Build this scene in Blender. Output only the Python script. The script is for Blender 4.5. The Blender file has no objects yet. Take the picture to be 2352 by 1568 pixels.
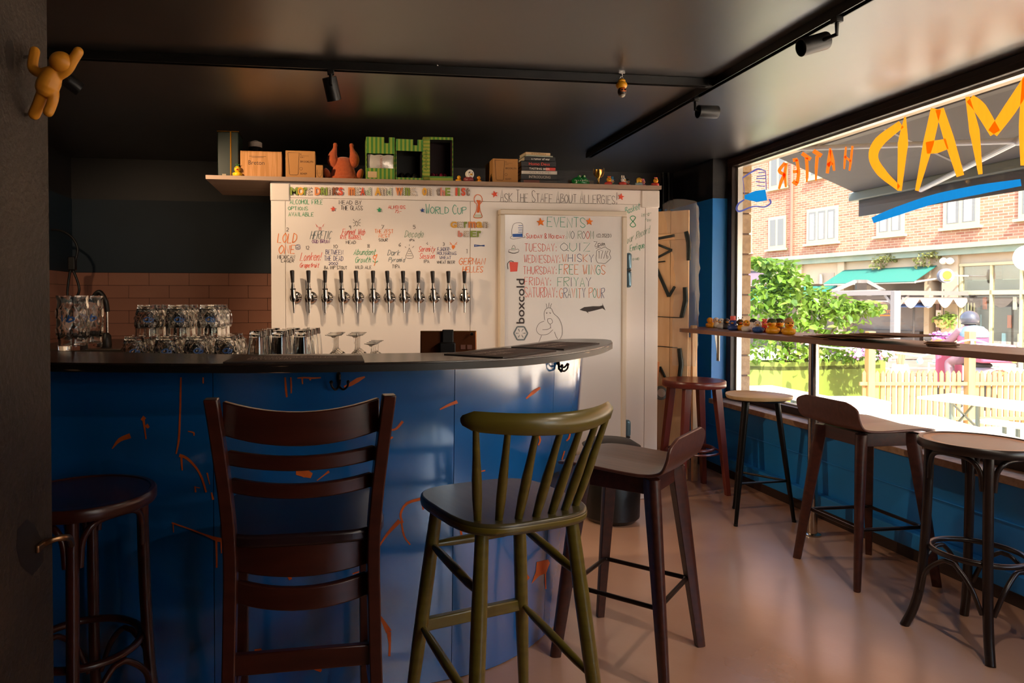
import bpy, bmesh, math, random
from mathutils import Vector, Matrix, Euler
random.seed(7)
R = math.radians
SC = bpy.context.scene
COL = SC.collection
# ---------------------------------------------------------------- camera (photo frame 2352 x 1568)
W_, H_ = 2352.0, 1568.0
F_, CX_ = 1568.0, 980.0
PITCH = R(1.1); CAMH = 1.3
CY_ = 690 + F_ * math.tan(PITCH)
YAW = math.atan(209 / F_)
cam = bpy.data.cameras.new('camera'); camo = bpy.data.objects.new('camera', cam); COL.objects.link(camo)
cam.sensor_width = 36; cam.sensor_fit = 'HORIZONTAL'; cam.lens = 36 * F_ / W_
cam.shift_x = (W_ / 2 - CX_) / W_; cam.shift_y = (CY_ - H_ / 2) / W_
cam.clip_start = 0.05; cam.clip_end = 300
camo.location = (0, 0, CAMH); camo.rotation_euler = (R(90) - PITCH, 0, -YAW)
SC.camera = camo
# ---------------------------------------------------------------- view, sky, sun
SC.view_settings.view_transform = 'Standard'; SC.view_settings.look = 'None'
SC.view_settings.gamma = 1; SC.view_settings.use_curve_mapping = False
SC.view_settings.exposure = 1.15
wd = bpy.data.worlds.new('sky'); SC.world = wd; wd.use_nodes = True
_n = wd.node_tree.nodes; _l = wd.node_tree.links
_sky = _n.new('ShaderNodeTexSky'); _sky.sky_type = 'NISHITA'; _sky.sun_disc = False
_sky.sun_elevation = R(47); _sky.sun_rotation = R(194); _sky.air_density = 1.0; _sky.dust_density = 2.0; _sky.ozone_density = 1.0
_l.new(_sky.outputs[0], _n['Background'].inputs[0]); _n['Background'].inputs[1].default_value = 0.7
sun = bpy.data.lights.new('sun', 'SUN'); suno = bpy.data.objects.new('sun', sun); COL.objects.link(suno)
sun.energy = 10.5; sun.angle = R(0.6); sun.color = (1.0, 0.93, 0.82)
suno.rotation_euler = Vector((0.17, 0.66, -0.73)).to_track_quat('-Z', 'Y').to_euler()
suno.location = (0, -6, 9)
try:
    SC.cycles.max_bounces = 10; SC.cycles.transparent_max_bounces = 16; SC.cycles.diffuse_bounces = 5
    SC.cycles.caustics_reflective = False; SC.cycles.caustics_refractive = False
    SC.cycles.sample_clamp_indirect = 6.0
except Exception: pass

# ---------------------------------------------------------------- pixel -> place helpers
def ray(px, py):
    x = (px - CX_) / F_; y = -(py - CY_) / F_
    f = math.cos(PITCH) + y * math.sin(PITCH); u = y * math.cos(PITCH) - math.sin(PITCH)
    return Vector((x * math.cos(YAW) + f * math.sin(YAW), -x * math.sin(YAW) + f * math.cos(YAW), u))
CAMP = Vector((0, 0, CAMH))
def az(px, py, z=0): r = ray(px, py); return CAMP + r * ((z - CAMH) / r.z)
def ax(px, py, x): r = ray(px, py); return CAMP + r * (x / r.x)
def ay(px, py, y): r = ray(px, py); return CAMP + r * (y / r.y)
def ad(px, py, d):                       # at a distance d along the viewing axis
    r = ray(px, py); k = r.x * math.sin(YAW) + r.y * math.cos(YAW); return CAMP + r * (d / k)

# ---------------------------------------------------------------- materials
MATS = {}
def lin(c): c = c / 255.0; return c / 12.92 if c <= 0.04045 else ((c + 0.055) / 1.055) ** 2.4
def hexc(h):
    if isinstance(h, (tuple, list)): return tuple(h) + (1,) * (4 - len(h))
    h = h.lstrip('#'); return (lin(int(h[0:2], 16)), lin(int(h[2:4], 16)), lin(int(h[4:6], 16)), 1)
def mat(name, col='808080', rough=0.5, metal=0.0, spec=0.5, col2=None, scale=8.0, stretch=(1, 1, 1), detail=4, lo=0.35, hi=0.65,
        bump=0.0, bscale=None, coat=0.0, coat_rough=0.1, emit=None, estr=0.0, trans=0.0, ior=1.45, alpha=1.0, sheen=0.0, kind='noise', rough2=None, sub=0.0, coat_ior=1.5):
    if name in MATS: return MATS[name]
    m = bpy.data.materials.new(name); MATS[name] = m; m.use_nodes = True
    nt = m.node_tree; b = nt.nodes['Principled BSDF']; L = nt.links.new
    b.inputs['Base Color'].default_value = hexc(col); b.inputs['Roughness'].default_value = rough
    b.inputs['Metallic'].default_value = metal; b.inputs['Specular IOR Level'].default_value = spec
    b.inputs['Coat Weight'].default_value = coat; b.inputs['Coat Roughness'].default_value = coat_rough
    b.inputs['Transmission Weight'].default_value = trans; b.inputs['IOR'].default_value = ior; b.inputs['Alpha'].default_value = alpha
    b.inputs['Sheen Weight'].default_value = sheen; b.inputs['Coat IOR'].default_value = coat_ior
    if sub: b.inputs['Subsurface Weight'].default_value = sub; b.inputs['Subsurface Scale'].default_value = 0.02
    if emit: b.inputs['Emission Color'].default_value = hexc(emit); b.inputs['Emission Strength'].default_value = estr
    if col2 is not None or bump or rough2 is not None:
        tc = nt.nodes.new('ShaderNodeTexCoord'); mp = nt.nodes.new('ShaderNodeMapping'); mp.inputs['Scale'].default_value = stretch
        L(tc.outputs['Object'], mp.inputs['Vector'])
        if kind == 'wave':
            tx = nt.nodes.new('ShaderNodeTexWave'); tx.inputs['Scale'].default_value = scale; tx.inputs['Distortion'].default_value = 5
            tx.inputs['Detail'].default_value = detail; tx.inputs['Detail Scale'].default_value = 1.2
        else:
            tx = nt.nodes.new('ShaderNodeTexNoise'); tx.inputs['Scale'].default_value = scale; tx.inputs['Detail'].default_value = detail
        L(mp.outputs[0], tx.inputs['Vector']); fac = tx.outputs['Fac']
        if col2 is not None:
            rp = nt.nodes.new('ShaderNodeValToRGB'); rp.color_ramp.elements[0].position = lo; rp.color_ramp.elements[1].position = hi
            rp.color_ramp.elements[0].color = hexc(col); rp.color_ramp.elements[1].color = hexc(col2)
            L(fac, rp.inputs[0]); L(rp.outputs[0], b.inputs['Base Color'])
        if rough2 is not None:
            mr = nt.nodes.new('ShaderNodeMapRange'); mr.inputs[1].default_value = lo; mr.inputs[2].default_value = hi
            mr.inputs[3].default_value = rough; mr.inputs[4].default_value = rough2
            L(fac, mr.inputs[0]); L(mr.outputs[0], b.inputs['Roughness'])
        if bump:
            t2 = tx
            if bscale:
                t2 = nt.nodes.new('ShaderNodeTexNoise'); t2.inputs['Scale'].default_value = bscale; t2.inputs['Detail'].default_value = 3
                L(mp.outputs[0], t2.inputs['Vector'])
            bp = nt.nodes.new('ShaderNodeBump'); bp.inputs['Strength'].default_value = bump; bp.inputs['Distance'].default_value = 0.01
            L(t2.outputs['Fac'], bp.inputs['Height']); L(bp.outputs[0], b.inputs['Normal'])
    return m
def flat(col, rough=0.6): return mat('paint_' + col, col, rough)
def pane_mat(name, tint=(1, 1, 1), f0=0.045, rough=0.0):      # thin glass: clear with a fresnel reflection, lets light through
    if name in MATS: return MATS[name]
    m = bpy.data.materials.new(name); MATS[name] = m; m.use_nodes = True; nt = m.node_tree; nt.nodes.clear()
    o = nt.nodes.new('ShaderNodeOutputMaterial'); t = nt.nodes.new('ShaderNodeBsdfTransparent'); g = nt.nodes.new('ShaderNodeBsdfGlossy')
    mx = nt.nodes.new('ShaderNodeMixShader'); lw = nt.nodes.new('ShaderNodeLayerWeight'); pw = nt.nodes.new('ShaderNodeMath'); pw.operation = 'POWER'
    lw.inputs[0].default_value = 0.5; pw.inputs[1].default_value = 5; fr = nt.nodes.new('ShaderNodeMath'); fr.operation = 'MULTIPLY_ADD'; fr.inputs[1].default_value = 1 - f0; fr.inputs[2].default_value = f0
    nt.links.new(lw.outputs['Facing'], pw.inputs[0]); nt.links.new(pw.outputs[0], fr.inputs[0])
    t.inputs[0].default_value = tuple(tint) + (1,); g.inputs['Roughness'].default_value = rough
    L = nt.links.new; L(fr.outputs[0], mx.inputs[0]); L(t.outputs[0], mx.inputs[1]); L(g.outputs[0], mx.inputs[2]); L(mx.outputs[0], o.inputs[0])
    return m
def film_mat(name, col, clear=0.6, rough=0.25):                # plastic film or thin cloth that lets some light through
    if name in MATS: return MATS[name]
    m = bpy.data.materials.new(name); MATS[name] = m; m.use_nodes = True; nt = m.node_tree
    b = nt.nodes['Principled BSDF']; b.inputs['Base Color'].default_value = hexc(col); b.inputs['Roughness'].default_value = rough
    t = nt.nodes.new('ShaderNodeBsdfTransparent'); mx = nt.nodes.new('ShaderNodeMixShader'); mx.inputs[0].default_value = clear
    L = nt.links.new; L(b.outputs[0], mx.inputs[1]); L(t.outputs[0], mx.inputs[2]); L(mx.outputs[0], nt.nodes['Material Output'].inputs[0])
    return m
def leaf_mat(name, col, col2):
    if name in MATS: return MATS[name]
    m = mat(name, col, 0.45, col2=col2, scale=3.0, lo=0.3, hi=0.7); nt = m.node_tree
    b = nt.nodes['Principled BSDF']; t = nt.nodes.new('ShaderNodeBsdfTranslucent'); t.inputs[0].default_value = hexc(col2)
    mx = nt.nodes.new('ShaderNodeMixShader'); mx.inputs[0].default_value = 0.45; L = nt.links.new
    L(b.outputs[0], mx.inputs[1]); L(t.outputs[0], mx.inputs[2]); L(mx.outputs[0], nt.nodes['Material Output'].inputs[0])
    return m

# ---------------------------------------------------------------- mesh building
def V(*a): return Vector(a if len(a) > 1 else a[0])
def frame_of(d):
    d = Vector(d).normalized(); up = Vector((0, 0, 1)) if abs(d.z) < 0.95 else Vector((1, 0, 0))
    u = d.cross(up).normalized(); return u, d.cross(u).normalized()
def spline(pts, n=6, closed=False):
    pts = [Vector(p) for p in pts]; out = []; N = len(pts)
    for i in range(N if closed else N - 1):
        p1, p2 = pts[i], pts[(i + 1) % N]
        p0 = pts[i - 1] if (i > 0 or closed) else p1 * 2 - p2
        p3 = pts[(i + 2) % N] if (i + 2 < N or closed) else p2 * 2 - p1
        for k in range(n):
            t = k / n
            out.append(0.5 * (2 * p1 + (p2 - p0) * t + (2 * p0 - 5 * p1 + 4 * p2 - p3) * t * t + (3 * p1 - p0 - 3 * p2 + p3) * t ** 3))
    if not closed: out.append(pts[-1])
    return out
class MB:
    def __init__(s): s.v = []; s.f = []
    def add(s, vs, fs):
        o = len(s.v); s.v += [tuple(v) for v in vs]; s.f += [tuple(i + o for i in f) for f in fs]; return s
    def box(s, c, d, rot=None, taper=1.0):
        x, y, z = d[0] / 2, d[1] / 2, d[2] / 2; c = Vector(c)
        vs = [Vector((sx * x * (taper if sz > 0 else 1), sy * y * (taper if sz > 0 else 1), sz * z)) for sz in (-1, 1) for sx, sy in ((-1, -1), (1, -1), (1, 1), (-1, 1))]
        if rot is not None:
            M = rot if isinstance(rot, Matrix) else Euler(rot).to_matrix(); vs = [M @ v for v in vs]
        return s.add([v + c for v in vs], [(3, 2, 1, 0), (4, 5, 6, 7), (0, 1, 5, 4), (1, 2, 6, 5), (2, 3, 7, 6), (3, 0, 4, 7)])
    def bb(s, x0, x1, y0, y1, z0, z1): return s.box(((x0 + x1) / 2, (y0 + y1) / 2, (z0 + z1) / 2), (abs(x1 - x0), abs(y1 - y0), abs(z1 - z0)))
    def beam(s, p0, p1, w, h, side=None):          # rectangular bar; w along 'side' direction, h across
        p0, p1 = Vector(p0), Vector(p1); d = (p1 - p0).normalized()
        if side is None: u, w2 = frame_of(d)
        else:
            u = Vector(side); u = (u - d * u.dot(d)).normalized(); w2 = d.cross(u).normalized()
        vs = [p + u * a * w / 2 + w2 * b * h / 2 for p in (p0, p1) for a, b in ((-1, -1), (1, -1), (1, 1), (-1, 1))]
        return s.add(vs, [(3, 2, 1, 0), (4, 5, 6, 7), (0, 1, 5, 4), (1, 2, 6, 5), (2, 3, 7, 6), (3, 0, 4, 7)])
    def loft(s, rings, closed=False, cap=True):
        n = len(rings[0]); vs = [p for r in rings for p in r]; fs = []; m = len(rings)
        for i in range(m if closed else m - 1):
            for k in range(n):
                a, b = i * n + k, i * n + (k + 1) % n; j = (i + 1) % m
                fs.append((a, b, j * n + (k + 1) % n, j * n + k))
        if cap and not closed: fs += [tuple(range(n))[::-1], tuple((m - 1) * n + k for k in range(n))]
        return s.add(vs, fs)
    def tube(s, path, r, n=10, closed=False, flatten=1.0, cap=True):
        path = [Vector(p) for p in path]; N = len(path); rr = r if isinstance(r, (list, tuple)) else [r] * N
        rings = []; u = None
        for i, p in enumerate(path):
            if closed: t = (path[(i + 1) % N] - path[i - 1]).normalized()
            else: t = (path[min(i + 1, N - 1)] - path[max(i - 1, 0)]).normalized()
            if u is None: u, _ = frame_of(t)
            u = (u - t * u.dot(t)); u = u.normalized() if u.length > 1e-6 else frame_of(t)[0]
            w = t.cross(u)
            rings.append([p + (u * math.cos(2 * math.pi * k / n) + w * math.sin(2 * math.pi * k / n) * flatten) * rr[i] for k in range(n)])
        return s.loft(rings, closed, cap)
    def cyl(s, p0, p1, r0, r1=None, n=16): return s.tube([p0, p1], [r0, r0 if r1 is None else r1], n)
    def lathe(s, prof, n=24, c=(0, 0, 0), sx=1, sy=1, M=None):
        c = Vector(c); rings = []
        for r, z in prof:
            r = max(r, 1e-5)
            ring = [Vector((r * sx * math.cos(2 * math.pi * k / n), r * sy * math.sin(2 * math.pi * k / n), z)) for k in range(n)]
            if M is not None: ring = [M @ v for v in ring]
            rings.append([v + c for v in ring])
        return s.loft(rings)
    def sph(s, c, r, n=14, m=9, M=None):
        r = (r, r, r) if not isinstance(r, (tuple, list)) else r; c = Vector(c); rings = []
        for i in range(m + 1):
            a = -math.pi / 2 + math.pi * i / m; q = max(math.cos(a), 1e-4)
            ring = [Vector((r[0] * q * math.cos(2 * math.pi * k / n), r[1] * q * math.sin(2 * math.pi * k / n), r[2] * math.sin(a))) for k in range(n)]
            if M is not None: ring = [M @ v for v in ring]
            rings.append([v + c for v in ring])
        return s.loft(rings)
    def prism(s, poly, z0, z1):
        n = len(poly); vs = [(p[0], p[1], z0) for p in poly] + [(p[0], p[1], z1) for p in poly]
        return s.add(vs, [tuple(range(n))[::-1], tuple(range(n, 2 * n))] + [(k, (k + 1) % n, n + (k + 1) % n, n + k) for k in range(n)])
    def sheet(s, grid, th=None, nrm=None):           # grid of points -> surface, optionally thickened along nrm (or up)
        a = len(grid); b = len(grid[0]); vs = [Vector(p) for r in grid for p in r]
        fs = [(i * b + j, i * b + j + 1, (i + 1) * b + j + 1, (i + 1) * b + j) for i in range(a - 1) for j in range(b - 1)]
        if th is None: return s.add(vs, fs)
        N = []
        for i in range(a):
            for j in range(b):
                du = Vector(grid[min(i + 1, a - 1)][j]) - Vector(grid[max(i - 1, 0)][j]); dv = Vector(grid[i][min(j + 1, b - 1)]) - Vector(grid[i][max(j - 1, 0)])
                N.append(du.cross(dv).normalized())
        top = vs; bot = [v - n * th for v, n in zip(vs, N)]; m = a * b
        fs2 = [tuple(i + m for i in f[::-1]) for f in fs]; edge = []
        per = [(0, j) for j in range(b)] + [(i, b - 1) for i in range(1, a)] + [(a - 1, j) for j in range(b - 2, -1, -1)] + [(i, 0) for i in range(a - 2, 0, -1)]
        ids = [i * b + j for i, j in per]
        for k in range(len(ids)):
            p, q = ids[k], ids[(k + 1) % len(ids)]; edge.append((q, p, p + m, q + m))
        return s.add(top + bot, fs + fs2 + edge)
    def ribbon(s, path, w, nrm):                     # flat stroke lying on a surface with normal nrm
        path = [Vector(p) for p in path]; nrm = Vector(nrm); N = len(path); L, Rr = [], []
        ww = w if isinstance(w, (list, tuple)) else [w] * N
        for i in range(N):
            t = path[min(i + 1, N - 1)] - path[max(i - 1, 0)]
            t = t.normalized() if t.length > 1e-7 else Vector((1, 0, 0)); c = t.cross(nrm).normalized()
            L.append(path[i] - c * ww[i] / 2); Rr.append(path[i] + c * ww[i] / 2)
        return s.add(L + Rr, [(i, i + 1, N + i + 1, N + i) for i in range(N - 1)])
    def mesh(s, name, m, smooth=35):
        me = bpy.data.meshes.new(name); me.from_pydata(s.v, [], s.f); me.update()
        bm = bmesh.new(); bm.from_mesh(me); bmesh.ops.recalc_face_normals(bm, faces=bm.faces); bm.to_mesh(me); bm.free()
        if m: me.materials.append(m)
        if smooth:
            me.shade_smooth(); me.set_sharp_from_angle(angle=R(smooth))
        return me
def link(name, data, parent=None, loc=None, rot=None, world=False):
    o = bpy.data.objects.new(name, data); COL.objects.link(o)
    if loc is not None: o.location = loc
    if rot is not None: o.rotation_euler = rot
    if parent is not None:
        o.parent = parent
        if world: o.matrix_parent_inverse = parent_world(parent).inverted()
    return o
def parent_world(p):
    M = p.matrix_basis.copy()
    q = p
    while q.parent is not None:
        M = q.parent.matrix_basis @ q.matrix_parent_inverse @ M; q = q.parent
    return M
def obj(name, mb, m, parent=None, loc=None, rot=None, bevel=0, seg=2, smooth=35, world=False, label=None):
    o = link(name, mb.mesh(name, m, smooth), parent, loc, rot, world)
    if bevel:
        b = o.modifiers.new('bevel', 'BEVEL'); b.width = bevel; b.segments = seg; b.limit_method = 'ANGLE'; b.angle_limit = R(40)
        b.harden_normals = False
    if label: o['label'] = label
    return o
def tag(o, label, cat, group=None):
    o['label'] = label; o['category'] = cat
    if group: o['group'] = group
    return o
def thing(name, label, cat, loc=(0, 0, 0), rotz=0, group=None):
    o = bpy.data.objects.new(name, None); COL.objects.link(o); o.empty_display_size = 0.1
    o.location = loc; o.rotation_euler = (0, 0, rotz); return tag(o, label, cat, group)
def struct(o): o['kind'] = 'structure'; return o
def dup(root, loc, rotz=None, label=None, group=None, scale=None):
    def cp(o, par):
        c = o.copy(); COL.objects.link(c)
        if par is not None: c.parent = par
        for ch in o.children: cp(ch, c)
        return c
    r = cp(root, None); r.location = loc
    if rotz is not None: r.rotation_euler = (0, 0, rotz)
    if label: r['label'] = label
    if group: r['group'] = group
    if scale: r.scale = (scale,) * 3
    return r
_fc = {}
def text_mesh(txt, m, size=1.0, ext=0.0, off=0.0, bev=0.0, align='LEFT', shear=0.0, spacing=1.0):
    c = bpy.data.curves.new('t', 'FONT'); c.body = txt; c.size = size; c.extrude = ext; c.offset = off; c.bevel_depth = bev
    c.align_x = align; c.shear = shear; c.space_character = spacing; c.resolution_u = 3
    o = bpy.data.objects.new('t', c); COL.objects.link(o)
    dg = bpy.context.evaluated_depsgraph_get(); me = bpy.data.meshes.new_from_object(o.evaluated_get(dg))
    bpy.data.objects.remove(o); bpy.data.curves.remove(c); me.materials.clear(); me.materials.append(m); return me
def text_fit(txt, m, x0, x1, z0, z1, y, name, parent, ext=0.0, off=0.0, bev=0.0, spacing=1.0, rot90=False, world=True):
    # printed text upright on a plane y = const facing -y, fitted to a box in x and z
    me = text_mesh(txt, m, 1.0, ext, off, bev, spacing=spacing)
    xs = [v.co.x for v in me.vertices]; ys = [v.co.y for v in me.vertices]; a, b, c, d = min(xs), max(xs), min(ys), max(ys)
    for v in me.vertices:
        u = (v.co.x - a) / (b - a); w = (v.co.y - c) / max(d - c, 1e-6)
        if rot90: u, w = 1 - w, u
        v.co = Vector((x0 + (x1 - x0) * u, y - v.co.z, z0 + (z1 - z0) * w))
    o = link(name, me, parent, world=world and parent is not None); return o
# single-stroke hand lettering on a 4 x 6 grid; '~' marks a curved stroke
G = {'A': '00 26 40|12 32', 'B': '00 06|~06 36 35 13|~13 43 41 00', 'C': '~45 26 04 02 20 41', 'D': '00 06|~06 35 43 31 00', 'E': '46 06 00 40|03 33',
     'F': '46 06 00|03 33', 'G': '~45 26 04 02 20 41 43|43 23', 'H': '00 06|40 46|03 43', 'I': '20 26', 'J': '~46 41 20 01', 'K': '00 06|46 03 40', 'L': '06 00 40',
     'M': '00 06 22 46 40', 'N': '00 06 40 46', 'O': '~26 04 02 20 42 44 26', 'P': '00 06|~06 46 44 03', 'Q': '~26 04 02 20 42 44 26|31 50', 'R': '00 06|~06 46 44 03|13 40',
     'S': '~45 26 05 13 32 41 20 01', 'T': '06 46|26 20', 'U': '~06 02 20 42 46', 'V': '06 20 46', 'W': '06 10 24 30 46', 'X': '06 40|46 00', 'Y': '06 23 46|23 20', 'Z': '06 46 00 40',
     'a': '~33 14 02 10 31|34 30', 'b': '06 00|~03 24 32 10 00', 'c': '~33 14 02 10 31', 'd': '36 30|~33 14 02 10 30', 'e': '~02 32 24 03 01 20 31', 'f': '~36 25 20|04 34', 'g': '~33 14 02 10 31|~34 3< 0<',
     'h': '06 00|~02 24 33 30', 'i': '14 10|16 15', 'k': '06 00|34 02 30', 'l': '16 10', 'm': '04 00|~03 14 20|~23 34 40', 'n': '04 00|~02 24 33 30', 'o': '~14 02 10 32 14',
     'p': '04 0<|~03 24 32 10 01', 'q': '~33 14 02 10 31|34 3<', 'r': '04 00|~02 24 34', 's': '~33 14 03 22 31 10 01', 't': '16 10 30|04 34', 'u': '~04 01 20 31|34 30', 'w': '04 10 23 30 44',
     'v': '04 10 34', 'x': '04 30|34 00', 'y': '04 10|34 0<', 'j': '24 2< 0<', 'z': '04 34 00 30', '0': '~26 04 02 20 42 44 26', '1': '15 26 20', '2': '~05 26 44 22 00|00 40', '3': '~05 26 44 23 42 20 01', '4': '36 02 42|33 30', '5': '46 06 04|~04 34 42 20 01',
     '6': '~36 03 10 31 22 02', '7': '06 46 10', '8': '~23 05 26 45 23 01 20 41 23', '9': '~33 14 05 26 35 30', '!': '26 22|21 20', ':': '24 23|21 20', '-': '03 33', '.': '20 21', "'": '26 24', '(': '~36 14 12 30', ')': '~16 34 32 10', '/': '00 46', '&': '~40 05 26 34 02 10 42', ' ': ''}
def hand(txt, x0, x1, zb, zt, place, w=0.004, slant=0.0, rise=0.0, gap=1.4, wob=0.12, mb=None, seed=1, sc=False, only=None):
    # strokes of txt fitted between x0..x1 (surface u) and zb..zt (surface v); place(u, v) -> (point, normal)
    rnd = random.Random(seed + len(txt)); mb = mb or MB(); adv = []; x = 0
    for ch in txt:
        wd = 2.2 if ch in ' ' else (1.6 if ch in "il:!.'1I" else (4.0 if ch.isupper() or ch.isdigit() else 3.2)); adv.append(x); x += wd + gap
    tot = x - gap; sx = (x1 - x0) / tot; sz = (zt - zb) / 6.0
    for ci, (ch, a) in enumerate(zip(txt, adv)):
        if only is not None and (ci % only[0]) != only[1]: continue
        kk = .70 if sc and ci > 0 and txt[ci - 1] != ' ' and ch != '!' else 1.0
        narrow = ch in "il:!.'1I"; jz = rnd.uniform(-.25, .25)
        for st in G.get(ch, '').split('|'):
            if not st: continue
            cur = st[0] == '~'; pts = []
            for q in st.lstrip('~').split():
                gx = int(q[0]) - (1.2 if narrow else 0); gz = -2 if q[1] == '<' else int(q[1])
                gx += rnd.uniform(-wob, wob); gz += rnd.uniform(-wob, wob) + jz
                u = x0 + (a + gx) * sx + slant * gz * sz; v = zb + gz * sz * kk + rise * (a + gx) * sx
                pts.append(Vector((u, v, 0)))
            if cur and len(pts) > 2: pts = spline(pts, 4)
            P0, nn = place(pts[0].x, pts[0].y)
            mb.ribbon([place(p.x, p.y)[0] for p in pts], w, nn)
    return mb
# ================================================================= THE ROOM
CEIL = 2.40; XW = 2.90; YB = 5.60; XL = -2.02; YF = -3.6; YJ = 4.97; GX = 3.05
M_floor = mat('polished_concrete', 'bc8e72', 0.27, col2='d4aa90', scale=1.6, detail=9, lo=0.3, hi=0.72, rough2=0.40, bump=0.04, bscale=60, spec=0.6, coat=.8, coat_rough=.2, coat_ior=1.6)
M_ceil = mat('black_satin_ceiling_paint', '2b2725', 0.36, col2='332e2b', scale=2.0, bump=0.04, bscale=7, spec=0.9, coat=.8, coat_rough=.36)
M_black = mat('black_wall_paint', '1c1918', 0.5, col2='231f1e', scale=3, bump=0.06, bscale=90)
M_blue = mat('blue_wall_paint', '1e82d2', 0.38, col2='2488d8', scale=2, bump=0.05, bscale=120)
M_dblue = mat('dark_blue_wall_paint', '16242f', 0.6, col2='1a2a36', scale=2)
M_pillar = mat('rough_dark_plaster', '2e2620', 0.62, col2='42372e', scale=3.2, detail=8, lo=0.35, hi=0.7, bump=0.5, bscale=60)
M_dark = mat('dark_trim', '241c18', 0.5)
M_frame = mat('brown_window_frame', '30221c', 0.35)
M_alu = mat('pale_aluminium', 'cfcac2', 0.35, metal=0.6)
M_sill = mat('stone_sill', '9c7f66', 0.55, col2='b79a80', scale=30, detail=8, bump=0.15, bscale=80)
M_glass = pane_mat('window_glass', (0.97, 0.98, 0.97))
floor = struct(obj('floor', MB().bb(XL - .2, 3.24, YF - .2, YB + .2, -.12, 0), M_floor, smooth=0))
ceiling = struct(obj('ceiling', MB().bb(XL - .2, 3.25, YF - .2, YB + .2, CEIL, CEIL + .14), M_ceil, smooth=0))
# --- back wall: tiles below, dark blue band, black above
wb = struct(obj('wall_back', MB().bb(XL - .2, XW + .3, YB, YB + .15, 0, CEIL), M_black, smooth=0))
obj('blue_band', MB().bb(XL, 2.0, YB - .006, YB, 1.52, 2.083), M_dblue, wb, smooth=0)
obj('blue_panel', MB().bb(2.0, XW, YB - .006, YB, 0, 2.09), M_blue, wb, smooth=0)
M_tile = mat('brown_pink_wall_tile', '9c6a58', 0.3, col2='a8745f', scale=3, spec=0.4); M_grout = mat('dark_grout', '2a1612', 0.8)
obj('grout_bed', MB().bb(XL, 0.2, YB - .006, YB, 0.62, 1.52), M_grout, wb, smooth=0)
TW, TH = 0.3025, 0.0985
full = MB().bb(-TW / 2 + .0015, TW / 2 - .0015, -.004, .004, -TH / 2 + .0015, TH / 2 - .0015).mesh('tile', M_tile, 0)
first_edge = ay(250, 640, YB).x        # one joint of the top course
for row in range(8):
    zc = 1.517 - TH * (row + .5); x = first_edge - 3 * TW + (TW / 2 if row % 2 else 0)
    while x < -0.05:
        a, b = max(x, XL), min(x + TW, 0.0)
        if b - a > .02:
            me = full if b - a > TW - .001 else MB().bb(-(b - a) / 2 + .0015, (b - a) / 2 - .0015, -.004, .004, -TH / 2 + .0015, TH / 2 - .0015).mesh('tile', M_tile, 0)
            link('tile', me, wb, loc=((a + b) / 2, YB - .009, zc))
        x += TW
# --- left wall behind the bar
wl = struct(obj('wall_left', MB().bb(XL - .15, XL, YF, YB, 0, CEIL), M_black, smooth=0))
obj('blue_band', MB().bb(XL, XL + .006, 3.0, YB, 1.52, 2.083), M_dblue, wl, smooth=0)
obj('grout_bed', MB().bb(XL, XL + .006, 3.6, YB, 0.62, 1.52), M_grout, wl, smooth=0)
side = MB().bb(-.004, .004, -TW / 2 + .0015, TW / 2 - .0015, -TH / 2 + .0015, TH / 2 - .0015).mesh('tile', M_tile, 0)
half_side = MB().bb(-.004, .004, -TW / 4 + .0015, TW / 4 - .0015, -TH / 2 + .0015, TH / 2 - .0015).mesh('tile', M_tile, 0)
for row in range(8):
    zc = 1.517 - TH * (row + .5)
    if row % 2: link('tile', half_side, wl, loc=(XL + .010, YB - .02 - TW * .25, zc))
    for k in range(5): link('tile', side, wl, loc=(XL + .010, YB - .02 - TW * (k + .5 + (.5 if row % 2 else 0)), zc))
struct(obj('wall_front', MB().bb(XL - .15, 3.24, YF - .15, YF, 0, CEIL), M_black, smooth=0))
# --- plastered wall stub beside the camera
pe = ax(117, 700, -0.6).y
pil = struct(obj('wall_pillar', MB().bb(-1.15, -0.6, -0.2, pe, 0, CEIL), M_pillar, bevel=.006))
# --- window wall
wr = struct(obj('wall_right', MB().bb(XW, 3.24, YF, YJ, 0, .503), M_blue, smooth=0))
wc = struct(obj('wall_corner', MB().bb(XW, 3.20, YJ, YB + .15, 0, 2.093), M_blue, smooth=0))
obj('black_top', MB().bb(XW, 3.20, YJ, YB + .15, 2.093, CEIL), M_black, wc, smooth=0)
struct(obj('wall_lintel', MB().bb(3.10, 3.40, YF, YB + 2.2, CEIL, 2.8), mat('pale_render', 'c9b79b', 0.8, col2='bfa98b', scale=6), smooth=0))
st = struct(obj('trim_1', MB().bb(2.845, XW, YF, 5.25, .062, .142), M_blue, bevel=.006))
struct(obj('baseboard_right', MB().bb(2.862, XW, YF, YB, 0, .062), mat('dark_skirting', '33231c', 0.5), smooth=0))
zc = ax(1700, 996, XW).z
struct(obj('trim_2', MB().tube([(XW - .004, YF, zc), (XW - .004, YB, zc)], .0045, 8), M_blue))
struct(obj('trim_3', MB().bb(2.878, 3.06, YF, YJ, .503, .54), M_sill, bevel=.004))
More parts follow.
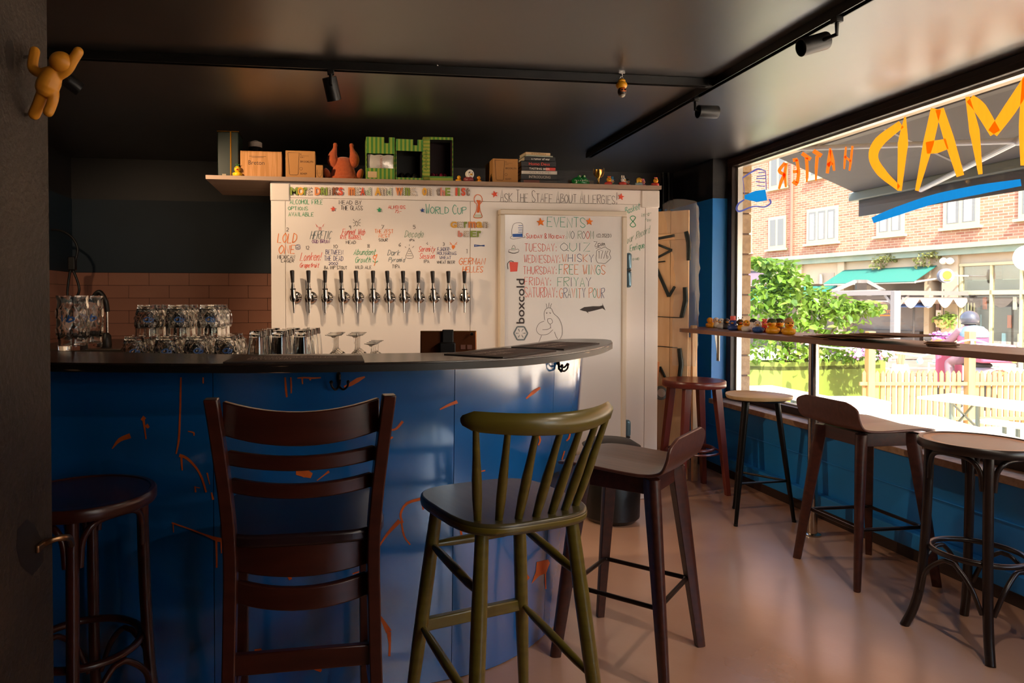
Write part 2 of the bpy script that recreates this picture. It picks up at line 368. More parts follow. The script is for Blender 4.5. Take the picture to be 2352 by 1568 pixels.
# window: frame members, a pane, aluminium bead outside
win = thing('window_1', 'wide shop window with brown frame and painted lettering', 'window', (GX, 1.0, .54)); win['kind'] = 'structure'
del win['category'], win['label']
mull = [YJ - .03, 2.05, -.75, YF + .03]
obj('frame_rail', MB().bb(3.02, 3.09, YF, YJ, .54, .59), M_frame, win, bevel=.004, world=True)
obj('frame_rail', MB().bb(3.02, 3.09, YF, YJ, 2.33, CEIL), M_frame, win, bevel=.004, world=True)
for y in mull: obj('frame_post', MB().bb(3.02, 3.09, y - .03, y + .03, .59, 2.33), M_frame, win, bevel=.004, world=True)
obj('glazing_bead', MB().bb(3.018, 3.022, YF, YJ, 2.362, 2.366), mat('bead_line', '4a372d', 0.3), win, world=True, smooth=0)
for a, b in zip(mull[1:], mull[:-1]):
    obj('pane', MB().bb(GX - .003, GX + .003, a + .03, b - .03, .59, 2.33), M_glass, win, smooth=0, world=True)
    bd = MB().bb(3.06, 3.10, b - .05, b - .032, .59, 2.33).bb(3.06, 3.10, a + .03, b - .03, 2.318, 2.33).bb(3.06, 3.10, a + .03, b - .03, .59, .60)
    obj('outer_bead', bd, M_alu, win, smooth=0, world=True)
# painted words on the glass (paint lies on the inner face of the pane)
def paint_mat(name, col, col2):
    m = mat(name, col, 0.5, col2=col2, scale=6, stretch=(1, 10, 2), lo=0.3, hi=0.7); nt = m.node_tree
    b = nt.nodes['Principled BSDF']; t = nt.nodes.new('ShaderNodeBsdfTranslucent'); t.inputs[0].default_value = hexc(col2)
    mx = nt.nodes.new('ShaderNodeMixShader'); mx.inputs[0].default_value = 0.85
    nt.links.new(b.outputs[0], mx.inputs[1]); nt.links.new(t.outputs[0], mx.inputs[2]); nt.links.new(mx.outputs[0], nt.nodes['Material Output'].inputs[0]); return m
M_or = paint_mat('orange_glass_paint', 'ff7c0c', 'ffa424'); M_ord = paint_mat('deep_orange_glass_paint', 'f8560e', 'ff7a26'); M_bl = paint_mat('blue_glass_paint', '0a6ac0', '1480dc')
M_bl2 = paint_mat('violet_glass_paint', '3a4a9a', '5560b0')
def pxrib(mb, pts, w, plane, n=5, smooth=True):
    p = [Vector((a, b, 0)) for a, b in pts]; k = len(p)
    ww = w if isinstance(w, (list, tuple)) else [w] * k
    if smooth and k > 2:
        q = spline(p, n); ws = [ww[min(int(i / n), k - 1)] * (1 - (i / n) % 1) + ww[min(int(i / n) + 1, k - 1)] * ((i / n) % 1) for i in range(len(q))]
    else: q, ws = p, ww
    L, Rr = [], []
    for i in range(len(q)):
        t = q[min(i + 1, len(q) - 1)] - q[max(i - 1, 0)]; t = t.normalized() if t.length > 1e-6 else Vector((1, 0, 0))
        c = Vector((-t.y, t.x, 0)) * ws[i] / 2; a, b = q[i] - c, q[i] + c; L.append(plane(a.x, a.y)); Rr.append(plane(b.x, b.y))
    N = len(q); return mb.add(L + Rr, [(i, i + 1, N + i + 1, N + i) for i in range(N - 1)])
def pxpoly(mb, pts, plane):
    return mb.add([plane(a, b) for a, b in pts], [tuple(range(len(pts)))])
_k = [0]
def gl(dx=0):
    _k[0] += 1; xx = GX - .0045 - .0004 * (_k[0] % 5); return lambda a, b: ax(a, b, xx)
def letter(ch, strokes, m, nm='painted_letter'):
    for pts, w in strokes:
        mb = MB(); pxrib(mb, pts, w, gl()); o = obj(nm, mb, m, win, smooth=0, world=True)
letter('D', [([(2079, 268), (2074, 330), (2066, 438)], [4, 24, 10]), ([(2070, 285), (2020, 325), (2006, 360), (2024, 395), (2064, 432)], [18, 24, 22, 22, 12])], M_or)
letter('A', [([(2150, 250), (2132, 330), (2106, 438)], [24, 24, 9]), ([(2158, 250), (2180, 320), (2206, 404)], [20, 24, 18]), ([(2128, 340), (2150, 337), (2176, 330)], [26, 30, 24])], M_or)
letter('M', [([(2222, 222), (2238, 300), (2252, 400)], [10, 24, 10]), ([(2228, 226), (2252, 250), (2286, 306)], [22, 30, 26]), ([(2280, 306), (2320, 250), (2368, 176)], [24, 30, 28]), ([(2360, 180), (2352, 290), (2350, 380)], [24, 24, 12])], M_or)
for s in ([([(1806, 374), (1803, 400), (1805, 430)], [6, 8, 5]), ([(1803, 374), (1790, 392), (1803, 402)], [7, 8, 7]), ([(1802, 400), (1795, 415), (1789, 434)], [7, 8, 5])],
          [([(1830, 366), (1834, 395), (1831, 420)], [7, 8, 8]), ([(1832, 366), (1821, 368)], 8), ([(1833, 394), (1821, 394)], 7), ([(1832, 424), (1821, 416)], 9)],
          [([(1852, 362), (1854, 390), (1853, 418)], [8, 7, 4]), ([(1842, 352), (1862, 366)], 9)],
          [([(1877, 358), (1875, 385), (1874, 415)], [8, 7, 4]), ([(1868, 346), (1887, 358)], 10)],
          [([(1907, 340), (1904, 370), (1900, 398)], [5, 9, 7]), ([(1908, 345), (1913, 370), (1916, 392)], [6, 8, 5]), ([(1901, 380), (1911, 373)], 9)],
          [([(1943, 337), (1941, 360), (1939, 388)], [4, 6, 4]), ([(1941, 359), (1954, 371)], 5), ([(1958, 335), (1954, 370), (1951, 392)], [5, 6, 4])]):
    letter('', s, M_ord)
letter('', [([(2004, 506), (2060, 485), (2150, 456), (2250, 435), (2345, 419)], [14, 20, 22, 22, 16])], M_bl, 'painted_underline')
for pts, w in [([(1706, 408), (1728, 394), (1742, 388), (1757, 392)], [3, 4, 4, 2]), ([(1706, 408), (1708, 425), (1710, 446)], 1.5), ([(1758, 391), (1759, 410), (1760, 436)], 2),
               ([(1742, 397), (1757, 395)], 2.2), ([(1738, 405), (1758, 403)], 2.2), ([(1737, 410), (1758, 410)], 2.2), ([(1736, 417), (1757, 419)], 2.2), ([(1739, 426), (1757, 428)], 2),
               ([(1710, 458), (1696, 468), (1692, 480), (1700, 485), (1730, 474), (1756, 475), (1770, 466), (1767, 457)], [3, 4, 5, 4, 3, 3, 4, 4])]:
    letter('', [(pts, w)], M_bl2, 'painted_hat')
mbh = MB(); pxpoly(mbh, [(1710, 448), (1735, 438), (1758, 435), (1762, 460), (1738, 464), (1710, 457)], gl()); obj('painted_hat', mbh, M_bl, win, smooth=0, world=True)

# ---------------------------------------------------------------- pipes in the far corner
M_pipe = mat('black_pipe', '1d1b1b', 0.35)
for k, x in enumerate((2.80, 2.85)):
    p = thing('wall_pipe', 'thin black pipe rising in the dark corner behind the folded tables', 'pipe', (x, YB - .02, 1.6), group='corner pipes')
    obj('pipe', MB().tube([(0, 0, -.2), (0, 0, .8)], .013, 10), M_pipe, p)
    obj('clamp', MB().bb(-.02, .02, -.014, .02, .3, .325), M_pipe, p, bevel=.002)

# ---------------------------------------------------------------- ceiling track and spotlights
M_trk = mat('black_track', '14110f', 0.35); M_cu = mat('brass_conductor', 'c9a27a', 0.25, metal=0.8); M_lamp = mat('black_lamp_shell', '1b1918', 0.38)
def track(label, p0, p1, loc):
    t = thing('track_rail', label, 'track rail', loc); d = (Vector(p1) - Vector(p0)).normalized(); s = d.cross(Vector((0, 0, 1))); a, b = Vector(p0), Vector(p1)
    mb = MB(); mb.beam(a + V(0, 0, -.006), b + V(0, 0, -.006), .036, .008, s)
    for k in (-1, 1): mb.beam(a + s * k * .0155 + V(0, 0, -.024), b + s * k * .0155 + V(0, 0, -.024), .005, .032, s)
    obj('housing', mb, M_trk, t, world=True, smooth=0)
    for k in (-1, 1): obj('conductor', MB().beam(a + s * k * .008 + V(0, 0, -.012), b + s * k * .008 + V(0, 0, -.012), .004, .004, s), M_cu, t, world=True, smooth=0)
    obj('end_cap', MB().box(b + V(0, 0, -.02) - d * .005, (.037, .037, .036)), M_trk, t, world=True, bevel=.002)
track('black track rail crossing the ceiling above the bar', (XL, 3.2, CEIL), (1.85, 3.2, CEIL), (0, 3.2, CEIL))
track('black track rail running along the window side of the ceiling', (1.87, YF, CEIL), (1.87, 4.90, CEIL), (1.87, 2.2, CEIL))
def spot(label, base, head, d, energy=0, col=(1, .72, .45), ang=70, length=.105, blend=.6):
    d = Vector(d).normalized(); base = Vector(base); head = Vector(head)
    t = thing('track_spotlight', label, 'spotlight', base)
    obj('adapter', MB().box(base + V(0, 0, -.010), (.032, .032, .036)), M_trk, t, world=True, bevel=.003)
    obj('stem', MB().tube([base + V(0, 0, -.02), Vector((base.x, base.y, head.z + .01)), head], .008, 10), M_trk, t, world=True)
    u, w = frame_of(d); Mx = Matrix((u, w, d)).transposed(); r = .034; a, b = -length * .5, length * .5
    sh = obj('lamp_shell', MB().lathe([(0, a), (r * .96, a), (r, a + .004), (r, b), (r - .004, b), (r - .006, b - .025), (0, b - .026)], 28, head, M=Mx), M_lamp, t, world=True)
    if energy:
        lens = mat('warm_lamp_glow', 'ffb070', 0.5, emit='ffb46a', estr=6)
        obj('lamp_face', MB().lathe([(0, b - .024), (r - .007, b - .024), (r - .007, b - .022), (0, b - .022)], 20, head, M=Mx), lens, t, world=True)
        L = bpy.data.lights.new('spot_light', 'SPOT'); L.energy = energy; L.color = col; L.spot_size = R(ang); L.spot_blend = blend; L.shadow_soft_size = .028
        lo = bpy.data.objects.new('spot_light', L); COL.objects.link(lo); lo.location = head + d * (b + .004); lo.rotation_euler = d.to_track_quat('-Z', 'Y').to_euler()
        lo.parent = t; lo.matrix_parent_inverse = parent_world(t).inverted()
    return t
SP = {}
spot('black track spotlight tilted over the bar between hook and pillar', (-.02, 3.2, CEIL - .03), az(762, 204, 2.29), (.22, .35, -.9), 15, ang=90)
spot('black track spotlight at the rail junction pointing sideways', (1.87, 3.38, CEIL - .03), az(1625, 257, 2.29), (-1, .02, .0), 0)
spot('black track spotlight hanging from the window side rail', (1.87, 2.36, CEIL - .03), az(1869, 101, 2.29), (-.95, .1, -.28), 0)
spot('black track spotlight with glowing rim behind the yellow figure', (-1.20, 3.2, CEIL - .03), ad(160, 188, 3.2), (.85, .55, -.62), 44, ang=90)
spot('black track spotlight at the far end of the bar rail', (-1.75, 3.2, CEIL - .03), (-1.75, 3.25, 2.29), (.15, 1, -.55), 12, ang=75)
for y, d, e, lab in ((1.25, (-.22, .62, -.75), 20, 'added fill spotlight on the window side rail above the nearest stools'), (.1, (-.25, .75, -.65), 16, 'added fill spotlight on the window side rail opposite the plaster pillar'), (-1.4, (-.45, .95, -.35), 7, 'added fill spotlight halfway to the back of the room'), (-2.5, (-.3, .95, -.3), 7, 'added fill spotlight at the back end of the window side rail')):
    spot(lab, (1.87, y, CEIL - .03), (1.87, y, 2.29), d, e, col=(1, .84, .68), ang=105, blend=.9)  # unseen spotlights added along this rail as warm fill for floor and stools
# ================================================================= COLD ROOM WITH TAPS
YC = 4.237; CL, CR, CT = -0.388, 2.096, 2.017
M_white = mat('white_panel', 'e4dad4', 0.3, col2='e8dcd6', scale=1.5, spec=0.5, bump=0.015, bscale=5)
M_cap = mat('white_plastic', 'ddd2ca', 0.35); M_seam = mat('panel_joint', '8a7a72', 0.6)
M_door = mat('whiteboard_door', 'dcd6d6', 0.22, spec=0.5); M_dframe = mat('cream_door_frame', 'd6c7b6', 0.35)
cold = thing('cold_room', 'white panelled walk-in cold room with taps and a whiteboard door', 'cold room', ((CL + CR) / 2, YC + .6, 0))
xs = [CL, ay(656, 600, YC).x, ay(1080, 600, YC).x, ay(1481, 700, YC).x, CR]
zh = 1.925
for a, b in zip(xs[:-1], xs[1:]): obj('panel', MB().bb(a + .0012, b - .0012, YC, YC + .06, .05, zh - .0012), M_white, cold, bevel=.0015, world=True)
obj('top_panel', MB().bb(CL + .1, CR - .1, YC, YC + .06, zh + .0012, CT), M_white, cold, bevel=.0015, world=True)
obj('body', MB().bb(CL, CR, YC + .01, YC + 1.30, .02, CT - .002), M_white, cold, world=True, smooth=0)
for a, b in ((CL - .003, CL + .112), (CR - .122, CR + .003)): obj('corner_cap', MB().bb(a, b, YC - .008, YC + .13, 1.905, CT + .001), M_cap, cold, bevel=.006, world=True)
obj('plinth', MB().bb(1.86, CR + .012, YC - .018, YC + .2, 0, .05), M_cap, cold, bevel=.006, world=True)
obj('plinth', MB().bb(CL - .006, 1.02, YC - .018, YC + .2, 0, .05), M_cap, cold, bevel=.006, world=True)
# door
DX0, DX1, DZ1 = 1.020, 1.857, 1.873; YD = YC - .05
door = obj('door', MB().bb(DX0 + .03, DX1 - .03, YD + .004, YC, .04, DZ1 - .03), M_door, cold, world=True, smooth=0)
for a in ((DX0, DX1, DZ1 - .034, DZ1), (DX0, DX1, .02, .055)): obj('door_frame', MB().bb(a[0], a[1], YD - .006, YC, a[2], a[3]), M_dframe, door, bevel=.006, world=True)
for a in ((DX0, DX0 + .034), (DX1 - .034, DX1)): obj('door_frame', MB().bb(a[0], a[1], YD - .006, YC, .055, DZ1 - .034), M_dframe, door, bevel=.006, world=True)
M_hinge = mat('blue_grey_hinge', '6f8ea0', 0.3, metal=0.5)
for zt, zb in ((ay(1440, 580, YD).z, ay(1440, 660, YD).z), (ay(1440, 965, YD).z, ay(1440, 1045, YD).z)):
    h = obj('hinge', MB().bb(DX1 + .002, DX1 + .038, YC - .05, YC, zb, (zt + zb) / 2 - .004).bb(DX1 + .002, DX1 + .038, YC - .05, YC, (zt + zb) / 2 + .004, zt), M_hinge, cold, bevel=.016, seg=4, world=True)
    obj('hinge_pin', MB().bb(DX1 + .004, DX1 + .034, YC - .04, YC, (zt + zb) / 2 - .005, (zt + zb) / 2 + .005), M_dark, h, world=True)
PC = lambda u, v: (Vector((u, YC - .0012, v)), Vector((0, -1, 0)))
PD = lambda u, v: (Vector((u, YD + .0028, v)), Vector((0, -1, 0)))
INK = dict(g='2f9a6a', k='3a2f2c', r='e8553f', o='ee7d2c', b='3c3f78', p='7a3f80', n='5a6a70', c='2aa084', lg='7f9d84')
INKC = {'NO ROOM': ['lg', 'n', 'r'], 'QUIZ': ['n', 'c', 'b', 'c'], 'WHISKY': ['o', 'b'], 'FREE WINGS': ['c', 'o', 'g', 'o'], 'FRIYAY': ['c', 'g', 'b'], 'GRAVITY POUR': ['o', 'b', 'n', 'o', 'c']}
def ink(c): return mat('marker_' + c, INK[c], 0.5)
def write(txt, px0, px1, pb, pt, c, w=.0036, door_=False, slant=0.0, rise=0.0, sc=False, cols=None):
    y = (YD + .003) if door_ else YC; a = ay(px0, pb, y); b = ay(px1, pt, y)
    for k, cc in enumerate(cols or [c]):
        mb = hand(txt, a.x, b.x, a.z, b.z, PD if door_ else PC, w, slant, rise, seed=int(px0), sc=sc, only=(len(cols), k) if cols else None)
        obj('marker_writing', mb, ink(cc), door if door_ else cold, smooth=0, world=True)
        if not cols: break
for a in [('ALCOHOL FREE', 666, 741, 468, 459, 'g'), ('OPTIONS', 662, 707, 482, 475, 'g'), ('AVAILABLE', 663, 720, 496, 488, 'g'), ('MEAD BY', 779, 830, 469, 461, 'k'), ('THE GLASS', 783, 833, 482, 473, 'k'),
          ('ALMONDS', 892, 931, 479, 472, 'r'), ('75:-', 907, 922, 489, 482, 'r'), ('2', 658, 663, 531, 523, 'k'), ('9', 802, 807, 526, 518, 'k'), ('7', 876, 882, 525, 517, 'k'), ('5', 949, 954, 525, 517, 'k'),
          ('THE ZEST', 861, 903, 535, 527, 'o'), ('NEST', 870, 896, 545, 538, 'o'), ('SOUR', 870, 890, 554, 548, 'k'), ('OUD BRUIN', 717, 757, 558, 551, 'p'), ('RYE BARREL', 782, 831, 549, 541, 'r'), ('MEAD', 795, 817, 560, 553, 'k'),
          ('IPA', 940, 952, 554, 549, 'k'), ('MEXICAN', 638, 677, 594, 586, 'k'), ('LAGER', 646, 675, 602, 596, 'k'), ('12', 703, 710, 573, 565, 'k'), ('10', 766, 775, 570, 562, 'k'), ('BETWEEN', 748, 788, 584, 574, 'b'), ('THE DEAD', 745, 788, 599, 588, 'b'),
          ('2002', 755, 776, 608, 602, 'b'), ('BA IMP STOUT', 745, 797, 618, 611, 'k'), ('8', 844, 849, 568, 561, 'k'), ('WILD ALE', 816, 853, 617, 610, 'k'), ('6', 916, 922, 566, 558, 'k'), ('TIPA', 901, 918, 616, 608, 'k'), ('4', 979, 983, 562, 556, 'k'),
          ('IPA', 973, 986, 604, 597, 'k'), ('3', 1017, 1021, 564, 557, 'k'), ('FJADER-', 1005, 1035, 576, 568, 'b'), ('HOLMARNAS', 1004, 1048, 585, 578, 'b'), ('WHEAT', 1010, 1036, 595, 588, 'b'), ('WHEAT BEER', 1004, 1044, 605, 599, 'k'),
          ('1', 1071, 1075, 582, 572, 'k'), ('11', 732, 738, 529, 521, 'r')]: write(*a, w=.0026)
write('WORLD CUP', 978, 1070, 490, 470, 'c', .0036, sc=True)
for a in [('LOLD', 637, 680, 557, 536, 'o'), ('ONE', 640, 676, 582, 563, 'o'), ('GERMAN', 1054, 1113, 607, 593, 'o'), ('HELLES', 1062, 1108, 625, 612, 'o')]: write(*a, w=.0042, slant=.15)
for a in [('HERETIC', 712, 759, 549, 531, 'n'), ('Funnel Web', 785, 837, 539, 526, 'r'), ('Decode', 929, 971, 545, 530, 'lg'), ('Lonken!', 689, 736, 598, 580, 'r'), ('Grapefruit', 688, 732, 614, 604, 'r'), ('Abundant', 812, 862, 585, 572, 'g'),
          ('Growth', 815, 850, 603, 590, 'g'), ('Dark', 890, 917, 586, 574, 'n'), ('Pyramid', 892, 929, 601, 592, 'n'), ('Serenity', 961, 998, 578, 566, 'r'), ('Session', 963, 997, 594, 582, 'r')]: write(*a, w=.0028, slant=.25)
write('ASK THE STAFF ABOUT ALLERGIES!', 1149, 1418, 463, 441, 'k', .0026, sc=True)
write('Basket', 1436, 1470, 492, 478, 'c', .0028, rise=.35); write('8', 1447, 1460, 521, 496, 'g', .005); write('in-a-', 1474, 1496, 498, 489, 'lg', .0024, rise=.2); write('row', 1482, 1494, 508, 500, 'lg', .0022)
write('our Record', 1440, 1492, 560, 544, 'lg', .0026, rise=.5, slant=.1); write('Enrique', 1447, 1480, 577, 564, 'g', .003, rise=.25); write('owe', 1453, 1468, 598, 590, 'lg', .0024, rise=.1)
for a in [('EVENTS', 1257, 1344, 521, 500, 'c', .0042), ('NO ROOM', 1302, 1363, 548, 531, 'n', .0034), ('TUESDAY:', 1205, 1279, 577, 560, 'r', .0034), ('QUIZ', 1288, 1355, 576, 558, 'b', .0036), ('WEDNESDAY:', 1204, 1287, 603, 586, 'r', .0034), ('WHISKY', 1291, 1363, 601, 584, 'o', .0038),
          ('THURSDAY:', 1202, 1279, 629, 612, 'r', .0034), ('FREE WINGS', 1284, 1390, 630, 609, 'c', .0042), ('FRIDAY:', 1205, 1266, 655, 637, 'r', .0034), ('FRIYAY', 1281, 1357, 657, 637, 'c', .0036), ('SATURDAY:', 1205, 1280, 683, 660, 'r', .0034), ('GRAVITY POUR', 1285, 1388, 684, 662, 'o', .0036),
          ('7pm', 1364, 1388, 565, 555, 'k', .0034), ('17/6', 1375, 1398, 594, 576, 'k', .003), ('SUNDAY & MONDAY:', 1209, 1300, 547, 537, 'r', .004), ('(CLOSED)', 1370, 1404, 545, 537, 'k', .0028)]: write(*a[:6], a[6] * .8, door_=True, cols=INKC.get(a[0]), sc=a[0].startswith('SUNDAY'))
# doodles drawn with marker
def doodle(lines, c, onto='c', w=.003, name='marker_drawing'):
    mb = MB(); y = YD + .003 if onto == 'd' else YC - .001; pl = lambda a, b: ay(a, b, y - .0006)
    for ln in lines: pxrib(mb, ln, w / ay(1100, 600, y).y * F_, pl, 4)
    return obj(name, mb, ink(c) if c in INK else flat(c), door if onto == 'd' else cold, smooth=0, world=True)
def blot(poly, c, onto='c'):
    y = YD + .003 if onto == 'd' else YC - .001; mb = MB(); pxpoly(mb, poly, lambda a, b: ay(a, b, y - .0003)); return obj('marker_drawing', mb, flat(c), door if onto == 'd' else cold, smooth=0, world=True)
blot([(724, 513), (728, 521), (730, 522), (728, 518)], 'e04a3a'); blot([(745, 513), (741, 521), (740, 522), (742, 517)], 'e04a3a')
doodle([[(818, 507), (822, 512), (820, 519), (816, 514), (818, 507)], [(816, 509), (812, 505), (812, 503)], [(822, 509), (826, 505), (828, 503)], [(815, 512), (811, 511)], [(823, 512), (828, 511)], [(815, 516), (812, 520)], [(823, 515), (828, 519)]], 'k', w=.002)
doodle([[(940, 573 - 4), (932, 591), (949, 591), (940, 569)], [(934, 587), (947, 587)], [(936, 582), (945, 582)], [(938, 577), (943, 577)], [(940, 565), (940, 561)], [(947, 569), (951, 565)], [(933, 569), (930, 566)]], 'k', w=.002)
doodle([[(862, 588), (866, 584), (864, 591), (860, 595), (857, 590), (860, 586), (862, 588)], [(862, 594), (861, 605), (859, 610)]], 'o', w=.004); doodle([[(862, 603), (868, 599)], [(861, 603), (856, 599)]], 'g', w=.004)
doodle([[(681, 562), (688, 562), (689, 571), (680, 572), (680, 563), (688, 566), (681, 569), (687, 571)]], 'b', w=.0022)
doodle([[(1089, 562), (1113, 565)], [(1089, 566), (1113, 563)], [(1090, 563), (1090, 566)]], '2f4f9a', w=.005)
blot([(1037, 567), (1041, 573), (1046, 566), (1043, 563), (1039, 563)], 'ee7d2c'); doodle([[(1039, 564), (1036, 559), (1033, 556)], [(1044, 564), (1047, 559), (1050, 556)], [(1036, 560), (1033, 561)], [(1047, 560), (1050, 561)]], 'o', w=.003)
# cup drawn in orange: bowl, stem and base
blot([(1094, 459), (1098, 470), (1095, 488), (1101, 488), (1102, 472), (1104, 460)], 'e4692a'); doodle([[(1089, 456), (1090, 464), (1095, 469), (1094, 484), (1088, 499), (1107, 499), (1103, 484), (1102, 470), (1107, 463), (1107, 454), (1102, 448), (1095, 447), (1090, 452), (1089, 456)]], 'e4692a', w=.004); doodle([[(1090, 494), (1106, 494)], [(1089, 498), (1107, 498)]], '5f9a4a', w=.003)
# hat, sombrero, red flag, whale, bird with a glass, hexagon mark
doodle([[(1176, 545 - 4), (1176, 525), (1182, 513), (1200, 514), (1200, 540)], [(1177, 541), (1172, 546), (1180, 549), (1196, 546), (1206, 545), (1204, 541)]], 'k', 'd', .002)
blot([(1177, 537), (1200, 536), (1201, 544), (1178, 544)], '2f5fb0', 'd'); doodle([[(1191, 518), (1200, 518)], [(1190, 523), (1200, 523)], [(1191, 528), (1200, 528)], [(1190, 533), (1200, 533)]], '2f5fb0', 'd', .0032)
doodle([[(1175, 572), (1177, 566), (1180, 563), (1183, 567), (1184, 572)], [(1168, 578), (1170, 573), (1180, 574), (1190, 572), (1191, 578), (1180, 581), (1168, 578)], [(1168, 579), (1180, 582), (1191, 579)]], 'k', 'd', .002); doodle([[(1176, 571), (1182, 571)]], 'g', 'd', .003)
blot([(1170, 601), (1190, 602), (1188, 623), (1172, 624)], 'e5564c', 'd'); doodle([[(1167, 618), (1166, 606), (1172, 599), (1180, 601)]], 'k', 'd', .004)
doodle([[(1382, 570), (1390, 567), (1395, 571), (1402, 575), (1400, 583), (1403, 592), (1397, 599), (1389, 605), (1380, 604), (1373, 603), (1369, 594), (1370, 585), (1371, 575), (1382, 570)], [(1366, 567), (1390, 560)], [(1368, 570), (1380, 567)]], 'k', 'd', .0022)
blot([(1331, 711), (1342, 705), (1362, 703), (1377, 703), (1384, 701), (1383, 696), (1387, 704), (1391, 713), (1384, 708), (1365, 713), (1352, 716), (1340, 714)], '3a3130', 'd'); blot([(1345, 714), (1352, 720), (1350, 715)], '3a3130', 'd')
doodle([[(1251, 735), (1250, 717), (1256, 708), (1266, 708), (1272, 720), (1284, 731), (1291, 750), (1291, 768), (1283, 783)], [(1250, 737), (1238, 743), (1232, 757), (1240, 768), (1258, 767), (1270, 757)], [(1246, 757), (1258, 756), (1265, 752)], [(1257, 708), (1254, 697)], [(1260, 707), (1261, 695)], [(1263, 708), (1267, 697)],
        [(1254, 717), (1256, 720), (1257, 717)], [(1262, 717), (1264, 720), (1265, 717)], [(1258, 732), (1266, 732), (1269, 740), (1263, 744), (1258, 738), (1258, 732)], [(1264, 744), (1265, 754)], [(1274, 762), (1277, 772), (1281, 778)], [(1244, 770), (1237, 787)]], 'k', 'd', .0022)
hx = [(1188, 750), (1204, 750), (1212, 765), (1204, 780), (1188, 780), (1180, 765)]
mbx = MB(); yy = YD + .0022; pl = lambda a, b: ay(a, b, yy)
for k in range(6):
    pxrib(mbx, [hx[k], hx[(k + 1) % 6]], 3.2, pl, smooth=False); an = R(30 * 2 * k); pxrib(mbx, [(1196 + 4 * math.cos(an), 765 + 4 * math.sin(an)), (1196 + 11 * math.cos(an), 765 + 11 * math.sin(an))], [.6, 2], pl, smooth=False)
obj('printed_emblem', mbx, flat('6a747a'), door, smooth=0, world=True)
a = ay(1186, 743, yy); b = ay(1205, 640, yy); text_fit('boxcold', flat('33282a'), a.x, b.x, a.z, b.z, yy, 'printed_logo', door, off=.012, rot90=True)
# ---------------------------------------------------------------- foam magnets
MAGC = {'green': '8a9a4a', 'orange': 'e08a52', 'yellow': 'e0a63e', 'brown': '8a5238', 'red': 'd8583e', 'striped': 'a08a7c', 'grey': '94867e', 'dotted': '6f8f6a', 'pink': 'd88a7c'}
def magnet(ch, col, x0, x1, pb, pt, word):
    m = mat('foam_' + col, MAGC[col], 0.75)
    if col in ('striped', 'dotted') and not m.get('done'):
        m['done'] = 1; nt = m.node_tree; tc = nt.nodes.new('ShaderNodeTexCoord'); wv = nt.nodes.new('ShaderNodeTexWave'); wv.bands_direction = 'DIAGONAL'; wv.inputs['Scale'].default_value = 55
        rp = nt.nodes.new('ShaderNodeValToRGB'); rp.color_ramp.interpolation = 'CONSTANT'; rp.color_ramp.elements[1].position = .5; rp.color_ramp.elements[0].color = hexc('e6dcd0'); rp.color_ramp.elements[1].color = hexc(MAGC[col])
        nt.links.new(tc.outputs['Object'], wv.inputs[0]); nt.links.new(wv.outputs['Fac'], rp.inputs[0]); nt.links.new(rp.outputs[0], nt.nodes['Principled BSDF'].inputs['Base Color'])
    a = ay(x0, pb, YC); b = ay(x1, pt, YC); k = thing('letter_magnet', '%s foam letter %s in the word %s on the cold room' % (col, ch, word), 'magnet', ((a.x + b.x) / 2, YC - .003, a.z), group='foam letter magnets')
    o = text_fit(ch, m, a.x, b.x, a.z, b.z, YC - .004, 'foam_letter', k, ext=.03, off=.035)
    for v in o.data.vertices: v.co.y = YC - .0035 + max(-.003, min(.003, (v.co.y - YC + .004) * .1))
words = [('MOrE', 'more', [(667, 684, 'green'), (683, 698, 'yellow'), (698, 706, 'green'), (706, 715, 'striped')]), ('DRInKS', 'drinks', [(723, 736, 'orange'), (737, 748, 'green'), (748, 752, 'green'), (753, 763, 'striped'), (765, 777, 'brown'), (777, 788, 'red')]),
         ('mEAd', 'mead', [(800, 815, 'orange'), (816, 826, 'striped'), (828, 838, 'red'), (839, 851, 'dotted')]), ('And', 'and', [(861, 875, 'yellow'), (876, 887, 'striped'), (888, 899, 'dotted')]), ('WInE', 'wine', [(909, 925, 'orange'), (926, 930, 'dotted'), (931, 941, 'green'), (942, 955, 'striped')]),
         ('on', 'on', [(970, 980, 'yellow'), (982, 992, 'striped')]), ('thE', 'the', [(1002, 1010, 'grey'), (1011, 1022, 'pink'), (1023, 1034, 'green')]), ('lISt', 'list', [(1046, 1050, 'red'), (1052, 1056, 'green'), (1060, 1069, 'red'), (1071, 1079, 'grey')])]
for w, wn, ls in words:
    for ch, (x0, x1, c) in zip(w, ls): magnet(ch, c, x0, x1, 448 + (x0 - 660) * .004, 430 + (x0 - 660) * .004, wn)
for w, wn, y0, y1, ls in [('GErman', 'german', 523, 509, [(1035, 1049, 'yellow'), (1051, 1063, 'striped'), (1066, 1073, 'green'), (1076, 1093, 'orange'), (1094, 1108, 'yellow'), (1110, 1121, 'striped')]), ('bEEr', 'beer', 544, 530, [(1052, 1063, 'pink'), (1066, 1077, 'striped'), (1080, 1094, 'green'), (1096, 1105, 'green')])]:
    for ch, (x0, x1, c) in zip(w, ls): magnet(ch, c, x0, x1, y0, y1, wn)
def star(cx, cy, r, col, label, onto='c', rot=0.1):
    y = (YD if onto == 'd' else YC); c = ay(cx, cy, y); rr = r / F_ * y / math.cos(YAW)
    pts = [(math.cos(R(90) + rot + k * math.pi / 5) * rr * (1 if k % 2 == 0 else .42), math.sin(R(90) + rot + k * math.pi / 5) * rr * (1 if k % 2 == 0 else .42)) for k in range(10)]
    k = thing('star_magnet', label, 'magnet', (c.x, y, c.z), group='star magnets')
    o = obj('foam_star', MB().prism(pts, 0, .005), mat('foam_' + col, col, 0.75), k, loc=(0, .002 if onto == 'd' else -.001, 0), rot=(R(90), 0, 0), smooth=0)
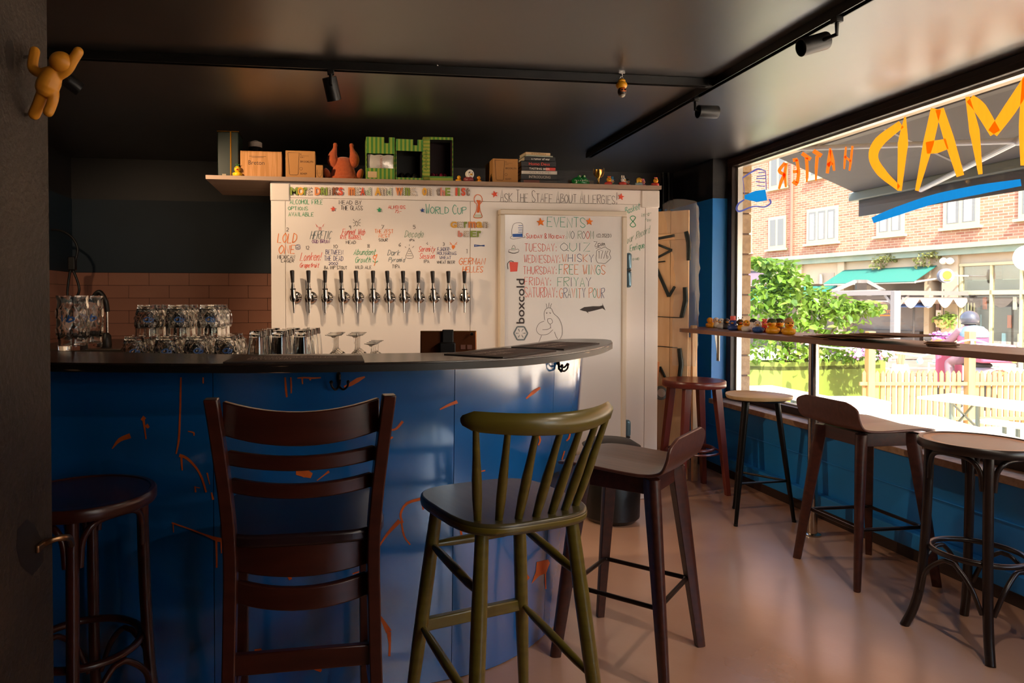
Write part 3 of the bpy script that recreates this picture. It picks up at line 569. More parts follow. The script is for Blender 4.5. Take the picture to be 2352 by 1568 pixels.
star(765, 480, 6, 'e0533e', 'small red star beside the words mead by the glass'); star(871, 482, 6, '2b9a68', 'small green star beside the word almonds'); star(970, 483, 5.5, '2c4a8a', 'small blue star beside the words world cup')
star(1136, 446, 8, 'e8543c', 'red star before the words ask the staff', rot=.3); star(1426, 452, 8, 'e8543c', 'red star after the words about allergies', rot=-.15)
star(1242, 510, 10, 'ee7a24', 'orange star just before the green heading events', 'd'); star(1354, 509, 9, 'ee7a24', 'orange star just after the green heading events', 'd', -.05)
# ---------------------------------------------------------------- taps
M_ch = mat('polished_steel', 'd8d2cc', 0.13, metal=1.0); M_tapb = mat('black_tap_handle', '1c1614', 0.32)
tapx = [671, 707, 744, 783, 816, 854, 889, 924, 958, 993, 1028, 1064]
tap = thing('beer_tap', 'chrome beer tap with black handle on the cold room wall', 'tap', (0, YC, 1.3), group='row of beer taps')
sh = MB(); sh.lathe([(.0, 0), (.036, 0), (.036, .006), (.029, .012), (.018, .016), (.015, .05), (0, .05)], 28, M=Matrix.Rotation(R(90), 3, 'X')); obj('wall_flange', sh, M_ch, tap, loc=(.011, 0, 0))
obj('tap_body', MB().lathe([(0, -.03), (.009, -.03), (.014, -.016), (.0155, 0), (.0155, .042), (0, .042)], 22).cyl((0, .0, .01), (.004, .05, .005), .012, .012), M_ch, tap, loc=(0, -.055, .004))
obj('spout', MB().lathe([(0, -.098), (.0055, -.098), (.0065, -.06), (.0085, -.028), (0, -.028)], 16), M_ch, tap, loc=(0, -.055, .004))
obj('collar', MB().lathe([(0, .042), (.0165, .042), (.0165, .05), (0, .05)], 20), M_tapb, tap, loc=(0, -.055, .004))
obj('lever_neck', MB().lathe([(0, .05), (.0125, .05), (.0085, .08), (.007, .088), (0, .088)], 18), M_ch, tap, loc=(0, -.055, .004))
obj('handle', MB().lathe([(0, .086), (.0095, .086), (.0135, .148), (.0135, .157), (.010, .160), (0, .160)], 20), M_tapb, tap, loc=(0, -.055, .004))
obj('flow_screw', MB().cyl((.0, -.02, 0), (.034, -.02, 0), .006, .007, 10), M_ch, tap, loc=(.008, 0, 0))
for i, px in enumerate(tapx):
    p = ay(px + 3, 683, YC - .055); t = tap if i == 0 else dup(tap, (0, 0, 0)); t.location = (p.x, YC, p.z); t.rotation_euler = (0, R(-1.5 + 1.2 * ((i * 7) % 3 - 1)), 0)
# ---------------------------------------------------------------- board on top of the cold room
M_board = mat('grey_brown_board', '8c7466', 0.6, col2='96806f', scale=2, stretch=(1, 8, 8)); M_edge = mat('board_edge', '9a7f6c', 0.6)
SZ = 2.044
shelf = thing('shelf_board', 'long grey brown board lying on top of the cold room', 'shelf', (.66, 4.5, 2.018))
obj('board', MB().bb(-.762, 2.094, YC - .04, 4.82, 2.0195, SZ), M_board, shelf, bevel=.002, world=True)
obj('edge_band', MB().bb(-.762, 2.094, YC - .0415, YC - .040, 2.0200, SZ - .0005), M_edge, shelf, world=True, smooth=0)
# ================================================================= THE BAR
ZT = 1.12
near = [(125, 832), (327, 834), (500, 835), (660, 834.5), (826, 832.5), (1000, 829), (1140, 824), (1230, 818), (1310, 809), (1379, 797), (1407, 786)]
npts = [az(a, b, ZT) for a, b in near]
npts = [npts[0] + (npts[0] - npts[1]) * 3.0 + V(0, .22, 0), npts[0] + (npts[0] - npts[1]) * 1.2 + V(0, .05, 0)] + npts
tip = [az(1404, 781, ZT), az(1385, 778.5, ZT), az(1330, 777.5, ZT), az(1287, 778.6, ZT)]
inner = [az(1172, 794, ZT), az(1094, 802, ZT), az(1044, 808.5, ZT), az(880, 811, ZT), az(731, 812.3, ZT), az(500, 813, ZT), az(250, 808, ZT), V(-1.35, 2.74, ZT), V(-1.75, 2.98, ZT)]
outline = spline(npts, 4) + spline(tip, 4) + spline(inner, 3)
bar = thing('bar_counter', 'curved blue bar with black top and orange paint splashes', 'bar', (.1, 2.5, 0))
M_top = mat('black_brown_bar_top', '2a201c', 0.24, col2='30251f', scale=2.5, stretch=(1, 6, 1), spec=0.8); M_ply = mat('worn_plywood_edge', '17110e', 0.4, col2='c8a684', scale=5, stretch=(1, 1, 12), lo=.62, hi=.75)
obj('counter_top', MB().prism([(p.x, p.y) for p in outline], ZT - .006, ZT), M_top, bar, bevel=.001, world=True, smooth=30)
obj('counter_edge', MB().prism([(p.x, p.y) for p in outline], ZT - .027, ZT - .0062), M_ply, bar, world=True, smooth=30)
top_c = [(-1.75, 2.62), (-1.25, 2.40), (-.885, 2.317), (-.55, 2.25), (-.235, 2.216), (.0, 2.215), (.212, 2.243), (.40, 2.275), (.555, 2.323), (.68, 2.395), (.774, 2.471), (.90, 2.60), (1.005, 2.715), (1.065, 2.84), (1.07, 2.93)]
bot_c = [(-1.75, 2.62), (-1.25, 2.40), (-.885, 2.317), (-.55, 2.25), (-.235, 2.218), (.0, 2.22), (.205, 2.25), (.39, 2.285), (.54, 2.335), (.66, 2.41), (.745, 2.485), (.84, 2.585), (.93, 2.70), (.985, 2.83), (1.0, 2.92)]
tc = spline([V(a, b, 0) for a, b in top_c], 4); bc = spline([V(a, b, 0) for a, b in bot_c], 4)
M_bar = mat('glossy_blue_bar_paint', '1168b4', 0.2, col2='0f60aa', scale=1.5, bump=0.05, bscale=14, spec=0.9, coat=1.0, coat_rough=.12, coat_ior=1.9)
NP = 4; per = (len(tc) - 1) // NP                   # bent plywood sheets side by side
for s in range(NP):
    i0 = s * per; i1 = len(tc) - 1 if s == NP - 1 else (s + 1) * per
    grid = [[Vector((bc[i].x + (tc[i].x - bc[i].x) * k / 6, bc[i].y + (tc[i].y - bc[i].y) * k / 6, .004 + (ZT - .031) * k / 6)) for k in range(7)] for i in range(i0, i1 + 1)]
    d0 = (grid[1][0] - grid[0][0]).normalized() * .0012; d1 = (grid[-1][0] - grid[-2][0]).normalized() * .0012
    for k in range(7): grid[0][k] = grid[0][k] + d0; grid[-1][k] = grid[-1][k] - d1
    obj('front_sheet', MB().sheet(grid, .012), M_bar, bar, world=True, smooth=50)
M_in = mat('dark_bar_carcass', '15110f', 0.6)
ins = [(p.x * .97, p.y + .06) for p in tc[2:-8]]
back = [(.80, 2.95), (.61, 2.57), (.40, 2.48), (.0, 2.44), (-.9, 2.52), (-1.6, 2.72)]
obj('carcass', MB().prism(ins + back, .01, ZT - .03), M_in, bar, world=True, smooth=0)
mid = [(a + b) / 2 for a, b in zip(tc, bc)]
def barpt(px, py, off=.0015):                          # where a sight line meets the bar front
    r = ray(px, py); best = None
    for i in range(len(tc) - 1):
        for it in range(1):
            t = 0.5
            for _ in range(3):
                a = bc[i].lerp(tc[i], t); b = bc[i + 1].lerp(tc[i + 1], t); e = b - a
                den = r.x * e.y - r.y * e.x
                if abs(den) < 1e-9: break
                k = (a.x * e.y - a.y * e.x) / den; u = (a.x * r.y - a.y * r.x) / den
                z = CAMH + r.z * k; t = min(1, max(0, z / (ZT - .03)))
            else:
                if -.02 <= u <= 1.02 and k > 0 and (best is None or k < best[0]):
                    n = Vector((e.y, -e.x, 0)).normalized(); n = n if n.dot(Vector((r.x, r.y, 0))) < 0 else -n
                    best = (k, CAMP + r * k + n * off)
    return best[1] if best else None
M_spl = mat('orange_paint_splash', 'c2551a', 0.4, col2='d9692a', scale=20, bump=.2)
def splash(pts, w):
    ps = [(a, b) for a, b in pts]; mb = MB()
    good = [barpt(*p) is not None for p in ps]
    if all(good): pxrib(mb, ps, w, lambda a, b: barpt(a, b) or barpt(ps[0][0], ps[0][1]), 3); obj('paint_splash', mb, M_spl, bar, smooth=0, world=True)
def blob(pts):
    c = (sum(p[0] for p in pts) / len(pts), sum(p[1] for p in pts) / len(pts)); P = [barpt(*p) for p in pts]; C = barpt(*c)
    if C is None or any(p is None for p in P): return
    n = len(P); obj('paint_splash', MB().add([C] + P, [(0, 1 + k, 1 + (k + 1) % n) for k in range(n)]), M_spl, bar, smooth=0, world=True)
for pts, w in [([(416, 866), (414, 950), (411, 1010), (405, 1042)], [4, 4.5, 5, 3]), ([(467, 866), (467, 880)], 3), ([(655, 866), (657, 895), (659, 912)], [4, 5, 4]), ([(668, 866), (669, 885), (669, 903)], [3.5, 4, 3]), ([(683, 868), (700, 867), (720, 868), (737, 867)], [3, 4, 4, 3]), ([(694, 868), (695, 882)], [4, 3]), ([(712, 868), (713, 873)], 4),
               ([(790, 888), (805, 882), (822, 872), (838, 865)], [3, 9, 10, 3]), ([(333, 957), (326, 965)], [9, 7]), ([(330, 962), (333, 985), (336, 1008)], [6, 4, 3]), ([(336, 975), (342, 982)], [9, 6]), ([(258, 1030), (275, 1010), (300, 1000)], [2, 9, 12]), ([(412, 1045), (430, 1052), (452, 1075), (465, 1100), (474, 1130)], [8, 6, 5, 5, 4]), ([(417, 1050), (419, 1080)], [5, 3]), ([(476, 1085), (482, 1112)], [4, 2]), ([(486, 1130), (490, 1147)], [3, 5]),
               ([(448, 1116), (450, 1130)], [3, 4]), ([(448, 1118), (460, 1120)], 2), ([(395, 1200), (430, 1212), (470, 1227), (500, 1238), (525, 1240)], [4, 3, 4, 10, 8]), ([(398, 1200), (399, 1222)], [3, 2]), ([(497, 1240), (498, 1280), (498, 1303)], [5, 4, 4]), ([(508, 1240), (509, 1270)], [4, 3]), ([(432, 990), (445, 993), (446, 1000)], [2, 4, 3]),
               ([(870, 1255), (890, 1225), (918, 1195)], [3, 6, 10]), ([(925, 1200), (920, 1180), (935, 1155), (975, 1143)], [4, 5, 6, 7]), ([(921, 1195), (928, 1230), (942, 1250)], [4, 4, 3]), ([(968, 1145), (972, 1170)], [5, 3]), ([(880, 994), (895, 988), (910, 984), (925, 967)], [2, 4, 5, 6]), ([(876, 1020), (890, 1010), (902, 1003)], [3, 6, 4]), ([(570, 940), (596, 942)], [4, 9]),
               ([(1057, 1210), (1060, 1230), (1062, 1244)], [4, 5, 4]), ([(1085, 1090), (1100, 1083), (1114, 1080)], 3), ([(1252, 1300), (1252, 1330), (1253, 1352)], [4, 3, 3]), ([(1245, 1296), (1246, 1316)], [4, 2]), ([(1082, 1450), (1082, 1480), (1083, 1506)], [4, 4, 3]), ([(872, 1412), (882, 1430), (893, 1450)], [3, 9, 14]), ([(893, 1450), (895, 1480), (894, 1506)], [10, 5, 5]), ([(640, 1305), (655, 1310), (668, 1330)], [3, 6, 8]), ([(810, 1317), (830, 1310), (846, 1302)], 3),
               ([(1010, 940), (1030, 930), (1050, 922)], [3, 6, 8]), ([(1195, 990), (1215, 993)], [6, 12]), ([(1236, 995), (1240, 1010), (1236, 1022)], [4, 4, 3]), ([(1208, 915), (1225, 900), (1240, 890)], [3, 8, 5]), ([(680, 1085), (700, 1086), (716, 1092)], [10, 20, 12]), ([(728, 1103), (745, 1090), (756, 1082)], [2, 3, 6]), ([(1296, 1035), (1290, 1055)], 3), ([(1310, 990), (1306, 1006), (1300, 1012)], [3, 4, 3]), ([(1284, 1090), (1281, 1112)], 3), ([(700, 1510), (715, 1525), (738, 1540)], [10, 18, 6])]: splash(pts, w)
for p in ([(1232, 1290), (1258, 1284), (1262, 1292), (1254, 1315), (1238, 1322), (1220, 1340), (1230, 1312)], [(1196, 1318), (1206, 1312), (1216, 1326), (1206, 1338), (1196, 1342)], [(1072, 1412), (1086, 1404), (1095, 1412), (1092, 1425), (1072, 1424)], [(585, 1490), (600, 1488), (606, 1500), (594, 1525), (584, 1530)]): blob(p)
# coat hooks under the counter
M_iron = mat('black_iron', '17130f', 0.35, metal=0.6)
def coat_hook(px, py, label):
    p = barpt(px, py, .0); q = barpt(px + 6, py, .0); t = (q - p); n = Vector((t.y, -t.x, 0)).normalized(); n = n if n.y < 0 else -n
    h = thing('coat_hook', label, 'hook', p, math.atan2(n.x, -n.y))
    obj('back_plate', MB().lathe([(0, 0), (.007, 0), (.007, .003), (0, .003)], 12, (0, 0, .02), sy=2.2, M=Matrix.Rotation(R(90), 3, 'X')), M_iron, h)
    obj('stem', MB().tube(spline([(0, -.004, .026), (0, -.008, .005), (0, -.010, -.014)], 5), [.006] * 6 + [.005] * 5, 10), M_iron, h)
    for s in (-1, 1):
        pr = obj('prong', MB().tube(spline([(0, -.010, -.012), (s * .012, -.024, -.020), (s * .024, -.033, -.010), (s * .027, -.034, .002)], 5), .0035, 8), M_iron, h)
        obj('ball_tip', MB().sph((s * .027, -.034, .005), .0058), M_iron, pr)
    obj('upper_prong', MB().tube(spline([(0, -.008, .0), (0, -.03, -.004), (0, -.045, .012)], 5), .0035, 8), M_iron, h)
coat_hook(778, 878, 'black double coat hook under the counter above the ladder-back chair'); coat_hook(1279, 840, 'black double coat hook under the counter above the green spindle chair')
# work counter behind the bar
M_st = mat('dull_steel_top', '5b5048', 0.3, metal=0.7); ZW = 1.035
wk = thing('back_counter', 'low steel work counter behind the bar top', 'counter', (-.4, 2.9, 0))
obj('worktop', MB().bb(-1.15, .585, 2.60, 3.35, ZW - .02, ZW), M_st, wk, bevel=.003, world=True)
obj('cabinet', MB().bb(-1.12, .55, 2.96, 3.30, 0, ZW - .02), M_in, wk, world=True, smooth=0)
# bar mats
M_mat = mat('brown_rubber_mat', '4a302a', 0.55); M_rim = mat('grey_mat_rim', '3a3231', 0.5); M_prt = flat('c9b2a4')
def bar_mat(label, quad, lines, origin):
    P = [az(a, b, ZT + .0042) for a, b in quad]; c = sum(P, Vector()) / 4
    k = thing('bar_mat', label, 'bar mat', (c.x, c.y, ZT))
    dn = [Vector((p.x, p.y, ZT + .0002)) for p in P]; MB_ = MB().add(dn + P, [(0, 1, 2, 3), (4, 5, 6, 7)] + [(i, (i + 1) % 4, 4 + (i + 1) % 4, 4 + i) for i in range(4)])
    obj('rim', MB_, M_rim, k, world=True, smooth=0)
    O, U, Vv = P[origin], P[(origin + 1) % 4] - P[origin], P[(origin + 3) % 4] - P[origin]; X = P[(origin + 2) % 4] - O - U - Vv
    bl = lambda u, v, h=.0006: O + U * u + Vv * v + X * u * v + V(0, 0, h)
    obj('rubber_face', MB().add([bl(.05, .1), bl(.95, .1), bl(.95, .92), bl(.05, .92)], [(0, 1, 2, 3)]), M_mat, k, world=True, smooth=0)
    for txt, u0, u1, v0, v1 in lines:
        me = text_mesh(txt, M_prt, 1, off=.01); xs = [v.co.x for v in me.vertices]; ys = [v.co.y for v in me.vertices]
        mnx, mxx, mny, mxy = min(xs), max(xs), min(ys), max(ys)
        for v in me.vertices: v.co = bl(u0 + (u1 - u0) * (v.co.x - mnx) / (mxx - mnx), v0 + (v1 - v0) * (v.co.y - mny) / (mxy - mny), .0012)
        link('printed_text', me, k, world=True)
LN = [('FJÄDERHOLMARNAS', .14, .80, .50, .72), ('BRYGGERI', .14, .46, .26, .44)]
bar_mat('long brown bar mat lying in front of the pint glasses', [(512, 830.7), (837, 828.6), (831, 815.7), (548, 815.7)], LN, 0)
bar_mat('brown bar mat lying beside the tablet', [(1155, 820), (1278, 803), (1155, 798), (1020, 812)], LN, 0)
bar_mat('brown bar mat lying at the rounded end of the counter', [(1295, 801), (1377, 787), (1268, 784), (1174, 796)], LN, 0)
# ---------------------------------------------------------------- glassware
def glass_mat(name, power, lo, hi, tint):
    m = pane_mat(name, tint, lo, .04); nt = m.node_tree
    for nd in nt.nodes:
        if nd.type == 'MATH' and nd.operation == 'POWER': nd.inputs[1].default_value = power
        if nd.type == 'MATH' and nd.operation == 'MULTIPLY_ADD': nd.inputs[1].default_value = hi
    return m
M_gl = glass_mat('clear_bar_glass', 1.6, .07, .75, (.93, .93, .90)); M_gl2 = mat('thick_mug_glass', 'fdfcf8', 0.0, trans=1.0, ior=1.47)
M_logo = mat('blue_glass_print', '2f5a9a', 0.4)
def dimple(z, a, rows, cols, depth, rad):
    d = 0
    for k, zr in enumerate(rows):
        for c in range(cols):
            ac = 2 * math.pi * (c + .5 * (k % 2)) / cols; da = (a - ac + math.pi) % (2 * math.pi) - math.pi
            q = (da * rad[0]) ** 2 + ((z - zr) * rad[1]) ** 2
            if q < 1: d += depth * (1 - q) ** 1.0
    return d
def mug_mesh(inv, h, prof, rows, cols, name, rad=(3.4, 58), n=48):
    mb = MB(); outer = []
    prof = spline([V(r, z, 0) for r, z in prof], 6)
    for p in prof: outer.append([Vector(((p.x - dimple(p.y, 2 * math.pi * k / n, rows, cols, .006, rad)) * math.cos(2 * math.pi * k / n), (p.x - dimple(p.y, 2 * math.pi * k / n, rows, cols, .006, rad)) * math.sin(2 * math.pi * k / n), p.y)) for k in range(n)])
    innr = [[Vector((max(.001, p.x - .007) * math.cos(2 * math.pi * k / n), max(.001, p.x - .007) * math.sin(2 * math.pi * k / n), max(p.y, .016))) for k in range(n)] for p in prof][::-1]
    rings = [[Vector((.0005 * math.cos(2 * math.pi * k / n), .0005 * math.sin(2 * math.pi * k / n), 0)) for k in range(n)]] + outer + innr
    if inv: rings = [[Vector((v.x, v.y, h - v.z)) for v in r] for r in rings]
    mb.loft(rings); return mb.mesh(name, M_gl2, 60)
def logo(parent, r, z, s=1.0, txt='Cb'):
    pl = lambda u, v: (Vector((math.sin(u / r) * (r + .0012), -math.cos(u / r) * (r + .0012), v)), Vector((math.sin(u / r), -math.cos(u / r), 0)))
    obj('blue_mark', hand(txt, -.016 * s, .018 * s, z - .008 * s, z + .010 * s, pl, .0045 * s, .2, gap=-.2), M_logo, parent, smooth=0)
HM = .124
mug = thing('beer_mug', 'x', 'mug', (0, 0, 0)); link('glass_body', mug_mesh(True, HM, [(.036, 0), (.037, .010), (.046, .035), (.050, .065), (.049, .085), (.046, .092), (.047, .124)], (.03, .052, .074), 10, 'glass_body'), mug); logo(mug, .050, .066, txt='Cb')
obj('handle', MB().tube(spline([(.044, .012, .03), (.060, .034, .035), (.064, .040, .065), (.056, .032, .092), (.041, .012, .098)], 4), .0065, 8), M_gl, mug)
first = True
def put_mug(x, y, z, label, grp, rot):
    global first
    o = mug if first else dup(mug, (0, 0, 0)); first = False; o.location = (x, y, z); o.rotation_euler = (0, 0, rot); tag(o, label, 'mug', grp)
bx = [ad(px, 780, 2.72).x for px in (312, 382, 449, 517)]; ux = [ad(px, 740, 2.72).x for px in (340, 408, 479)]; y0 = ad(400, 780, 2.72).y
for r_ in range(3):
    for i, x in enumerate(bx): put_mug(x, y0 + r_ * .108, ZW, 'upturned dimpled beer mug in the lower layer of the mug stack', 'lower layer of beer mugs', random.uniform(.2, .42))
    for i, x in enumerate(ux): put_mug(x, y0 + r_ * .108 + .002, ZW + HM, 'upturned dimpled beer mug in the upper layer of the mug stack', 'upper layer of beer mugs', random.uniform(.2, .42))
stein = thing('beer_stein', 'tall dimpled litre beer mug standing at the bar end by the pillar', 'mug', (0, 0, 0), group='tall steins')
link('glass_body', mug_mesh(False, .2, [(.049, 0), (.050, .02), (.050, .042), (.055, .055), (.058, .10), (.057, .15), (.054, .175), (.055, .198)], (.065, .10, .135, .168), 8, 'glass_body', rad=(2.7, 40)), stein); logo(stein, .059, .115, 1.3, 'Wb')
p = az(168, 803, ZT); stein.location = (p.x, p.y, ZT); s2 = dup(stein, az(203, 797, ZT), .4); s2['label'] = 'tall dimpled litre beer mug half hidden behind its twin by the pillar'
pint = thing('pint_glass', 'upturned fluted pint glass in the cluster beside the mugs', 'glass', (0, 0, 0), group='pint glasses behind the bar')
mb = MB(); n = 40; HP = .148; prof = [(.0005, 0), (.028, 0), (.030, .012), (.034, .07), (.0395, .13), (.041, HP), (.038, HP), (.033, .08), (.027, .025), (.0005, .022)]
rings = [[Vector((r * (1 + (.035 * (k % 4 < 2) if .02 < z < .13 and j < 6 else 0)) * math.cos(2 * math.pi * k / n), r * (1 + (.035 * (k % 4 < 2) if .02 < z < .13 and j < 6 else 0)) * math.sin(2 * math.pi * k / n), HP - z)) for k in range(n)] for j, (r, z) in enumerate(prof)]
mb.loft(rings); obj('glass_body', mb, M_gl2, pint, smooth=50); logo(pint, .040, .035, .8, 'Cb')
px0 = [ad(px, 780, 2.66).x for px in (592, 643, 693)]; yp = ad(640, 780, 2.66).y; f_ = True
for r_ in range(4):
    for i, x in enumerate(px0):
        o = pint if f_ else dup(pint, (0, 0, 0)); f_ = False; o.location = (x + .012 * r_, yp + r_ * .088, ZW); o.rotation_euler = (0, 0, random.uniform(-.4, .4))
def goblet(name, label, grp, H, rb, rbowl, spots):
    g = thing(name, label, 'glass', (0, 0, 0), group=grp)
    obj('foot', MB().lathe([(.004, H - .012), (.012, H - .006), (rb, H - .002), (rb, H), (.0005, H)], 24), M_gl2, g); obj('stem', MB().lathe([(.0045, H * .45), (.0035, H * .6), (.0045, H - .010)], 12), M_gl2, g)
    obj('bowl', MB().lathe([(rbowl * .93, 0), (rbowl, H * .14), (rbowl * .9, H * .3), (rbowl * .4, H * .43), (.004, H * .46), (.002, H * .43), (rbowl * .86, H * .29), (rbowl * .95, H * .14), (rbowl * .9, 0)], 24), M_gl2, g)
    for i, (x, y) in enumerate(spots):
        o = g if i == 0 else dup(g, (0, 0, 0)); o.location = (x, y, ZW)
gx = lambda px, d: ad(px, 780, d)
goblet('wine_glass', 'upturned stemmed glass beside the pint glasses', 'stemmed glasses behind the bar', .128, .034, .036, [(gx(766, 2.72 + .08 * k).x + .006 * k, gx(766, 2.72 + .08 * k).y) for k in range(4)] + [(gx(815, 2.72 + .08 * k).x + .006 * k, gx(815, 2.72 + .08 * k).y) for k in range(4)])
goblet('tasting_glass', 'short upturned stemmed glass between the tall stemmed glasses and the tablet', 'short stemmed glasses', .092, .028, .031, [(gx(852 + 5 * k, 2.75 + .075 * k).x, gx(852, 2.75 + .075 * k).y) for k in range(4)])
# tablet on its stand
tb = thing('tablet', 'tablet in a black holder seen from behind on the work counter', 'tablet', ad(1030, 812, 2.72).to_tuple()[:2] + (ZW,), R(-8))
M_tbk = mat('bronze_tablet_back', '6b3a20', 0.3, metal=0.7); M_gold = mat('gold_rim', 'b9822e', 0.25, metal=0.9); M_bp = mat('black_plastic', '120e0d', 0.45)
Mt = Matrix.Rotation(R(-14), 3, 'X')
obj('case_back', MB().box((0, .0, .075), (.222, .007, .135), Mt), M_tbk, tb, bevel=.010, seg=4); obj('rim', MB().box((0, .006, .076), (.225, .004, .139), Mt), M_gold, tb, bevel=.010, seg=4)
obj('screen', MB().box((0, .010, .076), (.212, .003, .126), Mt), mat('dark_screen', '0a0a0c', .1), tb)
ck = obj('holder', MB().box((-.002, -.008, .10), (.046, .012, .10), Mt).box((-.004, -.03, .05), (.062, .05, .10)), M_bp, tb, bevel=.004); obj('lens', MB().cyl((.092, -.010, .134), (.092, -.017, .132), .006), M_bp, tb)
for k in range(2): obj('label', MB().box((.058 + .026 * k, -.0055, .080), (.019, .001, .018), Mt), flat('7a4a3a'), tb)
obj('charging_cable', MB().tube(spline([(-.10, .01, .03), (-.15, -.01, .035), (-.19, .0, .012), (-.24, .02, .004)], 5), .0025, 6), M_bp, tb)
# swan-neck tap, hanging cable
fa = thing('sink_tap', 'black hose sink tap with steel stem in front of the tiles', 'tap', (ay(245, 780, 4.6).x, 4.6, 1.0))
k = .00294
P = lambda a, b: V((a - 245) * k, 0, ay(245, b, 4.6).z - 1.0)
obj('steel_stem', MB().tube([P(246, 790), P(246, 715)], .011, 12), M_ch, fa); obj('black_hose', MB().tube(spline([P(247, 716), P(243, 690), P(231, 671), P(218, 685), P(212, 720)], 6), .016, 12), M_bp, fa)
obj('lever_base', MB().lathe([(0, 0), (.03, 0), (.034, .03), (.03, .09), (.015, .11), (0, .11)], 18, P(244, 803)), M_bp, fa); obj('base_post', MB().tube([P(245, 800), V(0, 0, -.0)], .02, 12), M_bp, fa)
bs = thing('back_sink', 'dark sink cabinet against the tiled back wall', 'sink', (-1.3, 5.2, 0)); obj('cabinet', MB().bb(-2.0, -.42, 4.5, 5.58, 0, .96), M_in, bs, world=True, smooth=0); obj('steel_top', MB().bb(-2.0, -.40, 4.45, 5.585, .96, 1.0), M_st, bs, world=True, bevel=.004)
cb = thing('hanging_cable', 'black looped cable hanging beside the tiles at the left wall', 'cable', ay(165, 640, 5.2).to_tuple())
Q = lambda a, b: ay(a, b, 5.2) - ay(165, 640, 5.2)
obj('cable', MB().tube(spline([Q(110, 527), Q(140, 530), Q(165, 545), Q(178, 570), Q(172, 600), Q(162, 620), Q(157, 650), Q(155, 675), Q(160, 690)], 5), .009, 8), M_bp, cb)
obj('cable', MB().tube(spline([Q(165, 615), Q(176, 640), Q(182, 665), Q(175, 685)], 5), .009, 8), M_bp, cb); obj('plug', MB().box(Q(166, 605), (.05, .05, .10)), M_bp, cb, bevel=.008)
# ================================================================= SEATING
def wood(name, c1, c2, rough=.35, st=(1, 1, 10), sc=6, coat=.15): return mat(name, c1, rough, col2=c2, scale=sc, stretch=st, detail=6, lo=.3, hi=.7, coat=coat, coat_rough=.25, bump=.04)
M_wenge = wood('dark_stained_ash', '341711', '4a2318', .38, (8, 1, 8)); M_wenge_t = wood('dark_stained_ply', '4e2c23', '623a2e', .36, (1, 9, 9), 5, .2)
M_mah = wood('dark_mahogany', '32120c', '471d13', .28, (1, 1, 6), 5, .35); M_grn = wood('olive_green_stain', '5c501a', '6e6022', .3, (1, 1, 8), 6, .3)
M_grs = wood('olive_green_seat', '443c24', '524a2c', .3, (6, 1, 1), 6, .3)
M_red = wood('red_brown_stain', '64271e', '783226', .3, (4, 4, 1), 5, .3); M_bent = wood('black_brown_bentwood', '1c120e', '2a1a14', .35, (1, 1, 5), 6, .2); M_oak = wood('light_oak_veneer', 'a9764c', 'bd8a5e', .4, (1, 8, 1), 4, .1)
M_blkm = mat('black_metal_tube', '14110f', 0.3, metal=0.4); M_ash = wood('pale_ash_seat', 'b39468', 'c6a87a', .4, (1, 7, 1), 5, .05)
def shell_stool(label, loc, rot):
    t = thing('shell_stool', label, 'stool', loc, rot, 'low-backed shell stools')
    prof = spline([(.215, 0, .690), (.185, 0, .706), (.10, 0, .712), (-.06, 0, .706), (-.14, 0, .708), (-.185, 0, .726), (-.205, 0, .765), (-.213, 0, .805), (-.218, 0, .838)], 4); n = len(prof); grid = []
    for i, p in enumerate(prof):
        u = i / (n - 1); hw = .205
        if u < .22: hw = .205 - .07 * (1 - u / .22) ** 2.2
        if u > .84: hw = .205 - .075 * ((u - .84) / .16) ** 2.2
        if .45 < u < .62: hw -= .004
        grid.append([Vector((p.x, hw * k / 8, p.z - .008 * (1 - abs(k) / 8) * (u < .6))) for k in range(-8, 9)])
    obj('seat_shell', MB().sheet(grid, .011), M_wenge_t, t, bevel=.003, smooth=40)
    for sx in (-1, 1):
        for sy in (-1, 1):
            a, b = V(sx * .128, sy * .128, .69), V(sx * .200, sy * .200, .0); rings = []
            for q, (w, d) in ((0, (.024, .030)), (.15, (.023, .029)), (1, (.014, .019))):
                c = a.lerp(b, q); o = V(sx, sy, 0).normalized(); s_ = V(-o.y, o.x, 0)
                rings.append([c + o * (d * x) + s_ * (w * y) for x, y in ((-.9, -1), (.2, -1), (.75, -.75), (1, -.3), (1, .3), (.75, .75), (.2, 1), (-.9, 1))])
            obj('leg', MB().loft(rings), M_wenge, t, bevel=.002, smooth=40)
    for k, (sx, sy) in enumerate(((1, 0), (-1, 0), (0, 1), (0, -1))):
        obj('apron', MB().box((sx * .122, sy * .122, .662), (.018 if sx else .22, .22 if sx else .018, .062)), M_wenge, t, bevel=.002)
    q = .200 - .072 * .26 / .69 - .012; pts = []
    for cx, cy, a0 in ((q, q, 0), (-q, q, 90), (-q, -q, 180), (q, -q, 270)):
        for j in range(4): an = R(a0 + 30 * j); pts.append(V(cx + .018 * (math.cos(an) - 1 * (1 if cx > 0 else -1)), cy + .018 * (math.sin(an) - 1 * (1 if cy > 0 else -1)), .26))
    obj('footrest', MB().tube(pts, .0085, 10, closed=True), mat('dark_bronze_tube', '2a1d16', .3, metal=.6), t)
    return t
shell_stool('dark low-backed shell stool standing beside the bar end', (1.076, 2.39, 0), R(135)); shell_stool('dark low-backed shell stool drawn up to the window ledge', (2.508, 2.948, 0), 0)
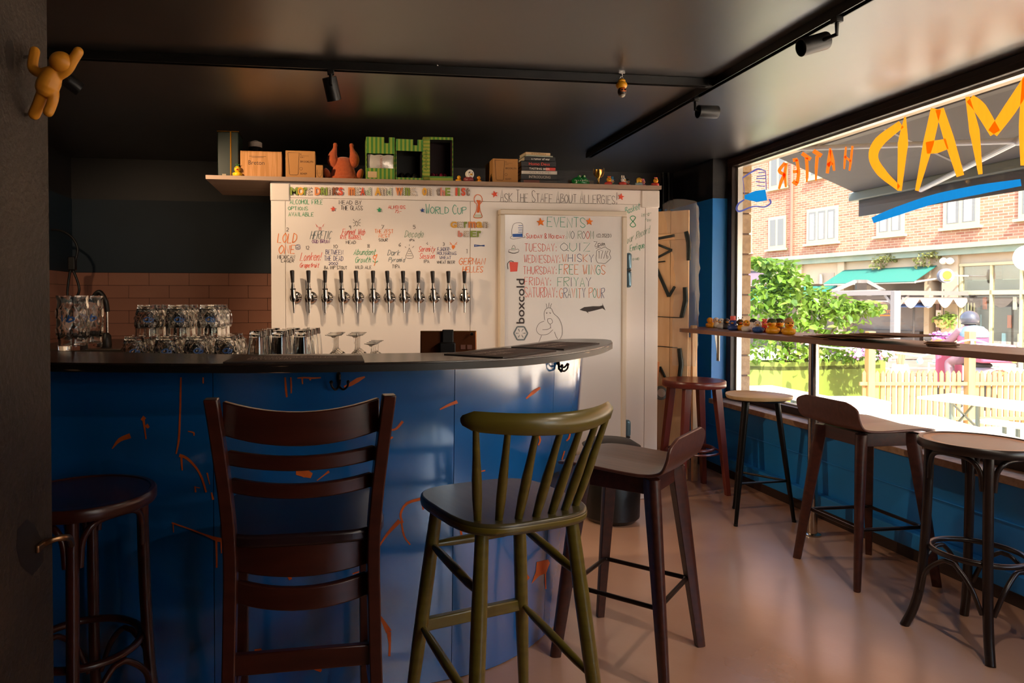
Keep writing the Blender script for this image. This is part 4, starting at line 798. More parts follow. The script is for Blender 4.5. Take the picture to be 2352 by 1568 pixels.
# ---- ladder-back bar chair
t = thing('ladder_back_chair', 'dark mahogany ladder-back bar chair facing the bar', 'chair', (-.084, 1.80, 0), R(2))
def slat(z0, z1, hw, bow, y, th=.018, lift=0):
    g = []
    for k in range(13):
        u = -1 + k / 6; yy = y - bow * (1 - u * u); g.append([Vector((u * hw, yy, z)) for z in (z0 + lift * u * u, z1 + lift * u * u)])
    return MB().sheet(g, th)
for s in (-1, 1):
    path = spline([(s * .198, -.235, 1.083), (s * .185, -.205, .96), (s * .172, -.178, .82), (s * .166, -.168, .70), (s * .168, -.168, .55), (s * .174, -.185, .30), (s * .190, -.225, .0)], 4)
    rings = []
    for i, p in enumerate(path):
        dy = .021 + .004 * math.sin(math.pi * i / (len(path) - 1)); rings.append([p + V(a * .015, b * dy, 0) for a, b in ((-1, -1), (1, -1), (1, 1), (-1, 1))])
    obj('back_post', MB().loft(rings), M_mah, t, bevel=.003, smooth=40)
    obj('leg', MB().loft([[V(s * .175 + a * w, .165 + .02 * (1 - z / .72) + b * w, z) for a, b in ((-1, -1), (1, -1), (1, 1), (-1, 1))] for z, w in ((.72, .019), (.4, .018), (0, .014))]), M_mah, t, bevel=.003)
    obj('side_stretcher', MB().beam((s * .172, -.17, .33), (s * .178, .17, .30), .02, .034, (1, 0, 0)), M_mah, t, bevel=.003); obj('side_rail', MB().beam((s * .168, -.16, .695), (s * .175, .165, .695), .018, .06, (1, 0, 0)), M_mah, t, bevel=.003)
obj('top_slat', slat(.968, 1.046, .180, .034, -.195, lift=.024), M_mah, t, bevel=.003); obj('slat', slat(.908, .942, .172, .034, -.182, lift=.012), M_mah, t, bevel=.004); obj('slat', slat(.841, .875, .166, .034, -.172, lift=.012), M_mah, t, bevel=.004)
obj('rear_rail', slat(.650, .730, .158, .034, -.150, lift=.01), M_mah, t, bevel=.004); obj('rear_stretcher', slat(.570, .625, .156, .036, -.148, lift=.012), M_mah, t, bevel=.004); obj('lower_stretcher', MB().beam((-.16, -.170, .45), (.16, -.170, .45), .018, .05, (0, 1, 0)), M_mah, t, bevel=.003)
obj('front_stretcher', MB().beam((-.175, .185, .26), (.175, .185, .26), .022, .04, (0, 1, 0)), M_mah, t, bevel=.003)
sp = []
for k in range(40):
    a = 2 * math.pi * k / 40; c, s = math.cos(a), math.sin(a); e = 2 / 4.5
    x = math.copysign(abs(c) ** e, c) * (.205 + .012 * s); y = math.copysign(abs(s) ** e, s) * .205
    sp.append((x, y + .015))
obj('seat', MB().prism(sp, .725, .755), wood('dark_mahogany_seat', '1d0f14', '29161a', .3, (4, 1, 1), 5, .3), t, bevel=.008, seg=3)
# ---- green spindle-back bar chair
t = thing('spindle_back_chair', 'olive green spindle-back bar chair standing beside the ladder-back chair', 'chair', (.455, 1.835, 0), R(16.8))
sp = []
for k in range(48):
    a = 2 * math.pi * k / 48; c, s = math.cos(a), math.sin(a); e = 2 / 3.6
    sp.append((math.copysign(abs(c) ** e, c) * (.199 + .006 * s), math.copysign(abs(s) ** e, s) * .2))
obj('seat', MB().prism(sp, .722, .752), M_grs, t, bevel=.007, seg=3); obj('seat_edge', MB().prism([(x * 1.004, y * 1.004) for x, y in sp], .727, .746), M_grn, t, bevel=.006, seg=3)
crest = []
for k in range(21):
    u = -1 + k / 10; x = u * .220; y = -.205 - .095 * (1 - u * u) + .02; zt = 1.040 - .008 * (1 - u * u); hh = .054 * (1 - .10 * u * u) * (1 if abs(u) < .93 else 1 - (abs(u) - .93) / .07 * .5)
    mid_ = zt - .025; crest.append([V(x, y - .011, mid_ - hh / 2 + .006), V(x, y - .013, mid_), V(x, y - .010, mid_ + hh / 2 - .006), V(x, y, mid_ + hh / 2), V(x, y + .010, mid_ + hh / 2 - .008), V(x, y + .011, mid_), V(x, y + .009, mid_ - hh / 2 + .006), V(x, y, mid_ - hh / 2)])
obj('crest_rail', MB().loft(crest), M_grn, t, smooth=60)
for k in range(7):
    u = -1 + k / 3.0; xb, yb = u * .148, -.165 + .035 * u * u; xt, yt = u * .195, -.185 - .095 * (1 - (u * .88) ** 2)
    a, b = V(xb, yb, .745), V(xt, yt, 1.004); obj('spindle', MB().tube([a.lerp(b, q) for q in (0, .25, .45, .7, 1)], [.0095, .0125, .0125, .0095, .0075], 12), M_grn, t, smooth=60)
LG = {}
for sx in (-1, 1):
    for sy in (-1, 1):
        a, b = V(sx * .135, sy * .13, .73), V(sx * .205, sy * .205, 0); LG[sx, sy] = (a, b)
        obj('leg', MB().tube([a.lerp(b, q) for q in (0, .3, .6, 1)], [.0175, .0205, .020, .0145], 14), M_grn, t, smooth=60)
at_z = lambda k, z: LG[k][0].lerp(LG[k][1], (.73 - z) / .73)
def turned(a, b, r=.0135): obj('stretcher', MB().tube([a.lerp(b, q) for q in (0, .2, .5, .8, 1)], [.007, r * .9, r, r * .9, .007], 12), M_grn, t, smooth=60)
turned(at_z((-1, 1), .60), at_z((1, 1), .60)); turned(at_z((-1, -1), .57), at_z((-1, 1), .60)); turned(at_z((1, -1), .57), at_z((1, 1), .62)); turned(at_z((-1, -1), .30), at_z((-1, 1), .36)); turned(at_z((1, -1), .30), at_z((1, 1), .36)); turned(at_z((-1, -1), .27), at_z((1, -1), .27))
obj('footrest', MB().beam(at_z((-1, 1), .36), at_z((1, 1), .36), .022, .036, (0, 1, 0)), M_grn, t, bevel=.004)
# ---- bentwood stools
def bentwood(label, loc, rot, frame, seatm):
    t = thing('bentwood_stool', label, 'stool', loc, rot, 'bentwood stools'); SZ_ = .765; rs = .195
    obj('seat_ring', MB().lathe([(rs - .03, SZ_ - .034), (rs - .004, SZ_ - .034), (rs, SZ_ - .028), (rs, SZ_ - .006), (rs - .005, SZ_), (rs - .016, SZ_), (rs - .020, SZ_ - .005), (rs - .03, SZ_ - .005)], 48), frame, t, smooth=50)
    obj('seat_panel', MB().lathe([(0, SZ_ - .02), (rs - .02, SZ_ - .02), (rs - .02, SZ_ - .003), (rs - .06, SZ_ - .006), (0, SZ_ - .007)], 48), seatm, t, smooth=50)
    for k in range(4):
        a = R(45 + 90 * k); c, s = math.cos(a), math.sin(a); P = lambda r, z: V(r * c, r * s, z)
        obj('leg', MB().tube(spline([P(.155, SZ_ - .03), P(.158, .55), P(.166, .34), P(.178, .18), P(.198, .08), P(.228, .0)], 4), [.0165] * 8 + [.0160] * 13, 12), frame, t, smooth=60)
        b = R(135 + 90 * k)
        def Q(f, r, z): an = a + (b - a) * f; return V(r * math.cos(an), r * math.sin(an), z)
        obj('upper_brace', MB().tube(spline([Q(.07, .155, SZ_ - .16), Q(.1, .155, SZ_ - .09), Q(.22, .150, SZ_ - .052), Q(.5, .135, SZ_ - .046), Q(.78, .150, SZ_ - .052), Q(.9, .155, SZ_ - .09), Q(.93, .155, SZ_ - .16)], 4), .009, 8), frame, t, smooth=60)
        obj('lower_brace', MB().tube(spline([Q(.06, .178, .16), Q(.18, .172, .25), Q(.38, .150, .305), Q(.5, .146, .312), Q(.62, .150, .305), Q(.82, .172, .25), Q(.94, .178, .16)], 4), .0085, 8), frame, t, smooth=60)
    obj('foot_ring', MB().tube([V(.150 * math.cos(2 * math.pi * k / 40), .150 * math.sin(2 * math.pi * k / 40), .335) for k in range(40)], .0105, 10, closed=True), frame, t, smooth=60)
    return t
bentwood('black bentwood stool with light wooden seat beside the window ledge', (2.44, 2.30, 0), R(8.5), M_bent, M_oak)
bentwood('dark mahogany bentwood stool half hidden by the plaster pillar', (-.706, 2.02, 0), R(-35), M_mah, M_mah)
# ---- round red-brown stool
t = thing('round_stool', 'red-brown round stool with square legs in front of the folded tables', 'stool', (2.425, 4.375, 0)); rs = .205
obj('seat', MB().lathe([(0, .715), (rs - .006, .715), (rs, .721), (rs, .756), (rs - .004, .760), (rs - .03, .759), (.10, .750), (0, .748)], 48), M_red, t, smooth=50)
for sx in (-1, 1):
    for sy in (-1, 1):
        a, b = V(sx * .105, sy * .105, .716), V(sx * .165, sy * .150, 0)
        obj('leg', MB().loft([[p + V(x * w, y * w, 0) for x, y in ((-1, -1), (1, -1), (1, 1), (-1, 1))] for p, w in ((a, .024), (a.lerp(b, .5), .021), (b, .016))]), M_red, t, bevel=.004)
        obj('foot_pad', MB().cyl(b, b + V(0, 0, .006), .012), M_bp, t)
obj('foot_ring', MB().tube([V(.128 * math.cos(2 * math.pi * k / 32) * 1.02, .128 * math.sin(2 * math.pi * k / 32), .295) for k in range(32)], .011, 10, closed=True), M_red, t); obj('foot_ring', MB().tube([V(.172 * math.cos(2 * math.pi * k / 32), .165 * math.sin(2 * math.pi * k / 32), .275) for k in range(32)], .0075, 8, closed=True), M_red, t)
# ---- tripod stool with pale seat
C_ = V(2.475, 3.745, 0); feet = [V(2.283, 3.642, 0), V(2.665, 3.665, 0), V(2.468, 3.955, 0)]
t = thing('tripod_stool', 'black metal tripod stool with pale ash seat beside the steel post', 'stool', C_); sp = []
for k in range(48):
    a = 2 * math.pi * k / 48; r = .175 + .010 * math.cos(3 * (a - R(90))); sp.append((r * math.cos(a) * 1.05, r * math.sin(a)))
g = []
for j, q in enumerate((0.001, .35, .7, .9, 1)): g.append([V(x * q, y * q, .732 + .012 * q ** 4) for x, y in sp])
mb = MB().loft([[V(x * .97, y * .97, .724) for x, y in sp], [V(x, y, .735) for x, y in sp]] + g[::-1]); obj('seat', mb, M_ash, t, smooth=50)
obj('seat_underside', MB().lathe([(0, .705), (.15, .712), (.165, .7235), (0, .7236)], 32), M_blkm, t, smooth=50)
tops = [V(*((f - C_).xy * .52), .715) for f in feet]; ft = [f - C_ for f in feet]
for a, b in zip(tops, ft): obj('leg', MB().tube([a, a.lerp(b, .5), b], [.0165, .0145, .0105], 14), M_blkm, t, smooth=60); obj('foot_cap', MB().cyl(b, b + V(0, 0, .012), .0115), M_bp, t)
rg = [a.lerp(b, (.715 - .24) / .715) for a, b in zip(tops, ft)]
for k in range(3): obj('footrest_bar', MB().tube([rg[k], rg[(k + 1) % 3]], .007, 10), M_blkm, t, smooth=60)
# ---- black bin behind the shell stool
t = thing('waste_bin', 'squat black waste bin behind the dark shell stool by the cold room door', 'bin', (1.62, 3.86, 0))
obj('bin_body', MB().lathe([(0, 0), (.135, 0), (.165, .03), (.17, .24), (.165, .25), (.168, .26), (.16, .42), (.15, .435), (0, .435)], 28), mat('black_bag_plastic', '14110f', 0.35, bump=.3, bscale=18), t); obj('lid', MB().lathe([(.0, .435), (.165, .435), (.17, .445), (.12, .475), (0, .482)], 28), M_bp, t)
# ================================================================= WINDOW LEDGE
M_ledge = wood('brown_ledge_wood', '7a5443', '8d6653', .42, (6, 1, 6), 3, .1); ZL = 1.10
led = thing('window_ledge', 'long brown wooden ledge along the window', 'ledge', (2.66, 3.0, ZL - .03))
obj('board', MB().add([(2.468, 4.90, ZL - .028), (2.55, -2.0, ZL - .028), (2.90, -2.0, ZL - .028), (2.895, 4.90, ZL - .028), (2.468, 4.90, ZL), (2.55, -2.0, ZL), (2.90, -2.0, ZL), (2.895, 4.90, ZL)], [(3, 2, 1, 0), (4, 5, 6, 7), (0, 1, 5, 4), (1, 2, 6, 5), (2, 3, 7, 6), (3, 0, 4, 7)]), M_ledge, led, bevel=.003, world=True)
M_brk = mat('white_steel_bracket', 'd9d2c4', 0.35, metal=0.2); yb = 4.86
br = obj('bracket', MB().bb(2.52, 2.893, yb - .016, yb + .016, ZL - .034, ZL - .0285).bb(2.887, 2.893, yb - .018, yb + .018, ZL - .26, ZL - .03).add([(2.55, yb - .002, ZL - .034), (2.886, yb - .002, ZL - .034), (2.886, yb - .002, ZL - .25), (2.86, yb - .002, ZL - .06), (2.55, yb + .002, ZL - .034), (2.886, yb + .002, ZL - .034), (2.886, yb + .002, ZL - .25), (2.86, yb + .002, ZL - .06)], [(0, 1, 2, 3), (7, 6, 5, 4), (0, 4, 5, 1), (1, 5, 6, 2), (2, 6, 7, 3), (3, 7, 4, 0)]), M_brk, led, world=True)
obj('screw', MB().cyl((2.886, yb - .006, ZL - .245), (2.883, yb - .006, ZL - .245), .004), M_ch, br, world=True)
M_chr = mat('brushed_steel_post', 'c8beb2', 0.18, metal=1.0)
ps = thing('steel_post', 'shiny steel post carrying the window ledge', 'post', (2.618, 3.45, 0))
obj('tube', MB().lathe([(.0255, .006), (.0255, ZL - .032), (.045, ZL - .032), (.045, ZL - .0285), (0, ZL - .0285)], 28), M_chr, ps, smooth=50); obj('floor_flange', MB().lathe([(0, .0), (.046, 0), (.045, .008), (.027, .014), (.0256, .014)], 28), M_chr, ps, smooth=50)
# ---------------------------------------------------------------- rubber ducks
DK = {}
def duck(loc, rot, s, body, head, beak, hat, label, grp):
    t = thing('rubber_duck', label, 'rubber duck', loc, rot, grp)
    def me(key, f):
        if key not in DK: DK[key] = f()
        return DK[key]
    B = mat('rubber_' + body, body, .35, sub=.0); Hm = mat('rubber_' + head, head, .35); K = mat('rubber_' + beak, beak, .35)
    def bodym():
        mb = MB(); mb.lathe([(0, 0), (.022, 0), (.030, .006), (.033, .016), (.029, .028), (.018, .036), (0, .038)], 18, sx=1.25)
        mb.tube(spline([(-.026, 0, .022), (-.038, 0, .034), (-.044, 0, .043)], 3), [.014, .0125, .011, .009, .007, .004, .001], 8)
        for q in (-1, 1): mb.sph((-.004, q * .027, .021), (.020, .008, .012), 10, 6)
        return mb.mesh('body', None, 60)
    o = link('body', me('b', bodym).copy() if False else me('b', bodym).copy(), t); o.data.materials.append(B); o.scale = (s,) * 3
    o = link('head', me('h', lambda: MB().sph((.010, 0, .054), .022, 16, 10).mesh('head', None, 60)).copy(), t); o.data.materials.append(Hm); o.scale = (s,) * 3
    o = link('beak', me('k', lambda: MB().sph((.033, 0, .051), (.010, .010, .0035), 12, 6).sph((.031, 0, .0475), (.008, .008, .003), 12, 6).mesh('beak', None, 60)).copy(), t); o.data.materials.append(K); o.scale = (s,) * 3
    e = link('eyes', me('e', lambda: MB().sph((.0285, .010, .061), .0035, 8, 6).sph((.0285, -.010, .061), .0035, 8, 6).mesh('eyes', None, 60)).copy(), t); e.data.materials.append(flat('181414')); e.scale = (s,) * 3
    if hat:
        kind, hc = hat; hm = MB(); nm = 'hat'
        if kind == 'top': hm.lathe([(0, .068), (.026, .068), (.026, .071), (.016, .071), (.018, .096), (0, .096)], 18, (.006, 0, 0))
        elif kind == 'bowl': hm.lathe([(0, .060), (.024, .060), (.023, .070), (.014, .080), (0, .083)], 18, (.007, 0, 0))
        elif kind == 'straw': hm.lathe([(.03, .062), (.024, .064), (.022, .070), (.016, .083), (.008, .089), (0, .090)], 18, (.004, 0, 0)); hm.lathe([(.0225, .066), (.0245, .068), (.0225, .070)], 18, (.004, 0, 0))
        elif kind == 'ears': nm = 'ears'; [hm.sph((.004, q * .011, .082), (.004, .007, .016), 10, 7) for q in (-1, 1)]
        elif kind == 'hair': nm = 'hair'; hm.sph((.004, 0, .057), (.023, .0245, .0235), 14, 9); [hm.sph((.006, q * .024, .040), (.009, .008, .018), 10, 7) for q in (-1, 1)]
        elif kind == 'hood': nm = 'hood'; hm.tube([V(.018, .024 * math.cos(2 * math.pi * k / 20), .054 + .024 * math.sin(2 * math.pi * k / 20)) for k in range(20)], .007, 8, closed=True); hm.sph((.003, 0, .055), (.022, .025, .025), 14, 9)
        elif kind == 'leaf': nm = 'leaf_crown'; [hm.cyl((.008, 0, .072), (.008 + .016 * math.cos(a), .016 * math.sin(a), .092), .004, .0008, 6) for a in (0, 1.05, 2.1, 3.14, 4.2, 5.2)]; hm.cyl((.008, 0, .072), (.008, 0, .1), .004, .0008, 6)
        elif kind == 'tuft': nm = 'antennae'; [hm.tube([(.008, q * .007, .072), (.010, q * .012, .086)], .0018, 6) for q in (-1, 1)]; [hm.sph((.010, q * .012, .087), .0035, 8, 6) for q in (-1, 1)]
        elif kind == 'bow': nm = 'bow'; [hm.sph((.010, q * .008, .080), (.005, .009, .006), 10, 6) for q in (-1, 1)]
        h = obj(nm, hm, mat('rubber_' + hc, hc, .5), t, smooth=50); h.scale = (s,) * 3
    return t
def ledge_x(px, y):
    a = (px - CX_) / F_; return y * (math.sin(YAW) + a * math.cos(YAW)) / (math.cos(YAW) - a * math.sin(YAW))
LD = [(1632, 4.74, 20, 'f2a21c', 'f2a21c', 'e8641e', None, 'plain yellow rubber duck closest to the blue wall on the ledge'), (1644, 4.62, 200, 'd8c8b0', 'd8c2b4', 'f0b030', None, 'beige rubber duck with pinkish head on the ledge'), (1658, 4.52, 160, 'd9d3ca', 'dcd6cc', 'e89a30', None, 'off-white rubber duck on the ledge'),
      (1668, 4.40, 190, '4a4644', '3a3634', 'e8a030', None, 'charcoal rubber duck with dark round head on the ledge'), (1684, 4.30, 170, '2c4a90', '2f4f98', 'e89a30', ('top', 'e8685a'), 'navy rubber duck in a red top hat on the ledge'), (1700, 4.19, 185, 'efa51a', '6a4a20', 'e8641e', ('tuft', '3a2c1c'), 'bee rubber duck with brown head and antennae'),
      (1716, 4.11, 165, 'e9e3dc', 'efa51a', 'e8641e', None, 'rubber duck with yellow head on a white body'), (1730, 4.06, 200, 'ece8e2', 'e8e2da', 'e89a30', ('bowl', '2a2624'), 'white rubber duck with black cap'), (1742, 3.98, 170, '2f5aa6', 'e8d0c4', 'f0b030', None, 'blue rubber duck with pale head'),
      (1756, 3.93, 185, 'e2453a', 'e6604e', 'f4c030', ('bow', 'e8645a'), 'red rubber duck with a bow on the ledge'), (1775, 3.86, 150, 'efa51a', 'efa51a', 'e8641e', ('bowl', '3f4a22'), 'yellow rubber duck in a dark green cap'), (1791, 3.78, 175, '7a4a24', 'efa51a', 'e8641e', ('bowl', '4a3a22'), 'brown rubber duck in a dark bowler hat'), (1812, 3.70, 190, 'efa51a', 'efa51a', 'e8641e', ('straw', 'b98a54'), 'yellow rubber duck in a straw hat')]
for i_, (px, y, rt, b, h, k, hat, lab) in enumerate(LD): y += .10 * (i_ % 2) - .03; duck((ledge_x(px, y), y, ZL), R(rt + 60), 1.0 if px < 1760 else 1.12, b, h, k, hat, lab, 'rubber ducks on the window ledge')
SD = [(540, 'e8b21c', 'e8b21c', 'd8402c', ('leaf', '3f7a34'), 'yellow rubber duck with green leaf crown beside the tin'), (1054, 'e8a024', 'f0b22c', 'e8641e', None, 'tiny plain duck beside the green boxes'), (1077, '8a3a3c', 'e8d9c8', 'f0b22c', ('hood', 'e9e0d4'), 'dark red rubber duck in a white fur hood'), (1100, 'f09a24', 'f4a42c', 'e8641e', None, 'tiny round orange duck beside the cardboard box'),
      (1400, 'd8433a', 'f0b030', 'ee7a24', ('bow', 'e06a3a'), 'yellow rubber duck in a red shirt nearest the trophy'), (1415, '4f8a5a', 'e9e3da', 'f0a03a', ('top', '3a8ac0'), 'green rubber duck in a tall blue hat'), (1432, 'd8463a', 'ece6e0', 'f0b22c', ('ears', 'e8d6c4'), 'rabbit-eared rubber duck in a red coat'), (1451, 'b03a34', 'eadfd4', 'e88a2a', ('bowl', '2f2622'), 'red rubber duck with white face and black cap'),
      (1469, '9ab0ba', 'f0b22c', 'ee8a2a', ('hair', 'f0c244'), 'pale blue rubber duck with long blond hair'), (1487, 'e08aa0', 'e690a4', 'f0a43a', ('bow', 'e88aa6'), 'pink rubber duck with a pink bow'), (1507, 'd8443a', 'f0aa2c', 'ee8a2a', ('bow', 'e8705a'), 'yellow rubber duck in a red shirt at the board end')]
for px, b, h, k, hat, lab in SD:
    p = ay(px, 425, 4.235); s_ = .55 if px in (1054, 1100) else (.72 if px > 1300 else .85)
    duck((p.x + (.012 if px == 540 else 0), 4.25 + (.062 if px in (1415, 1451, 1487) else 0), SZ), R(-88 + (px % 7) * 4), s_ if px != 1077 else .95, b, h, k, hat, lab, 'rubber ducks on the cold room board')
# ---------------------------------------------------------------- card menus on the ledge
M_kraft = [mat('kraft_card_a', 'a37a56', .7, col2='b0875f', scale=4), mat('kraft_card_b', '8a6246', .7), mat('kraft_card_c', '6f4c3a', .7)]
rnd = random.Random(4)
for k in range(14):
    q = k / 13; y = 3.36 - .50 * q + rnd.uniform(-.02, .02); x = 2.63 + rnd.uniform(-.05, .05); c = thing('menu_card', 'brown card menu in the loose fanned pile on the ledge', 'menu', (x, y, ZL + .0006 + .0030 * k), R(rnd.uniform(-14, 14)), 'card menus on the ledge')
    obj('card', MB().box((0, 0, .0012), (.20, .30, .0024)), M_kraft[k % 3], c); obj('clip', MB().box((0, .135, .0026), (.05, .016, .0006)), M_blkm if k in (3, 7) else M_kraft[2], c)
for k in range(6):
    c = thing('drink_coaster', 'round brown coaster in the low stack beside the card menus', 'coaster', (2.625 + rnd.uniform(-.01, .01), 2.66 + rnd.uniform(-.012, .012), ZL + .0005 + k * .0031), group='coasters on the ledge'); obj('disc', MB().lathe([(0, 0), (.052, 0), (.053, .0008), (.053, .0022), (.052, .003), (0, .003)], 28), M_kraft[k % 3], c)
# ================================================================= FOLDED TABLES IN THE CORNER
M_pine = wood('pine_board', 'dcb07e', 'ecc696', .55, (6, 6, 1), 3, .05); M_grm = mat('dark_green_steel', '232b28', .4, metal=.3); M_orw = wood('orange_oiled_wood', 'b0642e', 'c4763a', .45, (6, 6, 1), 3, .1)
def lean(name, label, a, b, z1, th, planks, tilt=0):
    # board standing on end: a -> b is its width on the floor, z1 its height, th its thickness (behind)
    a, b = V(*a, 0), V(*b, 0); u = (b - a); wdt = u.length; t = thing(name, label, 'table', a.lerp(b, .5), math.atan2(u.y, u.x), 'folded beer tables'); t.rotation_euler.x = 0
    for k in range(planks):
        x0 = -wdt / 2 + wdt * k / planks + .001; x1 = -wdt / 2 + wdt * (k + 1) / planks - .001
        obj('plank', MB().bb(x0, x1, 0, th, .003, z1 - .004 * (k % 2)), M_pine, t, bevel=.003)
    return t, wdt
t, w = lean('folded_table', 'pine beer table stood on end with its steel legs folded against it', (2.135, 4.97), (2.515, 4.62), 1.955, .026, 4)
for z in (1.74, .16): obj('batten', MB().bb(-w / 2 + .02, w / 2 - .01, -.022, -.0005, z, z + .045), M_pine, t, bevel=.003)
zz = lambda py: ay(1545, py, 4.72).z
xx = lambda px: (ledge_x(px, 4.72) - (2.135 + 2.515) / 2) / math.cos(math.atan2(-.35, .38)) 
def bar(p, q, w_=.022, h=.018, m=M_grm, n='leg_tube'): obj(n, MB().beam((xx(p[0]), -.014, zz(p[1])), (xx(q[0]), -.014, zz(q[1])), w_, h, (1, 0, .001)), m, t, bevel=.003)
bar((1516, 548), (1545, 542), n='leg_plate'); bar((1516, 560), (1540, 575), .016); bar((1516, 592), (1540, 575), .016); bar((1516, 615), (1536, 681)); bar((1536, 681), (1545, 658), .018); bar((1514, 602), (1530, 600), .008); bar((1516, 727), (1556, 729), .006, .006, n='latch_rod'); bar((1514, 795), (1550, 797), .006, .006, n='latch_rod')
for p in ([(1562, 535), (1566, 560), (1566, 600)], [(1561, 660), (1562, 690), (1556, 728)], [(1553, 798), (1556, 835), (1553, 872)]): obj('leg_tube', MB().tube([V(xx(a), -.022, zz(b)) for a, b in p], [.016, .018, .015], 10), M_grm, t)
bar((1514, 875), (1523, 842), .014); bar((1523, 842), (1533, 872), .014)
t2, w2 = lean('folded_table', 'pine bench board stood on end behind the folded table', (2.30, 5.02), (2.58, 4.76), 1.90, .028, 2); t2.name = 'folded_bench'
obj('leg_tube', MB().tube([V(.16, -.04, .3), V(.17, -.045, 1.6)], .014, 10), M_grm, t2)
t3, w3 = lean('folded_bench', 'brown weathered bench board stood on end nearest the blue wall', (2.47, 5.12), (2.70, 4.93), 1.02, .03, 2)
pl = thing('plank_prop', 'slim pale plank leaning against the folded boards', 'plank', (2.56, 4.60, 0)); obj('plank', MB().beam((0, 0, 0), (.02, .06, 1.12), .045, .022, (1, .3, 0)), M_pine, pl, bevel=.003)
tr = thing('wheeled_trolley', 'orange wooden trolley stood on edge with grey caster wheel', 'trolley', (2.22, 4.63, 0)); obj('slat', MB().beam((-.02, 0, 0), (.07, .05, .86), .07, .025, (1, -.3, 0)), M_orw, tr, bevel=.004); obj('slat', MB().beam((-.078, .07, 0), (-.04, .09, .84), .07, .025, (1, -.3, 0)), M_orw, tr, bevel=.004)
wc_ = ay(1517, 902, 4.585) - V(2.22, 4.63, 0); wl_ = obj('caster_wheel', MB().lathe([(.012, -.013), (.046, -.013), (.050, -.008), (.050, .008), (.046, .013), (.012, .013)], 28, wc_, M=Matrix.Rotation(R(80), 3, 'X')), mat('grey_rubber', '6e7474', .5), tr)
obj('hub', MB().lathe([(0, -.016), (.034, -.015), (.030, .015), (0, .016)], 24, wc_, M=Matrix.Rotation(R(80), 3, 'X')), mat('white_plastic_hub', 'dcd6d0', .4), wl_); obj('fork', MB().beam(wc_ + V(0, -.022, 0), wc_ + V(.055, .0, -.01), .024, .006, (0, 0, 1)), M_brk, tr, bevel=.002)
# plastic wrap hanging round the boards
pw = thing('plastic_wrap', 'crumpled clear plastic wrap hanging over the folded table', 'plastic wrap', (2.54, 4.62, .9)); grid = []; rnd = random.Random(9)
edge = [(2.43, 4.685), (2.47, 4.64), (2.525, 4.592), (2.565, 4.60), (2.60, 4.66), (2.635, 4.74)]
for i in range(26):
    z = 2.0 - 1.17 * i / 25; row = []; cut = .25 if z < 1.45 else 0
    for j, (x, y) in enumerate(spline([V(*e, 0) for e in edge], 4) if False else [(p.x, p.y) for p in spline([V(*e, 0) for e in edge], 4)]):
        f = j / 20; d = .014 * math.sin(9 * f + 5 * z) + rnd.uniform(-.008, .008); lift = max(0, (z - 1.955)) * 0
        if f < .42 and z > 1.5: x, y = 2.525 + (x - 2.525) * (1 + (z - 1.5) * 1.2), 4.592 + (y - 4.592) * (1 + (z - 1.5) * 1.2)
        row.append(V(x + d * .7, y - abs(d), z + (.03 * math.sin(7 * f) if i == 0 else 0)))
    grid.append(row)
obj('film', MB().sheet(grid), film_mat('crumpled_film', 'd8d4cc', .78, .1), pw, world=True, smooth=80)
# ================================================================= THINGS ON THE BOARD
M_card = mat('brown_cardboard', 'b98250', .75, col2='a8733f', scale=90, stretch=(1, .05, .05), lo=.45, hi=.55); M_card2 = mat('tan_cardboard', 'b07a42', .7); M_ink = flat('3a2418')
def carton(name, label, px0, px1, py1, depth, y=4.255, rot=0, mt=M_card, open_=False):
    a, b = ay(px0, 418, y), ay(px1, py1, y); w_ = b.x - a.x; h = b.z - SZ; t = thing(name, label, 'box', ((a.x + b.x) / 2, y + depth / 2, SZ), rot)
    body = obj('carton', MB().bb(-w_ / 2, w_ / 2, -depth / 2, depth / 2, 0, h), mt, t, bevel=.003)
    if open_:
        for s in (-1, 1): obj('flap', MB().add([(-w_ / 2, s * depth / 2, h), (w_ / 2, s * depth / 2, h), (w_ / 2 * .9, s * .004, h + .016), (-w_ / 2 * .9, s * .004, h + .016), (-w_ / 2, s * depth / 2, h + .003), (w_ / 2, s * depth / 2, h + .003), (w_ / 2 * .9, s * .004, h + .019), (-w_ / 2 * .9, s * .004, h + .019)], [(0, 1, 2, 3), (7, 6, 5, 4), (0, 4, 5, 1), (1, 5, 6, 2), (2, 6, 7, 3), (3, 7, 4, 0)]), mt, t)
    return t, w_, h, -depth / 2
tin = thing('oil_tin', 'tall dark green square tin at the end of the board', 'tin', (ay(524, 400, 4.27).x, 4.36, SZ), R(0)); h = ay(524, 302, 4.27).z - SZ; wt = .118
obj('tin_body', MB().bb(-.063, .063, -.09, .09, 0, h), mat('dark_green_tin', '0c1810', .4), tin, bevel=.006); obj('rim', MB().bb(-.065, .065, -.092, .092, h - .001, h + .004), M_gold, tin, bevel=.002); obj('corner_seam', MB().bb(.012, .020, -.0925, -.0895, 0, h), M_gold, tin); obj('printed_label', MB().bb(-.035, -.012, -.0915, -.0905, .004, .022), flat('8a7a62'), tin)
t, w, h, yf = carton('cardboard_box', 'cardboard box with half-open lid beside the dark tin', 552, 647, 350, .17, open_=True); text_fit('Breton', M_ink, -.075, .02, h * .50, h * .50 + .026, yf - .0006, 'printed_text', t, world=False)
for k in range(2): obj('printed_text', MB().box((-.02, yf - .0006, h * .82 - .006 * k), (.10 - .03 * k, .0006, .002)), M_ink, t)
